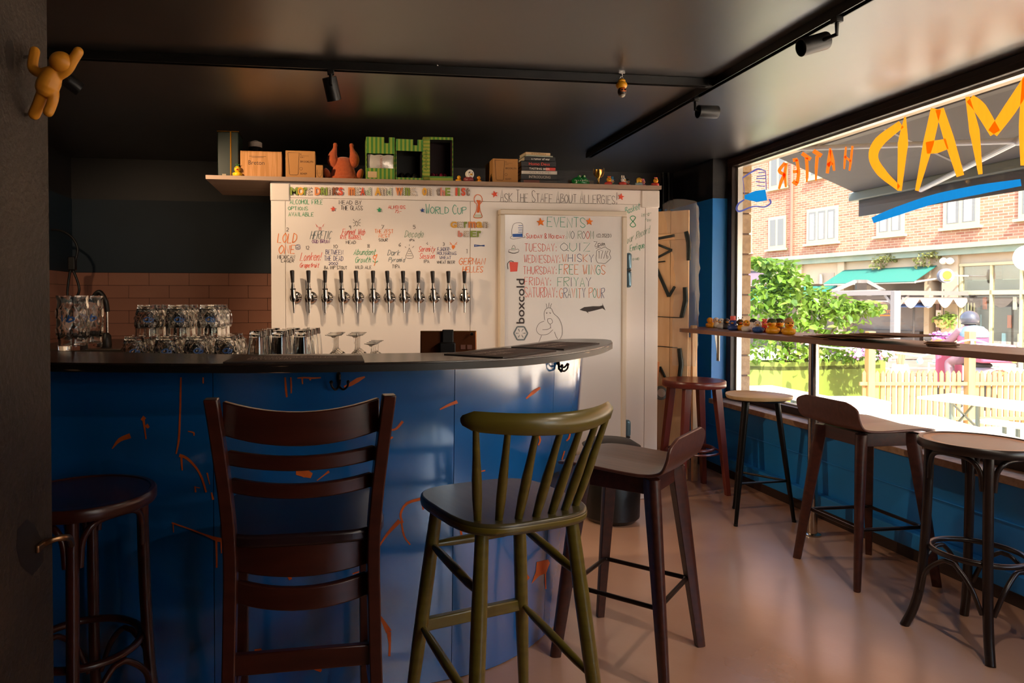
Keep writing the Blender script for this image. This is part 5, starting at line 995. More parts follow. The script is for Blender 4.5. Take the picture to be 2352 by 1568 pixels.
jr = thing('storage_jar', 'white-capped jar behind the half-open cardboard box', 'jar', (ay(586, 330, 4.53).x, 4.53, SZ)); hz = ay(586, 334, 4.53).z - SZ; obj('jar_body', MB().lathe([(0, 0), (.045, 0), (.048, .01), (.048, hz - .05), (.04, hz - .02), (.038, hz - .015), (0, hz - .015)], 24), mat('smoked_plastic', '1b1614', .3), jr); obj('cap', MB().lathe([(.043, hz - .014), (.044, hz - .01), (.044, hz + .016), (.038, hz + .020), (.022, hz + .021), (.02, hz + .028), (0, hz + .028)], 24), mat('dull_white_cap', 'b9a698', .5), jr)
def brooklyn(label, px0, px1, py1, depth):
    t, w, h, yf = carton('glass_carton', label, px0, px1, py1, depth, mt=M_card2); mb = MB(); c = lambda u, v: V(-w / 2 + w * u, yf - .0006, h * v)
    mb.ribbon([c(.08, .92), c(.46, .92), c(.42, .16), c(.38, .13), c(.17, .13), c(.13, .16), c(.08, .92)], .0022, (0, -1, 0)); mb.ribbon([c(.50, .82), c(.78, .82)], .0012, (0, -1, 0)); mb.ribbon([c(.52 + .05 * math.cos(a * .5), .36 + .05 * math.sin(a * .5)) for a in range(14)], .0014, (0, -1, 0)); obj('printed_outline', mb, M_ink, t, smooth=0)
    for s, u0, u1, v0, v1 in (('6', .50, .53, .85, .91), ('0,4 l', .50, .62, .74, .79), ('BROOKLYN', .50, .93, .58, .65), ('BOHEM', .50, .72, .15, .22)): text_fit(s, M_ink, -w / 2 + w * u0, -w / 2 + w * u1, h * v0, h * v1, yf - .0006, 'printed_text', t, world=False)
brooklyn('tan glass carton with printed tumbler outline beside the plush turkey', 656, 724, 347, .18); brooklyn('tan glass carton with printed tumbler outline beside the book pile', 1132, 1190, 365, .22)
t, w, h, yf = carton('small_carton', 'small tan carton printed with a wine glass', 726, 742, 379, .05, mt=M_card2); mb = MB(); mb.ribbon(spline([(-.014, yf - .0006, h * .66), (-.014, yf - .0006, h * .35), (0, yf - .0006, h * .14), (.014, yf - .0006, h * .35), (.014, yf - .0006, h * .66)], 4), .0016, (0, -1, 0)); mb.ribbon([V(0, yf - .0006, h * .14), V(0, yf - .0006, .003)], .0016, (0, -1, 0)); mb.ribbon([V(-.014, yf - .0006, h * .42), V(.014, yf - .0006, h * .42)], .001, (0, -1, 0)); obj('printed_outline', mb, M_ink, t, smooth=0)
# plush roast turkey hat
tk = thing('plush_turkey', 'orange plush roast turkey hat with upright drumsticks', 'plush toy', (ay(789, 410, 4.33).x, 4.36, SZ)); M_pl = mat('orange_plush', 'a8481a', .9, col2='b5521f', scale=60, bump=.3, bscale=140, sheen=.4)
obj('body', MB().lathe([(0, 0), (.088, 0), (.094, .012), (.088, .03), (.071, .08), (.057, .125), (.048, .150), (.03, .158), (0, .16)], 28, sy=.8), M_pl, tk, smooth=60); obj('brim', MB().lathe([(.09, .002), (.102, .003), (.102, .028), (.092, .03)], 28, sy=.82), M_pl, tk, smooth=60)
for s in (-1, 1):
    obj('drumstick', MB().tube(spline([(s * .038, -.01, .09), (s * .064, -.01, .125), (s * .066, -.01, .165), (s * .054, -.008, .205), (s * .050, -.006, .245)], 4), [.012, .018, .024, .030, .033, .034, .034, .032, .029, .026, .022, .018, .015, .013, .0125, .014, .010], 14), M_pl, tk, smooth=60)
    obj('wing', MB().sph((s * .100, -.01, .045), (.023, .026, .046), 14, 9, Matrix.Rotation(R(s * 22), 3, 'Y')), M_pl, tk, smooth=60)
# green snack display boxes
def stripe(name, c1, c2, sc):
    m = mat(name, c1, .55); nt = m.node_tree; tc = nt.nodes.new('ShaderNodeTexCoord'); wv = nt.nodes.new('ShaderNodeTexWave'); wv.inputs['Scale'].default_value = sc; wv.bands_direction = 'Z' if '_h' in name else 'X'; rp = nt.nodes.new('ShaderNodeValToRGB'); rp.color_ramp.interpolation = 'CONSTANT'; rp.color_ramp.elements[1].position = .5; rp.color_ramp.elements[0].color = hexc(c1); rp.color_ramp.elements[1].color = hexc(c2)
    nt.links.new(tc.outputs['Object'], wv.inputs[0]); nt.links.new(wv.outputs['Fac'], rp.inputs[0]); nt.links.new(rp.outputs[0], nt.nodes['Principled BSDF'].inputs['Base Color']); return m
M_gv, M_gh, M_gin = stripe('green_stripe_v', '3f7a2c', '8a9a34', 12), stripe('green_stripe_h', '447c30', '90993a', 10), mat('green_card', '3f8a3a', .6)
def snack(label, px0, px1, py0, kind):
    a, b = ay(px0, 415, 4.245), ay(px1, py0, 4.245); w = b.x - a.x; h = b.z - SZ; d = .15; t = thing('snack_box', label, 'box', ((a.x + b.x) / 2, 4.245 + d / 2, SZ), R({1: 0, 2: 2, 3: -3}[kind])); x = w / 2 - .002; y0 = -d / 2
    obj('back_wall', MB().bb(-x, x, d / 2 - .003, d / 2, 0, h), M_gin if kind == 1 else flat({2: '14120e', 3: '2a0f12'}[kind]), t); obj('base', MB().bb(-x, x, y0, d / 2, 0, .003), M_gin, t)
    for s in (-1, 1): obj('side_wall', MB().bb(s * x - .0015, s * x + .0015, y0, d / 2, 0, h * (1 if kind != 2 else .96)), M_gh, t); obj('lining', MB().bb(s * x - s * .004 - .0008, s * x - s * .004 + .0008, y0 + .012, d / 2, .004, h * .95), flat({1: '3f5a2a', 2: '1c1a14', 3: '30141a'}[kind]), t)
    if kind == 3:
        obj('front_strip', MB().bb(-x, -x + w * .22, y0 - .002, y0, 0, h), stripe('green_stripe_h2', '9a9a3a', '6f8a30', 14), t); obj('front_lip', MB().bb(-x, x, y0 - .002, y0, 0, h * .12), M_gh, t); obj('front_top', MB().bb(-x, x, y0 - .002, y0, h * .94, h), M_gv, t); text_fit('CARDCHIPS', flat('2a4a1c'), -x + .010, -x + .026, h * .25, h * .72, y0 - .0026, 'printed_text', t, rot90=True, world=False)
        for k in range(4): obj('snack_bag', MB().sph((-.03 + .026 * k, -.02 + .02 * (k % 2), .035), (.02, .03, .03), 10, 6), flat('7a1f36', .4), t)
    else:
        n0, n1 = (.62, .28) if kind == 1 else (.72, .08); fr = MB().bb(-x, -x + w * .62, y0 - .002, y0, h * n0, h).bb(-x + w * .78, x, y0 - .002, y0, h * n0, h).bb(-x + w * .62, -x + w * .78, y0 - .002, y0, h * n0, h * .86); obj('front_top', fr, M_gv, t, smooth=0); obj('front_lip', MB().bb(-x, x, y0 - .002, y0, 0, h * n1), M_gv, t)
        if kind == 1:
            g = [[V(-x * .9 + w * .9 * i / 8, y0 + .015 - .02 * math.sin(math.pi * i / 8) * math.sin(math.pi * j / 5), h * .24 + h * .36 * j / 5 + .003 * math.sin(i * 2.2)) for j in range(6)] for i in range(9)]; bg = obj('snack_bag', MB().sheet(g, .004), mat('silver_foil_bag', 'd9cfc6', .3, metal=.35, bump=.3, bscale=40), t, smooth=60); text_fit('HAVSSALT', flat('a0503a'), -.004, .010, h * .28, h * .56, y0 - .007, 'printed_text', t, rot90=True, world=False)
            obj('printed_window', MB().bb(-x + .008, -x + w * .36, y0 - .0028, y0 - .002, h * .06, h * .2), flat('c9a77c'), t)
        else:
            for k in range(3): obj('snack_bag', MB().sph((-.04 + .04 * k, .0, .03), (.025, .03, .035), 10, 6), mat('dark_foil_bag', '1c1a14', .25), t)
snack('green striped snack box holding a silver bag', 841, 907, 316, 1); snack('green snack box with wide dark opening between two others', 908, 971, 321, 2); snack('tall green snack box with dark red packets inside', 973, 1042, 316, 3)
# books
BK = [('dark brown book with red spine panel at the pile bottom', '2b211c', 1196, 1279, 421, 411, None, None), ('black book second from the pile bottom', '1c1a1a', 1196, 1279, 410, 399, 'INTRODUCING', 'b9a89a'), ('pale grey book in the middle of the pile', 'c9beb2', 1199, 1280, 398, 391, 'GUIDE', '9a8f86'), ('black and red book in the pile', '221a1a', 1197, 1277, 390, 382, 'TASTING BEER', 'e0d4c8'), ('black book with red title in the pile', '232021', 1197, 1277, 381, 369, 'Homo Deus', 'd8483a'),
      ('black book with white hand lettering near the pile top', '191716', 1203, 1275, 368, 359, 'a rumor of war', 'e8e0d6'), ('thin pale green book near the pile top', 'b4baa6', 1205, 1269, 358, 356, None, None), ('thin cream book on the very top of the pile', 'd0b088', 1205, 1263, 355.5, 350, 'STORIES', '8a6a3a')]
z = SZ
for i, (lab, c, p0, p1, yb_, yt, ti, tcx) in enumerate(BK):
    x0, x1 = ay(p0, 400, 4.26).x, ay(p1, 400, 4.26).x; h = (yb_ - yt + 1) / F_ * 4.33; dd = .15 - .004 * i; t = thing('book', lab, 'book', ((x0 + x1) / 2, 4.26 + dd / 2, z + .0004), R([0, 1, -2, 1.5, 0, 3, 6, 5][i]), 'pile of books on the board'); w = x1 - x0; m = mat('book_cloth_' + c, c, .5)
    obj('cover', MB().bb(-w / 2, w / 2, -dd / 2, -dd / 2 + .003, 0, h).bb(-w / 2, w / 2, -dd / 2, dd / 2, 0, .002).bb(-w / 2, w / 2, -dd / 2, dd / 2, h - .002, h), m, t); obj('pages', MB().bb(-w / 2 + .003, w / 2 - .003, -dd / 2 + .003, dd / 2 - .004, .002, h - .002), flat('d9c8ac'), t)
    if ti: text_fit(ti, flat(tcx), -w * .28, w * .32, h * .25, h * .75, -dd / 2 - .0005, 'spine_text', t, off=.01, world=False)
    if i in (0, 3): obj('spine_panel', MB().bb(-w * .42 if i == 0 else w * .2, w * .02 if i == 0 else w * .48, -dd / 2 - .0004, -dd / 2, h * .12, h * .88), flat('6a3a30' if i == 0 else 'd8463c'), t)
    z += h + .0005
# crocodile toy, trophy, paper card
cr = thing('crocodile_toy', 'green plastic crocodile toy with open jaws beside the trophy', 'toy', (ay(1336, 424, 4.27).x, 4.28, SZ)); M_cg = mat('glossy_green_plastic', '1f7a3a', .25)
obj('lower_jaw', MB().lathe([(0, 0), (.048, 0), (.054, .008), (.054, .022), (.050, .026), (0, .026)], 26, sy=.85), M_cg, cr); uj = obj('upper_jaw', MB().sph((-.004, .012, .034), (.056, .048, .028), 20, 10).sph((-.018, -.018, .056), .013).sph((.012, -.018, .056), .013).sph((.010, -.040, .038), (.010, .006, .007)).sph((-.016, -.040, .038), (.010, .006, .007)), M_cg, cr, smooth=60)
for k in range(8): obj('tooth', MB().cyl((-.040 + .0115 * k, -.039 + abs(k - 3.5) * .003, .024), (-.040 + .0115 * k, -.039 + abs(k - 3.5) * .003, .033), .004, .0015, 8), flat('e9e0cf'), cr)
for s in (-1, 1): e = obj('eye', MB().sph((-.003 + s * .015, -.028, .058), (.006, .004, .006), 10, 6), flat('e9e3c4'), cr); obj('pupil', MB().sph((-.003 + s * .015, -.032, .058), (.0025, .0018, .003), 8, 6), flat('101010'), e)
tp = thing('gold_trophy', 'small gold trophy cup on a dark base', 'trophy', (ay(1376, 424, 4.26).x, 4.27, SZ)); M_gd = mat('bright_gold', 'd2a455', .2, metal=1.0)
obj('base', MB().lathe([(0, 0), (.027, 0), (.027, .004), (.022, .012), (0, .012)], 20), mat('dark_base', '1d1410', .3), tp); obj('cup', MB().lathe([(0, .012), (.012, .012), (.008, .018), (.005, .03), (.009, .040), (.006, .046), (.016, .062), (.024, .085), (.026, .104), (.024, .104), (.014, .066), (0, .056)], 24), M_gd, tp, smooth=60)
for s in (-1, 1): obj('handle', MB().tube(spline([(s * .014, 0, .058), (s * .026, 0, .066), (s * .034, 0, .088), (s * .036, 0, .118)], 4), [.003] * 9 + [.0026, .002, .0015, .0008], 8), M_gd, tp)
pc = thing('paper_card', 'white paper card propped behind the crocodile toy', 'card', (ay(1340, 420, 4.36).x, 4.37, SZ)); obj('card', MB().bb(-.10, .075, 0, .0015, 0, .052), flat('a89a8c', .8), pc); obj('printed_lines', MB().bb(-.09, -.03, -.0006, 0, .034, .037).bb(-.09, -.045, -.0006, 0, .026, .028), flat('6a5f58'), pc)
# ================================================================= HANGING AND CLINGING THINGS
hk = thing('ceiling_eye', 'small steel eye screwed into the ceiling beside the bar rail', 'hook', (*az(1003, 152, CEIL).xy, CEIL)); obj('plate', MB().lathe([(0, -.004), (.012, -.004), (.012, 0), (0, 0)], 14), M_ch, hk); obj('ring', MB().tube([V(.008 * math.cos(2 * math.pi * k / 14), 0, -.013 + .008 * math.sin(2 * math.pi * k / 14)) for k in range(14)], .0018, 6, closed=True), M_ch, hk)
p = az(1428, 172, CEIL - .012); on = thing('hanging_duck', 'yellow duck ornament with dark masked face hanging from the ceiling', 'ornament', (p.x, p.y, CEIL)); M_yd = mat('rubber_f0a61a', 'f0a61a', .35); ez = lambda py: az(1428, 172, CEIL - .012).z
obj('hook', MB().box((0, 0, -.003), (.03, .006, .004)).tube([(0, 0, -.004), (.004, 0, -.016), (0, 0, -.024)], .0016, 6), M_ch, on); obj('key_ring', MB().tube([V(.009 * math.cos(2 * math.pi * k / 14), .002, -.03 + .010 * math.sin(2 * math.pi * k / 14)) for k in range(14)], .0016, 6, closed=True), M_ch, on)
bd_ = obj('duck_body', MB().sph((0, 0, -.062), (.027, .024, .021), 18, 10).sph((0, .0, -.042), (.018, .016, .012), 14, 8), M_yd, on, smooth=60); hd = obj('mask_head', MB().sph((0, -.004, -.094), (.021, .020, .026), 18, 10), mat('rubber_3a2e26', '3a2e26', .35), on, smooth=60)
obj('mask', MB().sph((0, -.014, -.090), (.016, .012, .014), 14, 8), flat('e8742a'), hd)
for s in (-1, 1): obj('eye', MB().sph((s * .007, -.0245, -.090), (.0055, .003, .0045), 10, 6, Matrix.Rotation(R(s * 25), 3, 'Y')), flat('140f0d'), hd)
obj('chin', MB().sph((0, -.006, -.112), (.014, .014, .010), 12, 7), flat('b9b0a0'), hd)
# yellow figure clinging to the pillar
def fp(px, py, d): return ad(px, py, d)
base = fp(100, 190, 1.335); fg = thing('figure_hook', 'yellow climbing figure wall hook clinging to the plaster pillar', 'wall hook', base)
M_yel = mat('yellow_plastic', 'd9912a', .42, sub=.0); mb = MB(); k = 1.335 / F_
def limb(pts, r): mb.tube(spline([fp(*q) for q in pts], 5), [r * k] * ((len(pts) - 1) * 5 + 1), 16); mb.sph(fp(*pts[0]), r * k); mb.sph(fp(*pts[-1]), r * k)
limb([(80, 118, 1.338), (75, 146, 1.330), (78, 160, 1.328), (95, 168, 1.322), (112, 164, 1.315)], 11.2); limb([(180, 119, 1.31), (168, 138, 1.31), (155, 160, 1.312), (138, 172, 1.315)], 11.2)
limb([(97, 216, 1.318), (88, 241, 1.328), (79, 262, 1.336)], 13.0); limb([(124, 214, 1.318), (122, 228, 1.318), (116, 246, 1.32), (111, 257, 1.32)], 11.5)
ax_ = (fp(135, 150, 1.33) - fp(100, 222, 1.33)).normalized(); u, w = frame_of(ax_); Mb = Matrix((u, w, ax_)).transposed()
cb_ = fp(114, 188, 1.315); mb.lathe([(0, -37 * k), (14 * k, -34 * k), (21 * k, -26 * k), (25 * k, -12 * k), (24 * k, 4 * k), (19 * k, 22 * k), (12 * k, 36 * k), (0, 36 * k)], 22, cb_, M=Mb)
fb = obj('body', mb, M_yel, fg, world=True, smooth=0); rm = fb.modifiers.new('remesh', 'REMESH'); rm.mode = 'VOXEL'; rm.voxel_size = .0016; rm.use_smooth_shade = True; sm = fb.modifiers.new('soft', 'SMOOTH'); sm.iterations = 6
hd = obj('head', MB().sph(fp(141, 143, 1.308), (25 * k, 24 * k, 23 * k), 28, 16), M_yel, fg, world=True, smooth=60)
obj('screw', MB().cyl(V(-.600, fp(79, 262, 1.336).y + .006, fp(79, 262, 1.336).z), fp(79, 262, 1.336), .0035), M_ch, fg, world=True); obj('screw', MB().cyl(V(-.600, fp(78, 130, 1.334).y + .006, fp(78, 130, 1.334).z), fp(78, 130, 1.334), .0035), M_ch, fg, world=True)
q = ax(92, 1252, -.6); ph = thing('bag_hook', 'small worn brass hook low on the plaster pillar', 'hook', q); M_br = mat('worn_brass', '8a6a4c', .3, metal=.9)
obj('plate', MB().box((.004, .0, 0), (.008, .05, .016)), M_br, ph, bevel=.003); obj('ring', MB().tube(spline([(.006, .01, .0), (.02, .014, .006), (.034, .03, .004), (.036, .055, -.006), (.03, .085, -.03)], 5), [.006] * 8 + [.007] * 13, 10), M_br, ph)
M_pp = mat('darker_plaster_patch', '241d18', .5)
for poly in ([(14, 95), (28, 92), (33, 112), (30, 160), (18, 162), (13, 130)], [(40, 1215), (62, 1192), (80, 1205), (96, 1240), (100, 1290), (74, 1322), (48, 1300), (38, 1262)]):
    mb = MB(); pxpoly(mb, poly, lambda a, b: ax(a, b, -.5995)); obj('paint_patch', mb, M_pp, pil, smooth=0, world=True)
# ================================================================= OUTSIDE
GZ = -.55
M_pave = mat('pale_street_paving', 'ccb8a0', .85, col2='d6c6b0', scale=3, detail=8, bump=.2, bscale=20); M_ston = mat('pale_sandstone', 'c4a57e', .85, col2='b0906a', scale=25, detail=8, bump=.5, bscale=60)
struct(obj('ground', MB().bb(3.2, 60, -40, 70, GZ - .1, GZ), M_pave, smooth=0))
struct(obj('wall_outside', MB().bb(3.10, 3.23, YF, YJ, GZ, .50), mat('pale_render', 'c9b79b', .8), smooth=0))
obj('mortar', MB().bb(3.10, 3.2, 4.962, 4.9698, GZ, 2.9), mat('brown_mortar', '7a5f48', .9), wc, smooth=0)
for k in range(22):
    z0 = GZ + k * .158; link('stone', MB().bb(3.102, 3.215, 4.952, 4.9695, z0 + .006, z0 + .152).mesh('stone', M_ston, 0), wc).modifiers.new('b', 'BEVEL').width = .006
# ---- facade across the street: a plane seen at an angle; s runs along it away from us
FD = V(-.163, .987, 0).normalized(); FN = V(-.987, -.163, 0).normalized(); FP = V(17.13, 21.9, 0)
def fs(px): r = ray(px, 690); t = FP.dot(FN) / r.dot(FN); return (V(r.x * t, r.y * t, 0) - FP).dot(FD)
def fz(px, py): r = ray(px, py); t = FP.dot(FN) / r.dot(FN); return CAMH + r.z * t
def fo(px, py, out): r = ray(px, py); t = (FP.dot(FN) + out) / r.dot(FN); return CAMP + r * t
def fw(s, z, out=0): return FP + FD * s + FN * out + V(0, 0, z)
def fbox(mb, s0, s1, z0, z1, o0, o1):
    v = [fw(s, z, o) for z in (z0, z1) for s, o in ((s0, o0), (s1, o0), (s1, o1), (s0, o1))]
    return mb.add(v, [(3, 2, 1, 0), (4, 5, 6, 7), (0, 1, 5, 4), (1, 2, 6, 5), (2, 3, 7, 6), (3, 0, 4, 7)])
bld = thing('brick_building', 'pink brick building with cream windows across the street', 'building', fw(0, GZ))
def brick_mat():
    m = mat('pink_brick', 'c98a6c', .85); nt = m.node_tree; tc = nt.nodes.new('ShaderNodeTexCoord'); mp = nt.nodes.new('ShaderNodeMapping'); bt = nt.nodes.new('ShaderNodeTexBrick')
    mp.inputs['Rotation'].default_value = (R(90), 0, math.atan2(FD.y, FD.x)); sep = nt.nodes.new('ShaderNodeSeparateXYZ'); cmb = nt.nodes.new('ShaderNodeCombineXYZ'); L = nt.links.new
    vm = nt.nodes.new('ShaderNodeVectorMath'); vm.operation = 'DOT_PRODUCT'; vm.inputs[1].default_value = FD; L(tc.outputs['Object'], vm.inputs[0]); L(tc.outputs['Object'], sep.inputs[0]); L(vm.outputs['Value'], cmb.inputs[0]); L(sep.outputs['Z'], cmb.inputs[1]); L(cmb.outputs[0], bt.inputs[0])
    bt.inputs['Color1'].default_value = hexc('834b37'); bt.inputs['Color2'].default_value = hexc('93634b'); bt.inputs['Mortar'].default_value = hexc('9a816b'); bt.inputs['Scale'].default_value = 1; bt.inputs['Brick Width'].default_value = .25; bt.inputs['Row Height'].default_value = .082; bt.inputs['Mortar Size'].default_value = .010
    L(bt.outputs[0], nt.nodes['Principled BSDF'].inputs['Base Color']); return m
M_brk2 = brick_mat(); M_cream = mat('cream_render', '9e8b73', .8, col2='978169', scale=.8); M_wf = mat('cream_window_frame', '968b69', .6); M_wg = mat('dim_window_pane', '5e5c5a', .25, spec=.3); M_cur = mat('pale_curtain', 'a39a90', .9)
S0, S1 = fs(2700) - 45, fs(1500) + 20; zco = fz(1942, 588)
obj('brick_wall', fbox(MB(), S0, S1, zco, 13, -.4, 0), M_brk2, bld, world=True, smooth=0)
obj('ground_floor_wall', fbox(MB(), S0, S1, fz(1942, 640) - .15, zco, -.4, .0), M_cream, bld, world=True, smooth=0)
obj('cornice', fbox(fbox(MB(), S0, S1, zco - .02, zco + .12, 0, .35), S0, S1, zco - .20, zco - .02, 0, .22), mat('copper_green_cornice', '687364', .7, col2='787c69', scale=2), bld, world=True, smooth=0)
obj('drain_pipe', MB().cyl(fw(fs(1821), zco, .1), fw(fs(1821), 13, .1), .06, n=10), mat('brown_pipe', '7a4a3a', .5), bld, world=True)
def window(px0, px1, yt, yb_, n, curtain=False):
    s0, s1 = fs(px1), fs(px0); z1, z0 = fz(px0, yt), fz(px0, yb_); w = obj('window', fbox(MB(), s0, s1, z0, z1, -.02, .05), M_wf, bld, world=True, smooth=0)
    fbox_ = obj('window_sill', fbox(MB(), s0 - .08, s1 + .08, z0 - .08, z0, 0, .14), M_wf, w, world=True, smooth=0); g = .10; pw_ = (s1 - s0 - g * (n + 1)) / n
    for k in range(n):
        a = s0 + g + k * (pw_ + g); obj('pane', fbox(MB(), a, a + pw_, z0 + .12, z1 - .12, .045, .055), M_wg, w, world=True, smooth=0)
        if curtain: obj('curtain', fbox(MB(), a + pw_ * .25, a + pw_ * .85, z0 + .14, z1 - .2, .055, .06), M_cur, w, world=True, smooth=0)
window(1766, 1807, 352, 436, 2); window(1765, 1805, 500, 573, 2); window(1853, 1924, 482, 561, 3, True); window(2013, 2076, 470, 543, 2, True); window(2166, 2248, 430, 525, 2, True); window(2338, 2410, 400, 503, 2); window(1857, 1892, 340, 412, 2); window(1690, 1726, 508, 582, 2); window(2013, 2090, 320, 395, 2)
def fpart(name, px0, px1, yt, yb_, o0, o1, m, par=None, ref=None): 
    s0, s1 = fs(px1), fs(px0); r = ref or px0; return obj(name, fbox(MB(), s0, s1, fz(r, yb_), fz(r, yt), o0, o1), m, par or bld, world=True, smooth=0)
M_shop = mat('dim_shop_interior', '5c5049', .6, col2='6f6157', scale=1.2); zg = GZ
def fcol(name, px0, px1, z0, z1, o0, o1, m, par=None): return obj(name, fbox(MB(), fs(px1), fs(px0), z0, z1, o0, o1), m, par or bld, world=True, smooth=0)
zh1 = fz(1942, 640) - .15
obj('shop_interior', fbox(MB(), S0, S1, zg, zh1 + .1, -.39, -.30), M_shop, bld, world=True, smooth=0)
for k in range(9): obj('pilaster', fbox(MB(), fs(2420) - 4.2 * k - .6, fs(2420) - 4.2 * k, zg, zco - .2, -.3, .1), M_cream, bld, world=True, smooth=0)
for a, b in ((1928, 1943), (2128, 2140), (2168, 2204), (1835, 1845)): fcol('pilaster', a, b, zg, zco - .2, -.3, .1, M_cream)
fcol('stall_riser', 1500, 2110, zg, zg + .9, -.3, -.05, mat('dark_planks', '4a3f38', .7))
M_pane2 = pane_mat('shop_glass', (.9, .93, .92), .12)
sw = fcol('shop_window', 2206, 2212, zg, fz(2207, 612), -.05, .06, M_wf)
for a, b in ((2276, 2281), (2345, 2350), (2410, 2415)): fcol('mullion', a, b, zg, fz(2207, 612), -.05, .06, M_wf, sw)
zt_ = fz(2207, 672); obj('transom', fbox(MB(), fs(2420), fs(2206), zt_ - .06, zt_ + .06, -.05, .06), M_wf, sw, world=True, smooth=0); obj('window_head', fbox(MB(), fs(2420), fs(2206), fz(2207, 612), fz(2207, 606), -.05, .08), M_wf, sw, world=True, smooth=0)
for a, b in ((2212, 2276), (2281, 2345), (2350, 2410)):
    obj('pane', fbox(MB(), fs(b), fs(a), zg + .3, zt_ - .06, 0, .01), M_pane2, sw, world=True, smooth=0); obj('pane', fbox(MB(), fs(b), fs(a), zt_ + .06, fz(2207, 613), 0, .01), M_pane2, sw, world=True, smooth=0)
    obj('blind', fbox(MB(), fs(b - 6), fs(a + 6), zt_ + .35, zt_ + .75, -.28, -.25), mat('pale_blind', 'd4dcd8', .8), sw, world=True, smooth=0)
    for k in range(4): c = a + 8 + 12 * k; obj('display_item', fbox(MB(), fs(c + 8), fs(c), zg + .6 + .5 * (k % 3), zg + .95 + .5 * (k % 3), -.26, -.22), flat(['c9a88a', '8fb0b8', 'b0583a', 'e0d6c4'][(k + a) % 4]), sw, world=True, smooth=0)
dr = fcol('shop_door', 2210, 2245, zg, fz(2210, 690), -.12, -.06, mat('dark_door', '3a302c', .5))
for k in range(4): fcol('door_bar', 2214 + 7 * k, 2216 + 7 * k, zg + .5, fz(2210, 695), -.05, -.02, M_wf, dr)
for a, b, c in ((2120, 2127, '5a4a42'), (2147, 2155, '6a4a44'), (2157, 2166, '4a3c36')): o = fcol('door_leaf', a, b, zg, fz(2120, 692), -.1, -.05, flat(c))
for y0 in (712, 735): fpart('poster', 2149, 2163, y0, y0 + 16, -.04, -.02, flat('d9c4bc'))
fpart('side_window', 1880, 1916, 628, 652, -.02, .02, mat('dim_recess', '8a7a68', .6)); obj('small_column', MB().cyl(fw(fs(1890), fz(1890, 652), .1), fw(fs(1890), fz(1890, 630), .1), .05), M_cream, bld, world=True)
# awnings on the facade
def awning(label, tl, tr_, bl_, out, m, name='shop_awning'):
    a = thing(name, label, 'awning', fw(fs(tl[0]), fz(*tl), .1)); s0, s1 = fs(tl[0]), fs(tr_[0]); zt = fz(*tl); zt2 = fz(*tr_)
    r = ray(*bl_); t_ = (FP.dot(FN) + out) / r.dot(FN); P_ = CAMP + r * t_; zb_ = P_.z; sb = (V(P_.x, P_.y, 0) - FP).dot(FD)
    n = 8; g = [[fw(s0 + (s1 - s0) * i / n + (sb - s0) * j / 3 * 0, zt + (zb_ - zt) * j / 3, .05 + out * j / 3) for j in range(4)] for i in range(n + 1)]
    obj('canvas', MB().sheet(g, .02), m, a, world=True); obj('front_bar', MB().cyl(fw(s0, zb_, out), fw(s1, zb_, out), .04, n=8), M_alu, a, world=True)
    for s in (s0, s1): obj('arm', MB().cyl(fw(s, zb_ + .1, .05), fw(s, zb_, out), .03, n=8), M_alu, a, world=True)
M_teal = film_mat('teal_canvas', '12594d', .12, .8); awning('large green shop awning over the cream shopfront', (1941, 621), (2154, 609), (1925, 652), .9, M_teal)
awning('long lower green awning left of the large one', (1700, 662), (1926, 652), (1700, 692), .8, M_teal); awning('dark purple awning at the far end of the street', (1640, 628), (1768, 628), (1700, 655), .8, mat('dark_canvas', '5a4a52', .8))
# signs and lights
def disc_sign(label, px, py, r, out, cols):
    c = fo(px, py, out); t = thing('round_sign', label, 'sign', c); rr = r / F_ * ((c - CAMP).length); d = (CAMP - c); d.z = 0; d = (d.normalized() * .6 + FD * -.8).normalized(); u, w = frame_of(d); Mx = Matrix((u, w, d)).transposed()
    obj('disc', MB().lathe([(0, -.06), (rr, -.06), (rr, .06), (0, .06)], 32, c, M=Mx), flat(cols[0]), t, world=True)
    if cols[1]: obj('orange_ring', MB().lathe([(rr * .35, .061), (rr * .58, .061), (rr * .58, .07), (rr * .35, .07)], 28, c + V(0, 0, rr * .08), M=Mx), mat('neon_orange', 'd06a1a', .5, emit='ff7a20', estr=.25), t, world=True); obj('orange_bar', MB().box(c + d * .065 + V(0, 0, -rr * .66), (rr * .8, .02, rr * .12), Matrix.Rotation(math.atan2(d.y, d.x) + R(90), 3, 'Z')), MATS['neon_orange'], t, world=True)
    else: obj('face', MB().lathe([(0, .061), (rr * .86, .061), (rr * .86, .066), (0, .066)], 32, c, M=Mx), flat(cols[2]), t, world=True)
    obj('bracket', MB().cyl(c, c - FN * (out - .02), .025, n=8), M_alu, t, world=True)
disc_sign('grey round sign with orange ring beside the green awning', 2172, 633, 13, .9, ('5c5a60', True, '')); disc_sign('large white round sign at the shop window', 2362, 592, 22, 1.2, ('d9d6d2', False, 'e9e6e4'))
for px in (2180, 2195):
    c = fw(fs(px), fz(px, 600), .25); t = thing('wall_lamp', 'small round globe lamp on the cream fascia', 'lamp', c, group='facade globe lamps'); obj('globe', MB().sph(c, .10, 12, 8), mat('milky_globe', 'dccab4', .4), t, world=True); obj('arm', MB().cyl(c, fw(fs(px), c.z, 0), .025, n=8), M_alu, t, world=True)
ns = thing('neon_sign', 'orange neon word sign in the shop window', 'sign', fw(fs(2034), fz(2034, 716), .0)); me = text_mesh('OMAYO', MATS['neon_orange'], 1, off=.01); xs_ = [v.co.x for v in me.vertices]; x0_, x1_ = min(xs_), max(xs_)
sa, sb_, za, zb2 = fs(2018), fs(2052), fz(2034, 719), fz(2034, 711)
for v in me.vertices: q = (v.co.x - x0_) / (x1_ - x0_); v.co = fw(sa + (sb_ - sa) * q, za + (zb2 - za) * v.co.y / .73, .06)
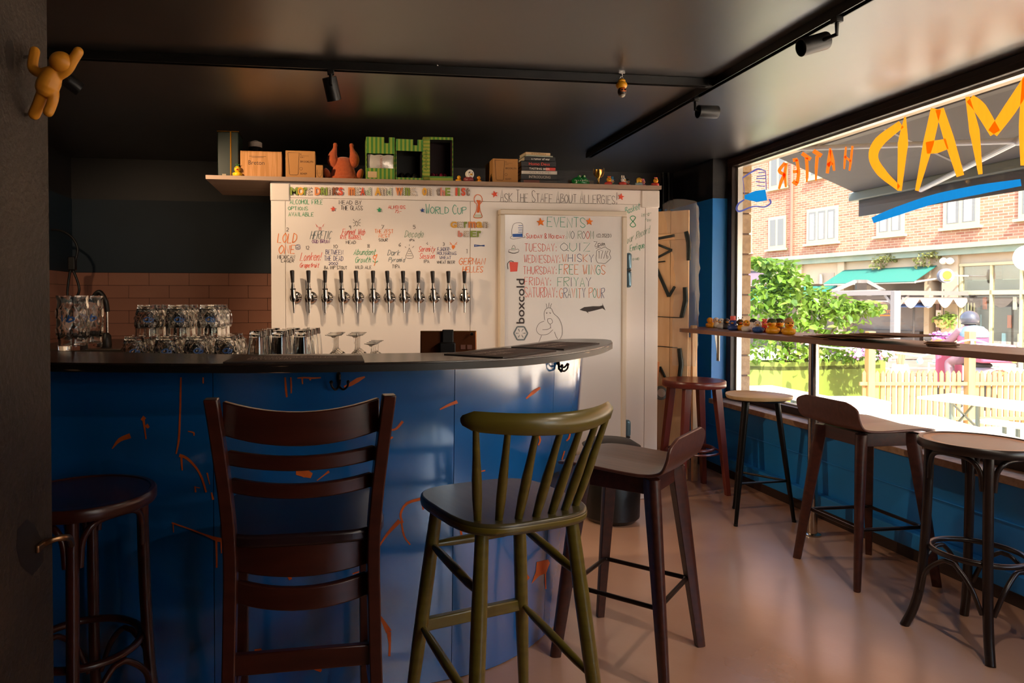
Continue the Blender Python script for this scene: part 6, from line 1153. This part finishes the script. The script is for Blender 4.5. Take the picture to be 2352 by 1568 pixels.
link('neon_letters', me, ns, world=True); obj('neon_bar', MB().cyl(fw(fs(2024), fz(2024, 724), .06), fw(fs(2050), fz(2050, 724), .06), .02, n=8), MATS['neon_orange'], ns, world=True)
# ---- foliage helpers
def leaf_mesh(name, m, l=.1, w=.035):
    return MB().add([(0, 0, 0), (w, l * .35, .008), (w * .7, l * .75, .004), (0, l, -.012), (-w * .7, l * .75, .004), (-w, l * .35, .008), (0, l * .5, -.006)], [(0, 1, 6), (1, 2, 6), (2, 3, 6), (3, 4, 6), (4, 5, 6), (5, 0, 6)]).mesh(name, m, 0)
def cloud(rnd, c, rad): 
    while True:
        p = V(rnd.uniform(-1, 1), rnd.uniform(-1, 1), rnd.uniform(-1, 1))
        if p.length < 1: return V(c) + V(p.x * rad[0], p.y * rad[1], p.z * rad[2])
def leaf_cloud(rnd, blobs, n, l, w):
    mb = MB()
    for _ in range(n):
        c, rad = rnd.choice(blobs); p = cloud(rnd, c, rad); M = Euler((rnd.uniform(-1.4, .5), rnd.uniform(-.6, .6), rnd.uniform(0, 6.28))).to_matrix(); s = rnd.uniform(.7, 1.25)
        mb.add([p + M @ (V(*q) * s) for q in ((0, 0, 0), (w, l * .4, .008), (0, l, -.01), (-w, l * .4, .008))], [(0, 1, 2), (0, 2, 3)])
    return mb
rnd = random.Random(21); M_lf = [leaf_mat('bright_leaf', '4b691e', '6a8828'), leaf_mat('pale_leaf', '5d782f', '7c973e'), leaf_mat('mid_leaf', '355519', '577323')]
# ---- planter with shrub
p1, p2, p3 = az(1715, 830, .33), az(1797, 832, .33), az(2032, 827, .33); uu = (p3 - p2).normalized(); vv = (p1 - p2); vv = vv.normalized()
plt = thing('planter_box', 'large lime green planter box behind the picket fence', 'planter', (p2 + p3) / 2 * 1.0 - V(0, 0, .33 - GZ)); L_ = (p3 - p2).length; D_ = max(.9, (p1 - p2).length); th = .04; M_lime = mat('lime_green_panel', '56621f', .6, col2='5c6824', scale=2)
quad = [p2, p3, p3 + vv * D_, p2 + vv * D_]
for k in range(4):
    a, b = quad[k], quad[(k + 1) % 4]; d = (b - a).normalized(); n_ = V(d.y, -d.x, 0); obj('side_panel', MB().prism([(a.x, a.y), (b.x, b.y), (b - n_ * th).to_tuple()[:2], (a - n_ * th).to_tuple()[:2]], GZ, .33), M_lime, plt, world=True, smooth=0)
obj('soil', MB().prism([(q.x, q.y) for q in quad], .2, .26), mat('dark_soil', '3a2e22', .95), plt, world=True, smooth=0)
pc_ = (quad[0] + quad[2]) / 2
def dd(px, py, d=10.9): return ad(px, py, d)
blobs = [(dd(1780, 620), (.28, .3, .18)), (dd(1810, 650), (.3, .3, .25)), (dd(1770, 665), (.35, .3, .25)), (dd(1745, 700), (.4, .35, .3)), (dd(1825, 700), (.45, .35, .3)), (dd(1790, 740), (.7, .4, .35)), (dd(1880, 690), (.35, .3, .22)), (dd(1930, 710), (.4, .3, .18)), (dd(1975, 705), (.25, .25, .12)), (dd(1890, 750), (.6, .4, .25)), (dd(1780, 800), (.75, .4, .22)), (dd(1880, 800), (.7, .4, .2)), (dd(1740, 600), (.15, .2, .06))]
sh_ = thing('leafy_shrub', 'tall bright green leafy shrub growing in the lime green planter', 'shrub', (pc_.x, pc_.y, .26))
for k, (px, py) in enumerate(((1790, 640), (1760, 690), (1830, 690), (1900, 720), (1960, 715), (1800, 600))):
    e = dd(px, py); b0 = V(pc_.x + .1 * (k - 3), pc_.y, .26); obj('stem', MB().tube(spline([b0, b0.lerp(e, .5) + V(.05, 0, .15), e], 5), [.02 - .0014 * q for q in range(11)], 6), mat('brown_stem', '6a5334', .8), sh_, world=True)
lms = [leaf_mesh('leaf', m, .15, .05) for m in M_lf]
for k in range(270):
    c, rad = rnd.choice(blobs); p = cloud(rnd, c, rad); p -= V(math.sin(YAW), math.cos(YAW), 0) * .25; o = link('leaf', rnd.choice(lms), sh_, loc=p - V(pc_.x, pc_.y, .26), rot=(rnd.uniform(-1.4, .4), rnd.uniform(-.6, .6), rnd.uniform(0, 6.28))); s = rnd.uniform(.65, 1.15); o.scale = (s, s, s)
o = obj('foliage', leaf_cloud(rnd, blobs, 2200, .13, .04), M_lf[0], sh_, world=True, smooth=0); o['kind'] = 'stuff'
fl = thing('flower_clump', 'clump of pink flowers trailing in the lime green planter', 'flowers', (dd(2000, 815).x, dd(2000, 815).y, .26)); fb_ = [(dd(1985, 805, 10.6), (.25, .2, .12)), (dd(2015, 812, 10.6), (.22, .2, .12)), (dd(1955, 815, 10.5), (.2, .2, .08))]
o = obj('leaves', leaf_cloud(rnd, fb_, 300, .08, .03), M_lf[2], fl, world=True, smooth=0); o['kind'] = 'stuff'; mbf = MB()
for k in range(110): mbf.sph(cloud(rnd, *rnd.choice(fb_)) - V(0, .12, -.02), rnd.uniform(.014, .028), 6, 4)
o = obj('blossoms', mbf, mat('pink_blossom', 'd88ac4', .6), fl, world=True); o['kind'] = 'stuff'
# ---- picket fence
CRt = V(math.cos(YAW), -math.sin(YAW), 0); CFw = V(math.sin(YAW), math.cos(YAW), 0); fd = 10.0; F0 = CFw * fd
lat = lambda px, d=fd: (px - CX_) / F_ * d
fen = thing('picket_fence', 'low pale wooden picket fence beyond the outdoor tables', 'fence', F0 + CRt * lat(2200) + V(0, 0, GZ)); M_pk = wood('pale_picket_wood', '8d683a', '9b7648', .7, (5, 5, 1), 3, 0)
zt_ = CAMH - (851 - 690) / F_ * fd; pk = MB().add([(-.027, -.01, 0), (.027, -.01, 0), (.027, -.01, .80), (0, -.01, .845), (-.027, -.01, .80), (-.027, .01, 0), (.027, .01, 0), (.027, .01, .80), (0, .01, .845), (-.027, .01, .80)], [(0, 1, 2, 3, 4), (9, 8, 7, 6, 5), (0, 5, 6, 1), (1, 6, 7, 2), (2, 7, 8, 3), (3, 8, 9, 4), (4, 9, 5, 0)]).mesh('picket', M_pk, 0)
px = 1988
while px < 2560:
    if not any(abs(px - c) < 9 for c in (1998, 2227)):
        o = link('picket', pk, fen, world=True); w_ = F0 + CRt * lat(px); o.location = V(w_.x, w_.y, zt_ - .845 + rnd.uniform(-.006, .006)); o.rotation_euler = (0, rnd.uniform(-.012, .012), -YAW)
    px += 13.55
for px in (1998, 2227, 2456): w_ = F0 + CRt * lat(px) - CFw * .02; obj('post', MB().box((w_.x, w_.y, GZ + .70), (.10, .10, 1.40), (0, 0, -YAW)), M_pk, fen, world=True, bevel=.006)
for z in (zt_ - .19, zt_ - .70): a = F0 + CRt * lat(1973) - CFw * .035 + V(0, 0, z); b = F0 + CRt * lat(2560) - CFw * .035 + V(0, 0, z); obj('rail', MB().beam(a, b, .03, .052, CFw), M_pk, fen, world=True, bevel=.004)
# string of bulbs between the posts
sl = thing('string_lights', 'white festoon cable with coloured bulbs strung between the fence posts', 'string lights', F0 + CRt * lat(2113) + V(0, 0, .4)); dz = lambda px, py, d=9.9: ad(px, py, d)
obj('cable', MB().tube(spline([dz(1850, 790), dz(1940, 800), dz(1998, 790), dz(2030, 805), dz(2075, 812), dz(2112, 817), dz(2150, 808), dz(2227, 780), dz(2300, 800), dz(2400, 830)], 5), .012, 6), mat('white_cable', 'd9dcd6', .5), sl, world=True)
for px, py, c in ((1972, 813, 'f0e8dc'), (2031, 814, 'f08a70'), (2113, 829, '7adcc8'), (2233, 796, 'e8e8e4'), (2330, 826, 'f0c860')):
    b_ = obj('bulb', MB().sph(dz(px, py), (.042, .042, .048), 14, 9), mat('bulb_' + c, c, .25), sl, world=True); obj('socket', MB().cyl(dz(px, py) + V(0, 0, .04), dz(px, py) + V(0, 0, .085), .02), flat('c9c9c4'), b_, world=True)
# ---- beer tables
M_tt = mat('pale_varnished_tabletop', 'e6d3b0', .35, col2='efe0c4', scale=2, stretch=(1, 8, 1)); M_leg = mat('green_grey_leg_steel', '5f6a64', .4, metal=.4)
def beer_table(label, q1, q2, q3, z, ln, wmin, name='beer_table', cat='table'):
    a, b, c = az(*q1, z), az(*q2, z), az(*q3, z); v = (b - a); v = v.normalized() * max(v.length, wmin); u = (c - a).normalized(); u = (u - v.normalized() * u.dot(v.normalized())).normalized() * ln
    t = thing(name, label, cat, a + u / 2 + v / 2 + V(0, 0, GZ - z)); n = 3 if v.length > .4 else 1
    for k in range(n): p, q = a + v * (k / n) + v.normalized() * .002, a + v * ((k + 1) / n) - v.normalized() * .002; obj('plank', MB().prism([w.to_tuple()[:2] for w in (p, q, q + u, p + u)], z - .028, z), M_tt, t, world=True, bevel=.004)
    for f in (.14, .86):
        e = a + u * f
        for g in (.12, .88): obj('leg', MB().beam(e + v * g + V(0, 0, -.03), e + v * (g + .02) + V(0, 0, GZ - z), .03, .03), M_leg, t, world=True)
        if n > 1: obj('brace', MB().beam(e + v * .14 + V(0, 0, -.04), e + v * .86 + V(0, 0, -.34), .022, .014), M_leg, t, world=True); obj('brace', MB().beam(e + v * .86 + V(0, 0, -.04), e + v * .14 + V(0, 0, -.34), .022, .014), M_leg, t, world=True)
    return t
beer_table('sunlit beer table between the picket fence and the other outdoor table', (2106, 910), (2185, 902.5), (2352, 951), .22, 2.2, .5); beer_table('sunlit beer table nearest the shop window glass', (1985, 950), (2143, 952.5), (2147, 984), .22, 2.2, .55); beer_table('sunlit beer table in front of the lime green planter', (1690, 886), (1768, 884.5), (1760, 906), .22, 1.15, .5)
beer_table('slim pine bench between the two sunlit beer tables', (2232, 964), (2272, 960), (2352, 990), -.08, 2.2, .26, 'beer_bench', 'bench')
wbx = thing('storage_bench', 'low white storage box beside the sunlit table', 'box', ad(1950, 935, 7.0).to_tuple()[:2] + (GZ,), -YAW); zt2 = CAMH - (921 - 690) / F_ * 6.9; obj('box_body', MB().bb(-.32, .32, -.15, .25, 0, zt2 - GZ - .03), mat('white_painted_box', 'd6d4d0', .6), wbx, bevel=.01); obj('lid', MB().bb(-.33, .33, -.16, .26, zt2 - GZ - .03, zt2 - GZ), mat('white_painted_lid', 'e2e0dc', .55), wbx, bevel=.008)
# ---- overhead awning of this shop
aw = thing('window_awning', 'grey retractable awning stretched over the shop window', 'awning', (3.4, 2.0, 2.65)); M_gc = film_mat('grey_awning_cloth', '736c64', .06, .85); n = 12; YA, YB2 = 5.25, -3.0
g = [[V(3.32 + 1.05 * j / 4, YA + (YB2 - YA) * i / n, 2.615 - .41 * j / 4) for j in range(5)] for i in range(n + 1)]; obj('cloth', MB().sheet(g, .006), M_gc, aw, world=True)
obj('front_bar', MB().bb(4.33, 4.42, YB2, YA + .06, 2.14, 2.215), mat('pale_olive_bar', '8d8b77', .5), aw, world=True, bevel=.01); obj('valance', MB().bb(4.365, 4.372, YB2, YA - .02, 2.005, 2.14), M_gc, aw, world=True, smooth=0); obj('cassette', MB().bb(3.23, 3.36, YB2, YA, 2.58, 2.70), M_alu, aw, world=True, bevel=.01)
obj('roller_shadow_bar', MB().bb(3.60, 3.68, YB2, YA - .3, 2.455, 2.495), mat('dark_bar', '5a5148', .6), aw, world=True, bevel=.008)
M_arm = mat('white_awning_arm', 'd9d6d2', .4); sh0, el, wr_ = ax(1832, 341, 3.32), ax(2340, 323, 3.9), ax(2115, 436, 4.33)
ar = obj('arm', MB().tube([sh0, el], .018, 10), M_arm, aw, world=True); obj('forearm', MB().tube([el, wr_], .018, 10), M_arm, aw, world=True); obj('elbow', MB().sph(el, .028, 12, 8), M_arm, aw, world=True)
for y in (4.2, 2.9): obj('seam', MB().beam(V(3.34, y, 2.598), V(4.33, y, 2.212), .02, .003, (0, 1, 0)), mat('pale_seam', 'a89f96', .8), aw, world=True)
# ---- pergola café across the way
M_pg = mat('grey_pergola_paint', '665f5c', .6); M_pc = film_mat('pink_grey_cloth', '816f66', .2, .8); pg = thing('pergola', 'grey pergola with scalloped cloth canopy in front of the shops', 'pergola', ad(2057, 760, 18).to_tuple()[:2] + (GZ,)); zpt = ad(2057, 668, 18).z
cA, cB, cC = ad(2057, 700, 18), ad(1884, 700, 20.5), ad(2268, 700, 20); cs = [V(c.x, c.y, 0) for c in (cA, cB, cC)]; cs.append(cs[1] + cs[2] - cs[0])
for c in cs: obj('post', MB().box((c.x, c.y, (zpt + GZ) / 2), (.17, .17, zpt - GZ), (0, 0, -YAW)), M_pg, pg, world=True, bevel=.01)
for i, j in ((0, 1), (0, 2), (1, 3), (2, 3)): obj('beam', MB().beam(cs[i] + V(0, 0, zpt - .05), cs[j] + V(0, 0, zpt - .05), .12, .14, (0, 0, 1)), M_pg, pg, world=True)
n = 12; g = [[cs[0].lerp(cs[2], i / n).lerp(cs[1].lerp(cs[3], i / n), j / n) + V(0, 0, zpt - .22 - .12 * math.sin(math.pi * ((j * 5 / n) % 1))) for j in range(n + 1)] for i in range(n + 1)]; obj('canopy', MB().sheet(g, .01), M_pc, pg, world=True)
for k in range(5):
    pts = []; a, b = cs[0].lerp(cs[2], .06 + .18 * k), cs[0].lerp(cs[2], .06 + .18 * (k + 1)); g = [[a.lerp(b, i / 8) + V(0, 0, zpt - .16), a.lerp(b, i / 8) + V(0, 0, zpt - .20 - .26 * math.sin(math.pi * i / 8))] for i in range(9)]; obj('scallop', MB().sheet(g, .008), mat('pale_scallop_cloth', '8d817c', .85), pg, world=True)
for i, j, k2 in ((0, 1, .12), (0, 2, .12)): a = cs[i] + V(0, 0, zpt - .45); b = cs[i].lerp(cs[j], k2) + V(0, 0, zpt - .1); obj('corner_brace', MB().beam(a, b, .07, .07), M_pg, pg, world=True)
gh = thing('glass_gable', 'small glass gable roof rising behind the pergola', 'roof', ad(1975, 660, 21)); r0, r1, r2, r3 = ad(1905, 672, 21), ad(1965, 646, 21), ad(1990, 646, 21), ad(2030, 668, 21)
for a, b in ((r0, r1), (r1, r2), (r2, r3), (r0, r3)): obj('frame_bar', MB().beam(a, b, .1, .1), M_pg, gh, world=True)
obj('glass', MB().add([r0, r1, r2, r3], [(0, 1, 2, 3)]), M_pane2, gh, world=True, smooth=0); obj('vent', MB().box((r1 + r2) / 2 + V(0, 0, -.1), (.3, .1, .3), (0, 0, -YAW)), M_dark, gh, world=True)
# ---- terrace furniture
dk = thing('deck_front', 'dark plank front of the café terrace', 'deck', ad(2110, 850, 16.6).to_tuple()[:2] + (GZ,)); M_dp = mat('dark_stained_planks', '5a4c46', .7, col2='685952', scale=4, stretch=(1, 1, 8))
for k in range(4): a, b = ad(2030, 800, 16.6), ad(2200, 800, 16.6); z = GZ + .02 + .2 * k; obj('plank', MB().beam(V(a.x, a.y, z + .09), V(b.x, b.y, z + .09), .03, .18, CFw), M_dp, dk, world=True, bevel=.01)
def cafe_chair(label, px, py, d, wd_, back=True):
    c = ad(px, py, d); t = thing('cafe_seat', label, 'chair', (c.x, c.y, GZ), -YAW); m = mat('sage_green_metal', '7f9a86', .5); s = c.z - GZ; h = wd_ / 2
    for sx in (-1, 1):
        for sy in (-1, 1): obj('leg', MB().cyl((sx * h, sy * .22, 0), (sx * h, sy * .22, s + (.5 if sy < 0 and back else 0)), .022, n=8), m, t)
    obj('seat_frame', MB().bb(-h, h, -.22, .22, s - .04, s), m, t, bevel=.01); obj('cushion', MB().bb(-h + .04, h - .04, -.2, .2, s, s + .08), mat('cream_cushion', 'e2d2b8', .85), t, bevel=.03, seg=3)
    if back:
        for z in (.46, .36, .27, .19): obj('back_rail', MB().cyl((-h, -.22, s + z), (h, -.22, s + z), .016, n=8), m, t)
cafe_chair('sage green metal café bench with cream cushion', 2172, 834, 15.8, .45); cafe_chair('sage green café stool with cream cushion behind the scooter', 2300, 842, 15, .42, False)
pt = thing('clay_pot', 'round beige clay pot with dried grass behind the fence', 'pot', ad(2068, 855, 13).to_tuple()[:2] + (GZ,)); zz0 = ad(2068, 836, 13).z - GZ; obj('pot', MB().lathe([(0, 0), (.10, 0), (.13, .1), (.15, zz0 * .5), (.15, zz0 * .8), (.125, zz0), (.10, zz0), (.09, zz0 - .05), (0, zz0 - .06)], 24), mat('beige_clay', 'c9b4a2', .8), pt); mbg = MB()
for k in range(40): an = rnd.uniform(0, 6.28); mbg.cyl((.04 * math.cos(an), .04 * math.sin(an), zz0 - .06), (.10 * math.cos(an), .10 * math.sin(an), zz0 + rnd.uniform(.25, .4)), .008, .003, 5)
o = obj('dried_grass', mbg, mat('dried_grass', 'a97a5a', .9), pt); o['kind'] = 'stuff'
pz = thing('flower_bowl', 'low basket of purple pink flowers on the terrace', 'flowers', ad(2165, 790, 17.3).to_tuple()[:2] + (GZ,)); zf = ad(2165, 778, 17.3).z - GZ; obj('pedestal', MB().lathe([(0, 0), (.18, 0), (.18, .05), (.06, .1), (.06, zf - .15), (.3, zf - .02), (.32, zf), (0, zf)], 20), mat('wicker', 'b08a5c', .8), pz); mbf = MB()
for k in range(90): mbf.sph(cloud(rnd, (0, 0, zf + .06), (.36, .3, .12)), rnd.uniform(.03, .05), 6, 4)
o = obj('blossoms', mbf, mat('purple_blossom', 'b45aa0', .7), pz); o['kind'] = 'stuff'
hb = thing('hanging_basket', 'hanging basket of trailing yellow green leaves on the cream pillar', 'plant', fw(fs(2185), fz(2185, 735), .3)); bp = fw(fs(2185), fz(2185, 735), .3); obj('basket', MB().lathe([(0, -.25), (.15, -.2), (.24, 0), (.22, .02), (0, .02)], 16, bp), MATS['wicker'], hb, world=True); o = obj('foliage', leaf_cloud(rnd, [(bp + V(0, -.1, .05), (.3, .25, .22))], 160, .14, .045), M_lf[1], hb, world=True, smooth=0); o['kind'] = 'stuff'; obj('cord', MB().cyl(bp + V(0, 0, 0), bp + V(0, 0, .9), .01, n=5), M_dark, hb, world=True)
for px, py, lab in ((2030, 604, 'clump of ivy on the fascia above the large green awning'), (2128, 597, 'trailing ivy on the fascia near the round sign')):
    c = fw(fs(px), fz(px, py), .15); t = thing('ivy_clump', lab, 'plant', c); o = obj('foliage', leaf_cloud(rnd, [(c, (.3, .3, .28)), (c + FD * -.3 + V(0, 0, .15), (.25, .25, .12))], 200, .11, .04), leaf_mat('olive_leaf', '6a6a38', '8a8a4a'), t, world=True, smooth=0); o['kind'] = 'stuff'; obj('stem', MB().cyl(c + V(0, 0, -.2), c + V(0, 0, .3), .02, n=6), MATS['brown_stem'], t, world=True)
pa = thing('blue_parasol', 'folded small blue parasol on the café terrace', 'parasol', ad(2098, 760, 19).to_tuple()[:2] + (GZ,)); zp = ad(2098, 692, 19).z - GZ; obj('pole', MB().cyl((0, 0, 0), (0, 0, zp), .03, n=8), M_dark, pa); obj('canopy', MB().lathe([(0, zp + .1), (.42, zp - .14), (.40, zp - .16), (0, zp + .02)], 8), mat('navy_canvas', '3a5484', .8), pa)
# ---- scooter and rider seen from behind
sd = 11.6; sc_ = ad(2253, 860, sd); rt = thing('motor_scooter', 'pink delivery scooter seen from behind beyond the fence', 'scooter', (sc_.x, sc_.y, GZ), -YAW - R(8)); M_gs = mat('grey_scooter_plastic', '9a9090', .4); M_tyre = mat('tyre_rubber', '2a2624', .8); M_pink = mat('pink_cordura', '933e54', .7)
def wheel(y, nm='wheel'):
    w = obj(nm, MB().lathe([(.13, -.045), (.19, -.05), (.215, -.03), (.22, 0), (.215, .03), (.19, .05), (.13, .045)], 24, (0, y, .22), M=Matrix.Rotation(R(90), 3, 'Y')), M_tyre, rt); obj('rim', MB().lathe([(.02, -.03), (.13, -.04), (.13, .04), (.02, .03)], 20, (0, y, .22), M=Matrix.Rotation(R(90), 3, 'Y')), M_alu, w)
wheel(-.15); wheel(1.05)
obj('tail_body', MB().sph((0, -.05, .60), (.16, .42, .14), 18, 10), M_gs, rt, smooth=60); obj('mudguard', MB().tube(spline([(0, -.48, .30), (0, -.46, .45), (0, -.30, .56)], 5), [.05] * 11, 10, flatten=.35), M_gs, rt); tl_ = obj('tail_light', MB().sph((0, -.46, .66), (.13, .04, .055), 16, 8), mat('red_tail_lens', 'd83020', .25, emit='ff3a20', estr=.8), rt); obj('indicator', MB().sph((0, -.495, .66), (.045, .015, .028), 10, 6), mat('amber_lens', 'f0a030', .25, emit='ffa030', estr=.8), tl_)
obj('seat', MB().sph((0, .15, .76), (.15, .38, .07), 16, 9), M_tyre, rt, smooth=60); obj('footboard', MB().bb(-.2, .2, .45, .85, .25, .32), M_gs, rt, bevel=.02); obj('leg_shield', MB().bb(-.22, .22, .85, .92, .28, .95), M_pink, rt, bevel=.03); obj('handlebar', MB().tube(spline([(-.36, .70, 1.02), (-.18, .80, 1.03), (0, .86, 1.0), (.18, .80, 1.03), (.36, .70, 1.02)], 4), .02, 8), M_tyre, rt)
mr = obj('mirror', MB().sph((-.42, .78, 1.16), (.075, .015, .05), 12, 7), M_tyre, rt); obj('mirror_stalk', MB().cyl((-.32, .74, 1.03), (-.41, .78, 1.13), .01, n=6), M_tyre, mr)
bx_ = obj('delivery_box', MB().bb(-.25, .25, -.42, -.02, .82, 1.06), M_pink, rt, bevel=.03); obj('box_lid', MB().bb(-.26, .26, -.43, -.01, 1.06, 1.12), mat('pale_pink_trim', 'e69ab0', .6), bx_, bevel=.02); obj('number_plate', MB().bb(-.09, .09, -.50, -.492, .36, .46), flat('d9d4cc'), rt)
# rider: one skinned body seated astride, arms forward to the bars
pr = thing('person', 'scooter rider in pink and grey jacket with dark helmet sitting astride', 'person', (sc_.x, sc_.y, GZ), -YAW - R(8))
def skin(name, verts, edges, rad, m, parent, root=0, sub=2):
    me = bpy.data.meshes.new(name); me.from_pydata(verts, edges, []); me.materials.append(m); o = link(name, me, parent); sk = o.modifiers.new('skin', 'SKIN'); sk.use_smooth_shade = True
    for i, v in enumerate(me.skin_vertices[0].data): v.radius = (rad[i], rad[i]) if not isinstance(rad[i], tuple) else rad[i]; v.use_root = (i == root)
    s = o.modifiers.new('sub', 'SUBSURF'); s.levels = sub; s.render_levels = sub; return o
vs = [(0, .22, .88), (0, .20, 1.02), (0, .22, 1.18), (0, .26, 1.32), (0, .30, 1.42), (.19, .27, 1.30), (.27, .42, 1.12), (.33, .66, 1.05), (-.19, .27, 1.30), (-.27, .42, 1.12), (-.33, .66, 1.05), (.13, .25, .84), (.20, .60, .80), (.20, .58, .36), (.20, .70, .33), (-.13, .25, .84), (-.22, .50, .76), (-.28, .30, .34), (-.28, .10, .10), (0, .33, 1.50)]
es = [(0, 1), (1, 2), (2, 3), (3, 4), (3, 5), (5, 6), (6, 7), (3, 8), (8, 9), (9, 10), (0, 11), (11, 12), (12, 13), (13, 14), (0, 15), (15, 16), (16, 17), (17, 18), (4, 19)]
rd = [(.17, .14), (.16, .13), (.18, .13), (.17, .11), .055, .08, .06, .045, .08, .06, .045, .10, .085, .065, .05, .10, .085, .065, .05, .06]
skin('body', vs, es, rd, mat('grey_pink_rider_clothes', '6a4a52', .8), pr)
obj('jacket', MB().lathe([(.0, .86), (.20, .86), (.225, 1.0), (.235, 1.2), (.20, 1.33), (.10, 1.41), (0, 1.42)], 20, (0, .22, 0), sy=.72), mat('pink_jacket', '933e54', .75), pr, smooth=60); obj('hood', MB().lathe([(.05, 1.16), (.22, 1.22), (.225, 1.30), (.14, 1.40), (.0, 1.43)], 20, (0, .20, 0), sy=.75), mat('slate_hood', '4f616d', .8), pr, smooth=60)
hl = obj('helmet', MB().sph((0, .32, 1.53), (.135, .155, .145), 24, 14), mat('dark_grey_helmet', '3c3c42', .2), pr, smooth=60); obj('visor_band', MB().tube([V(.125 * math.cos(R(a)), .32 + .145 * math.sin(R(a)), 1.45) for a in range(180, 361, 15)], .014, 8), M_tyre, hl)
for s in (-1, 1):
    hnd = obj('hand', MB().sph((s * .345, .69, 1.045), (.045, .05, .03), 12, 7), mat('rider_glove', '3a3030', .7), pr)
    for k in range(4): obj('finger', MB().tube(spline([(s * (.315 + .02 * k), .71, 1.05), (s * (.315 + .02 * k), .745, 1.04), (s * (.315 + .02 * k), .735, 1.01)], 3), .009, 6), MATS['rider_glove'], hnd)
    obj('thumb', MB().tube([(s * .31, .69, 1.03), (s * .305, .72, 1.0)], .009, 6), MATS['rider_glove'], hnd)
    obj('shoe', MB().sph((s * .20 if s > 0 else -.28, .74 if s > 0 else .14, .36 if s > 0 else .045), (.05, .13, .045), 14, 8), M_tyre, pr, smooth=60)
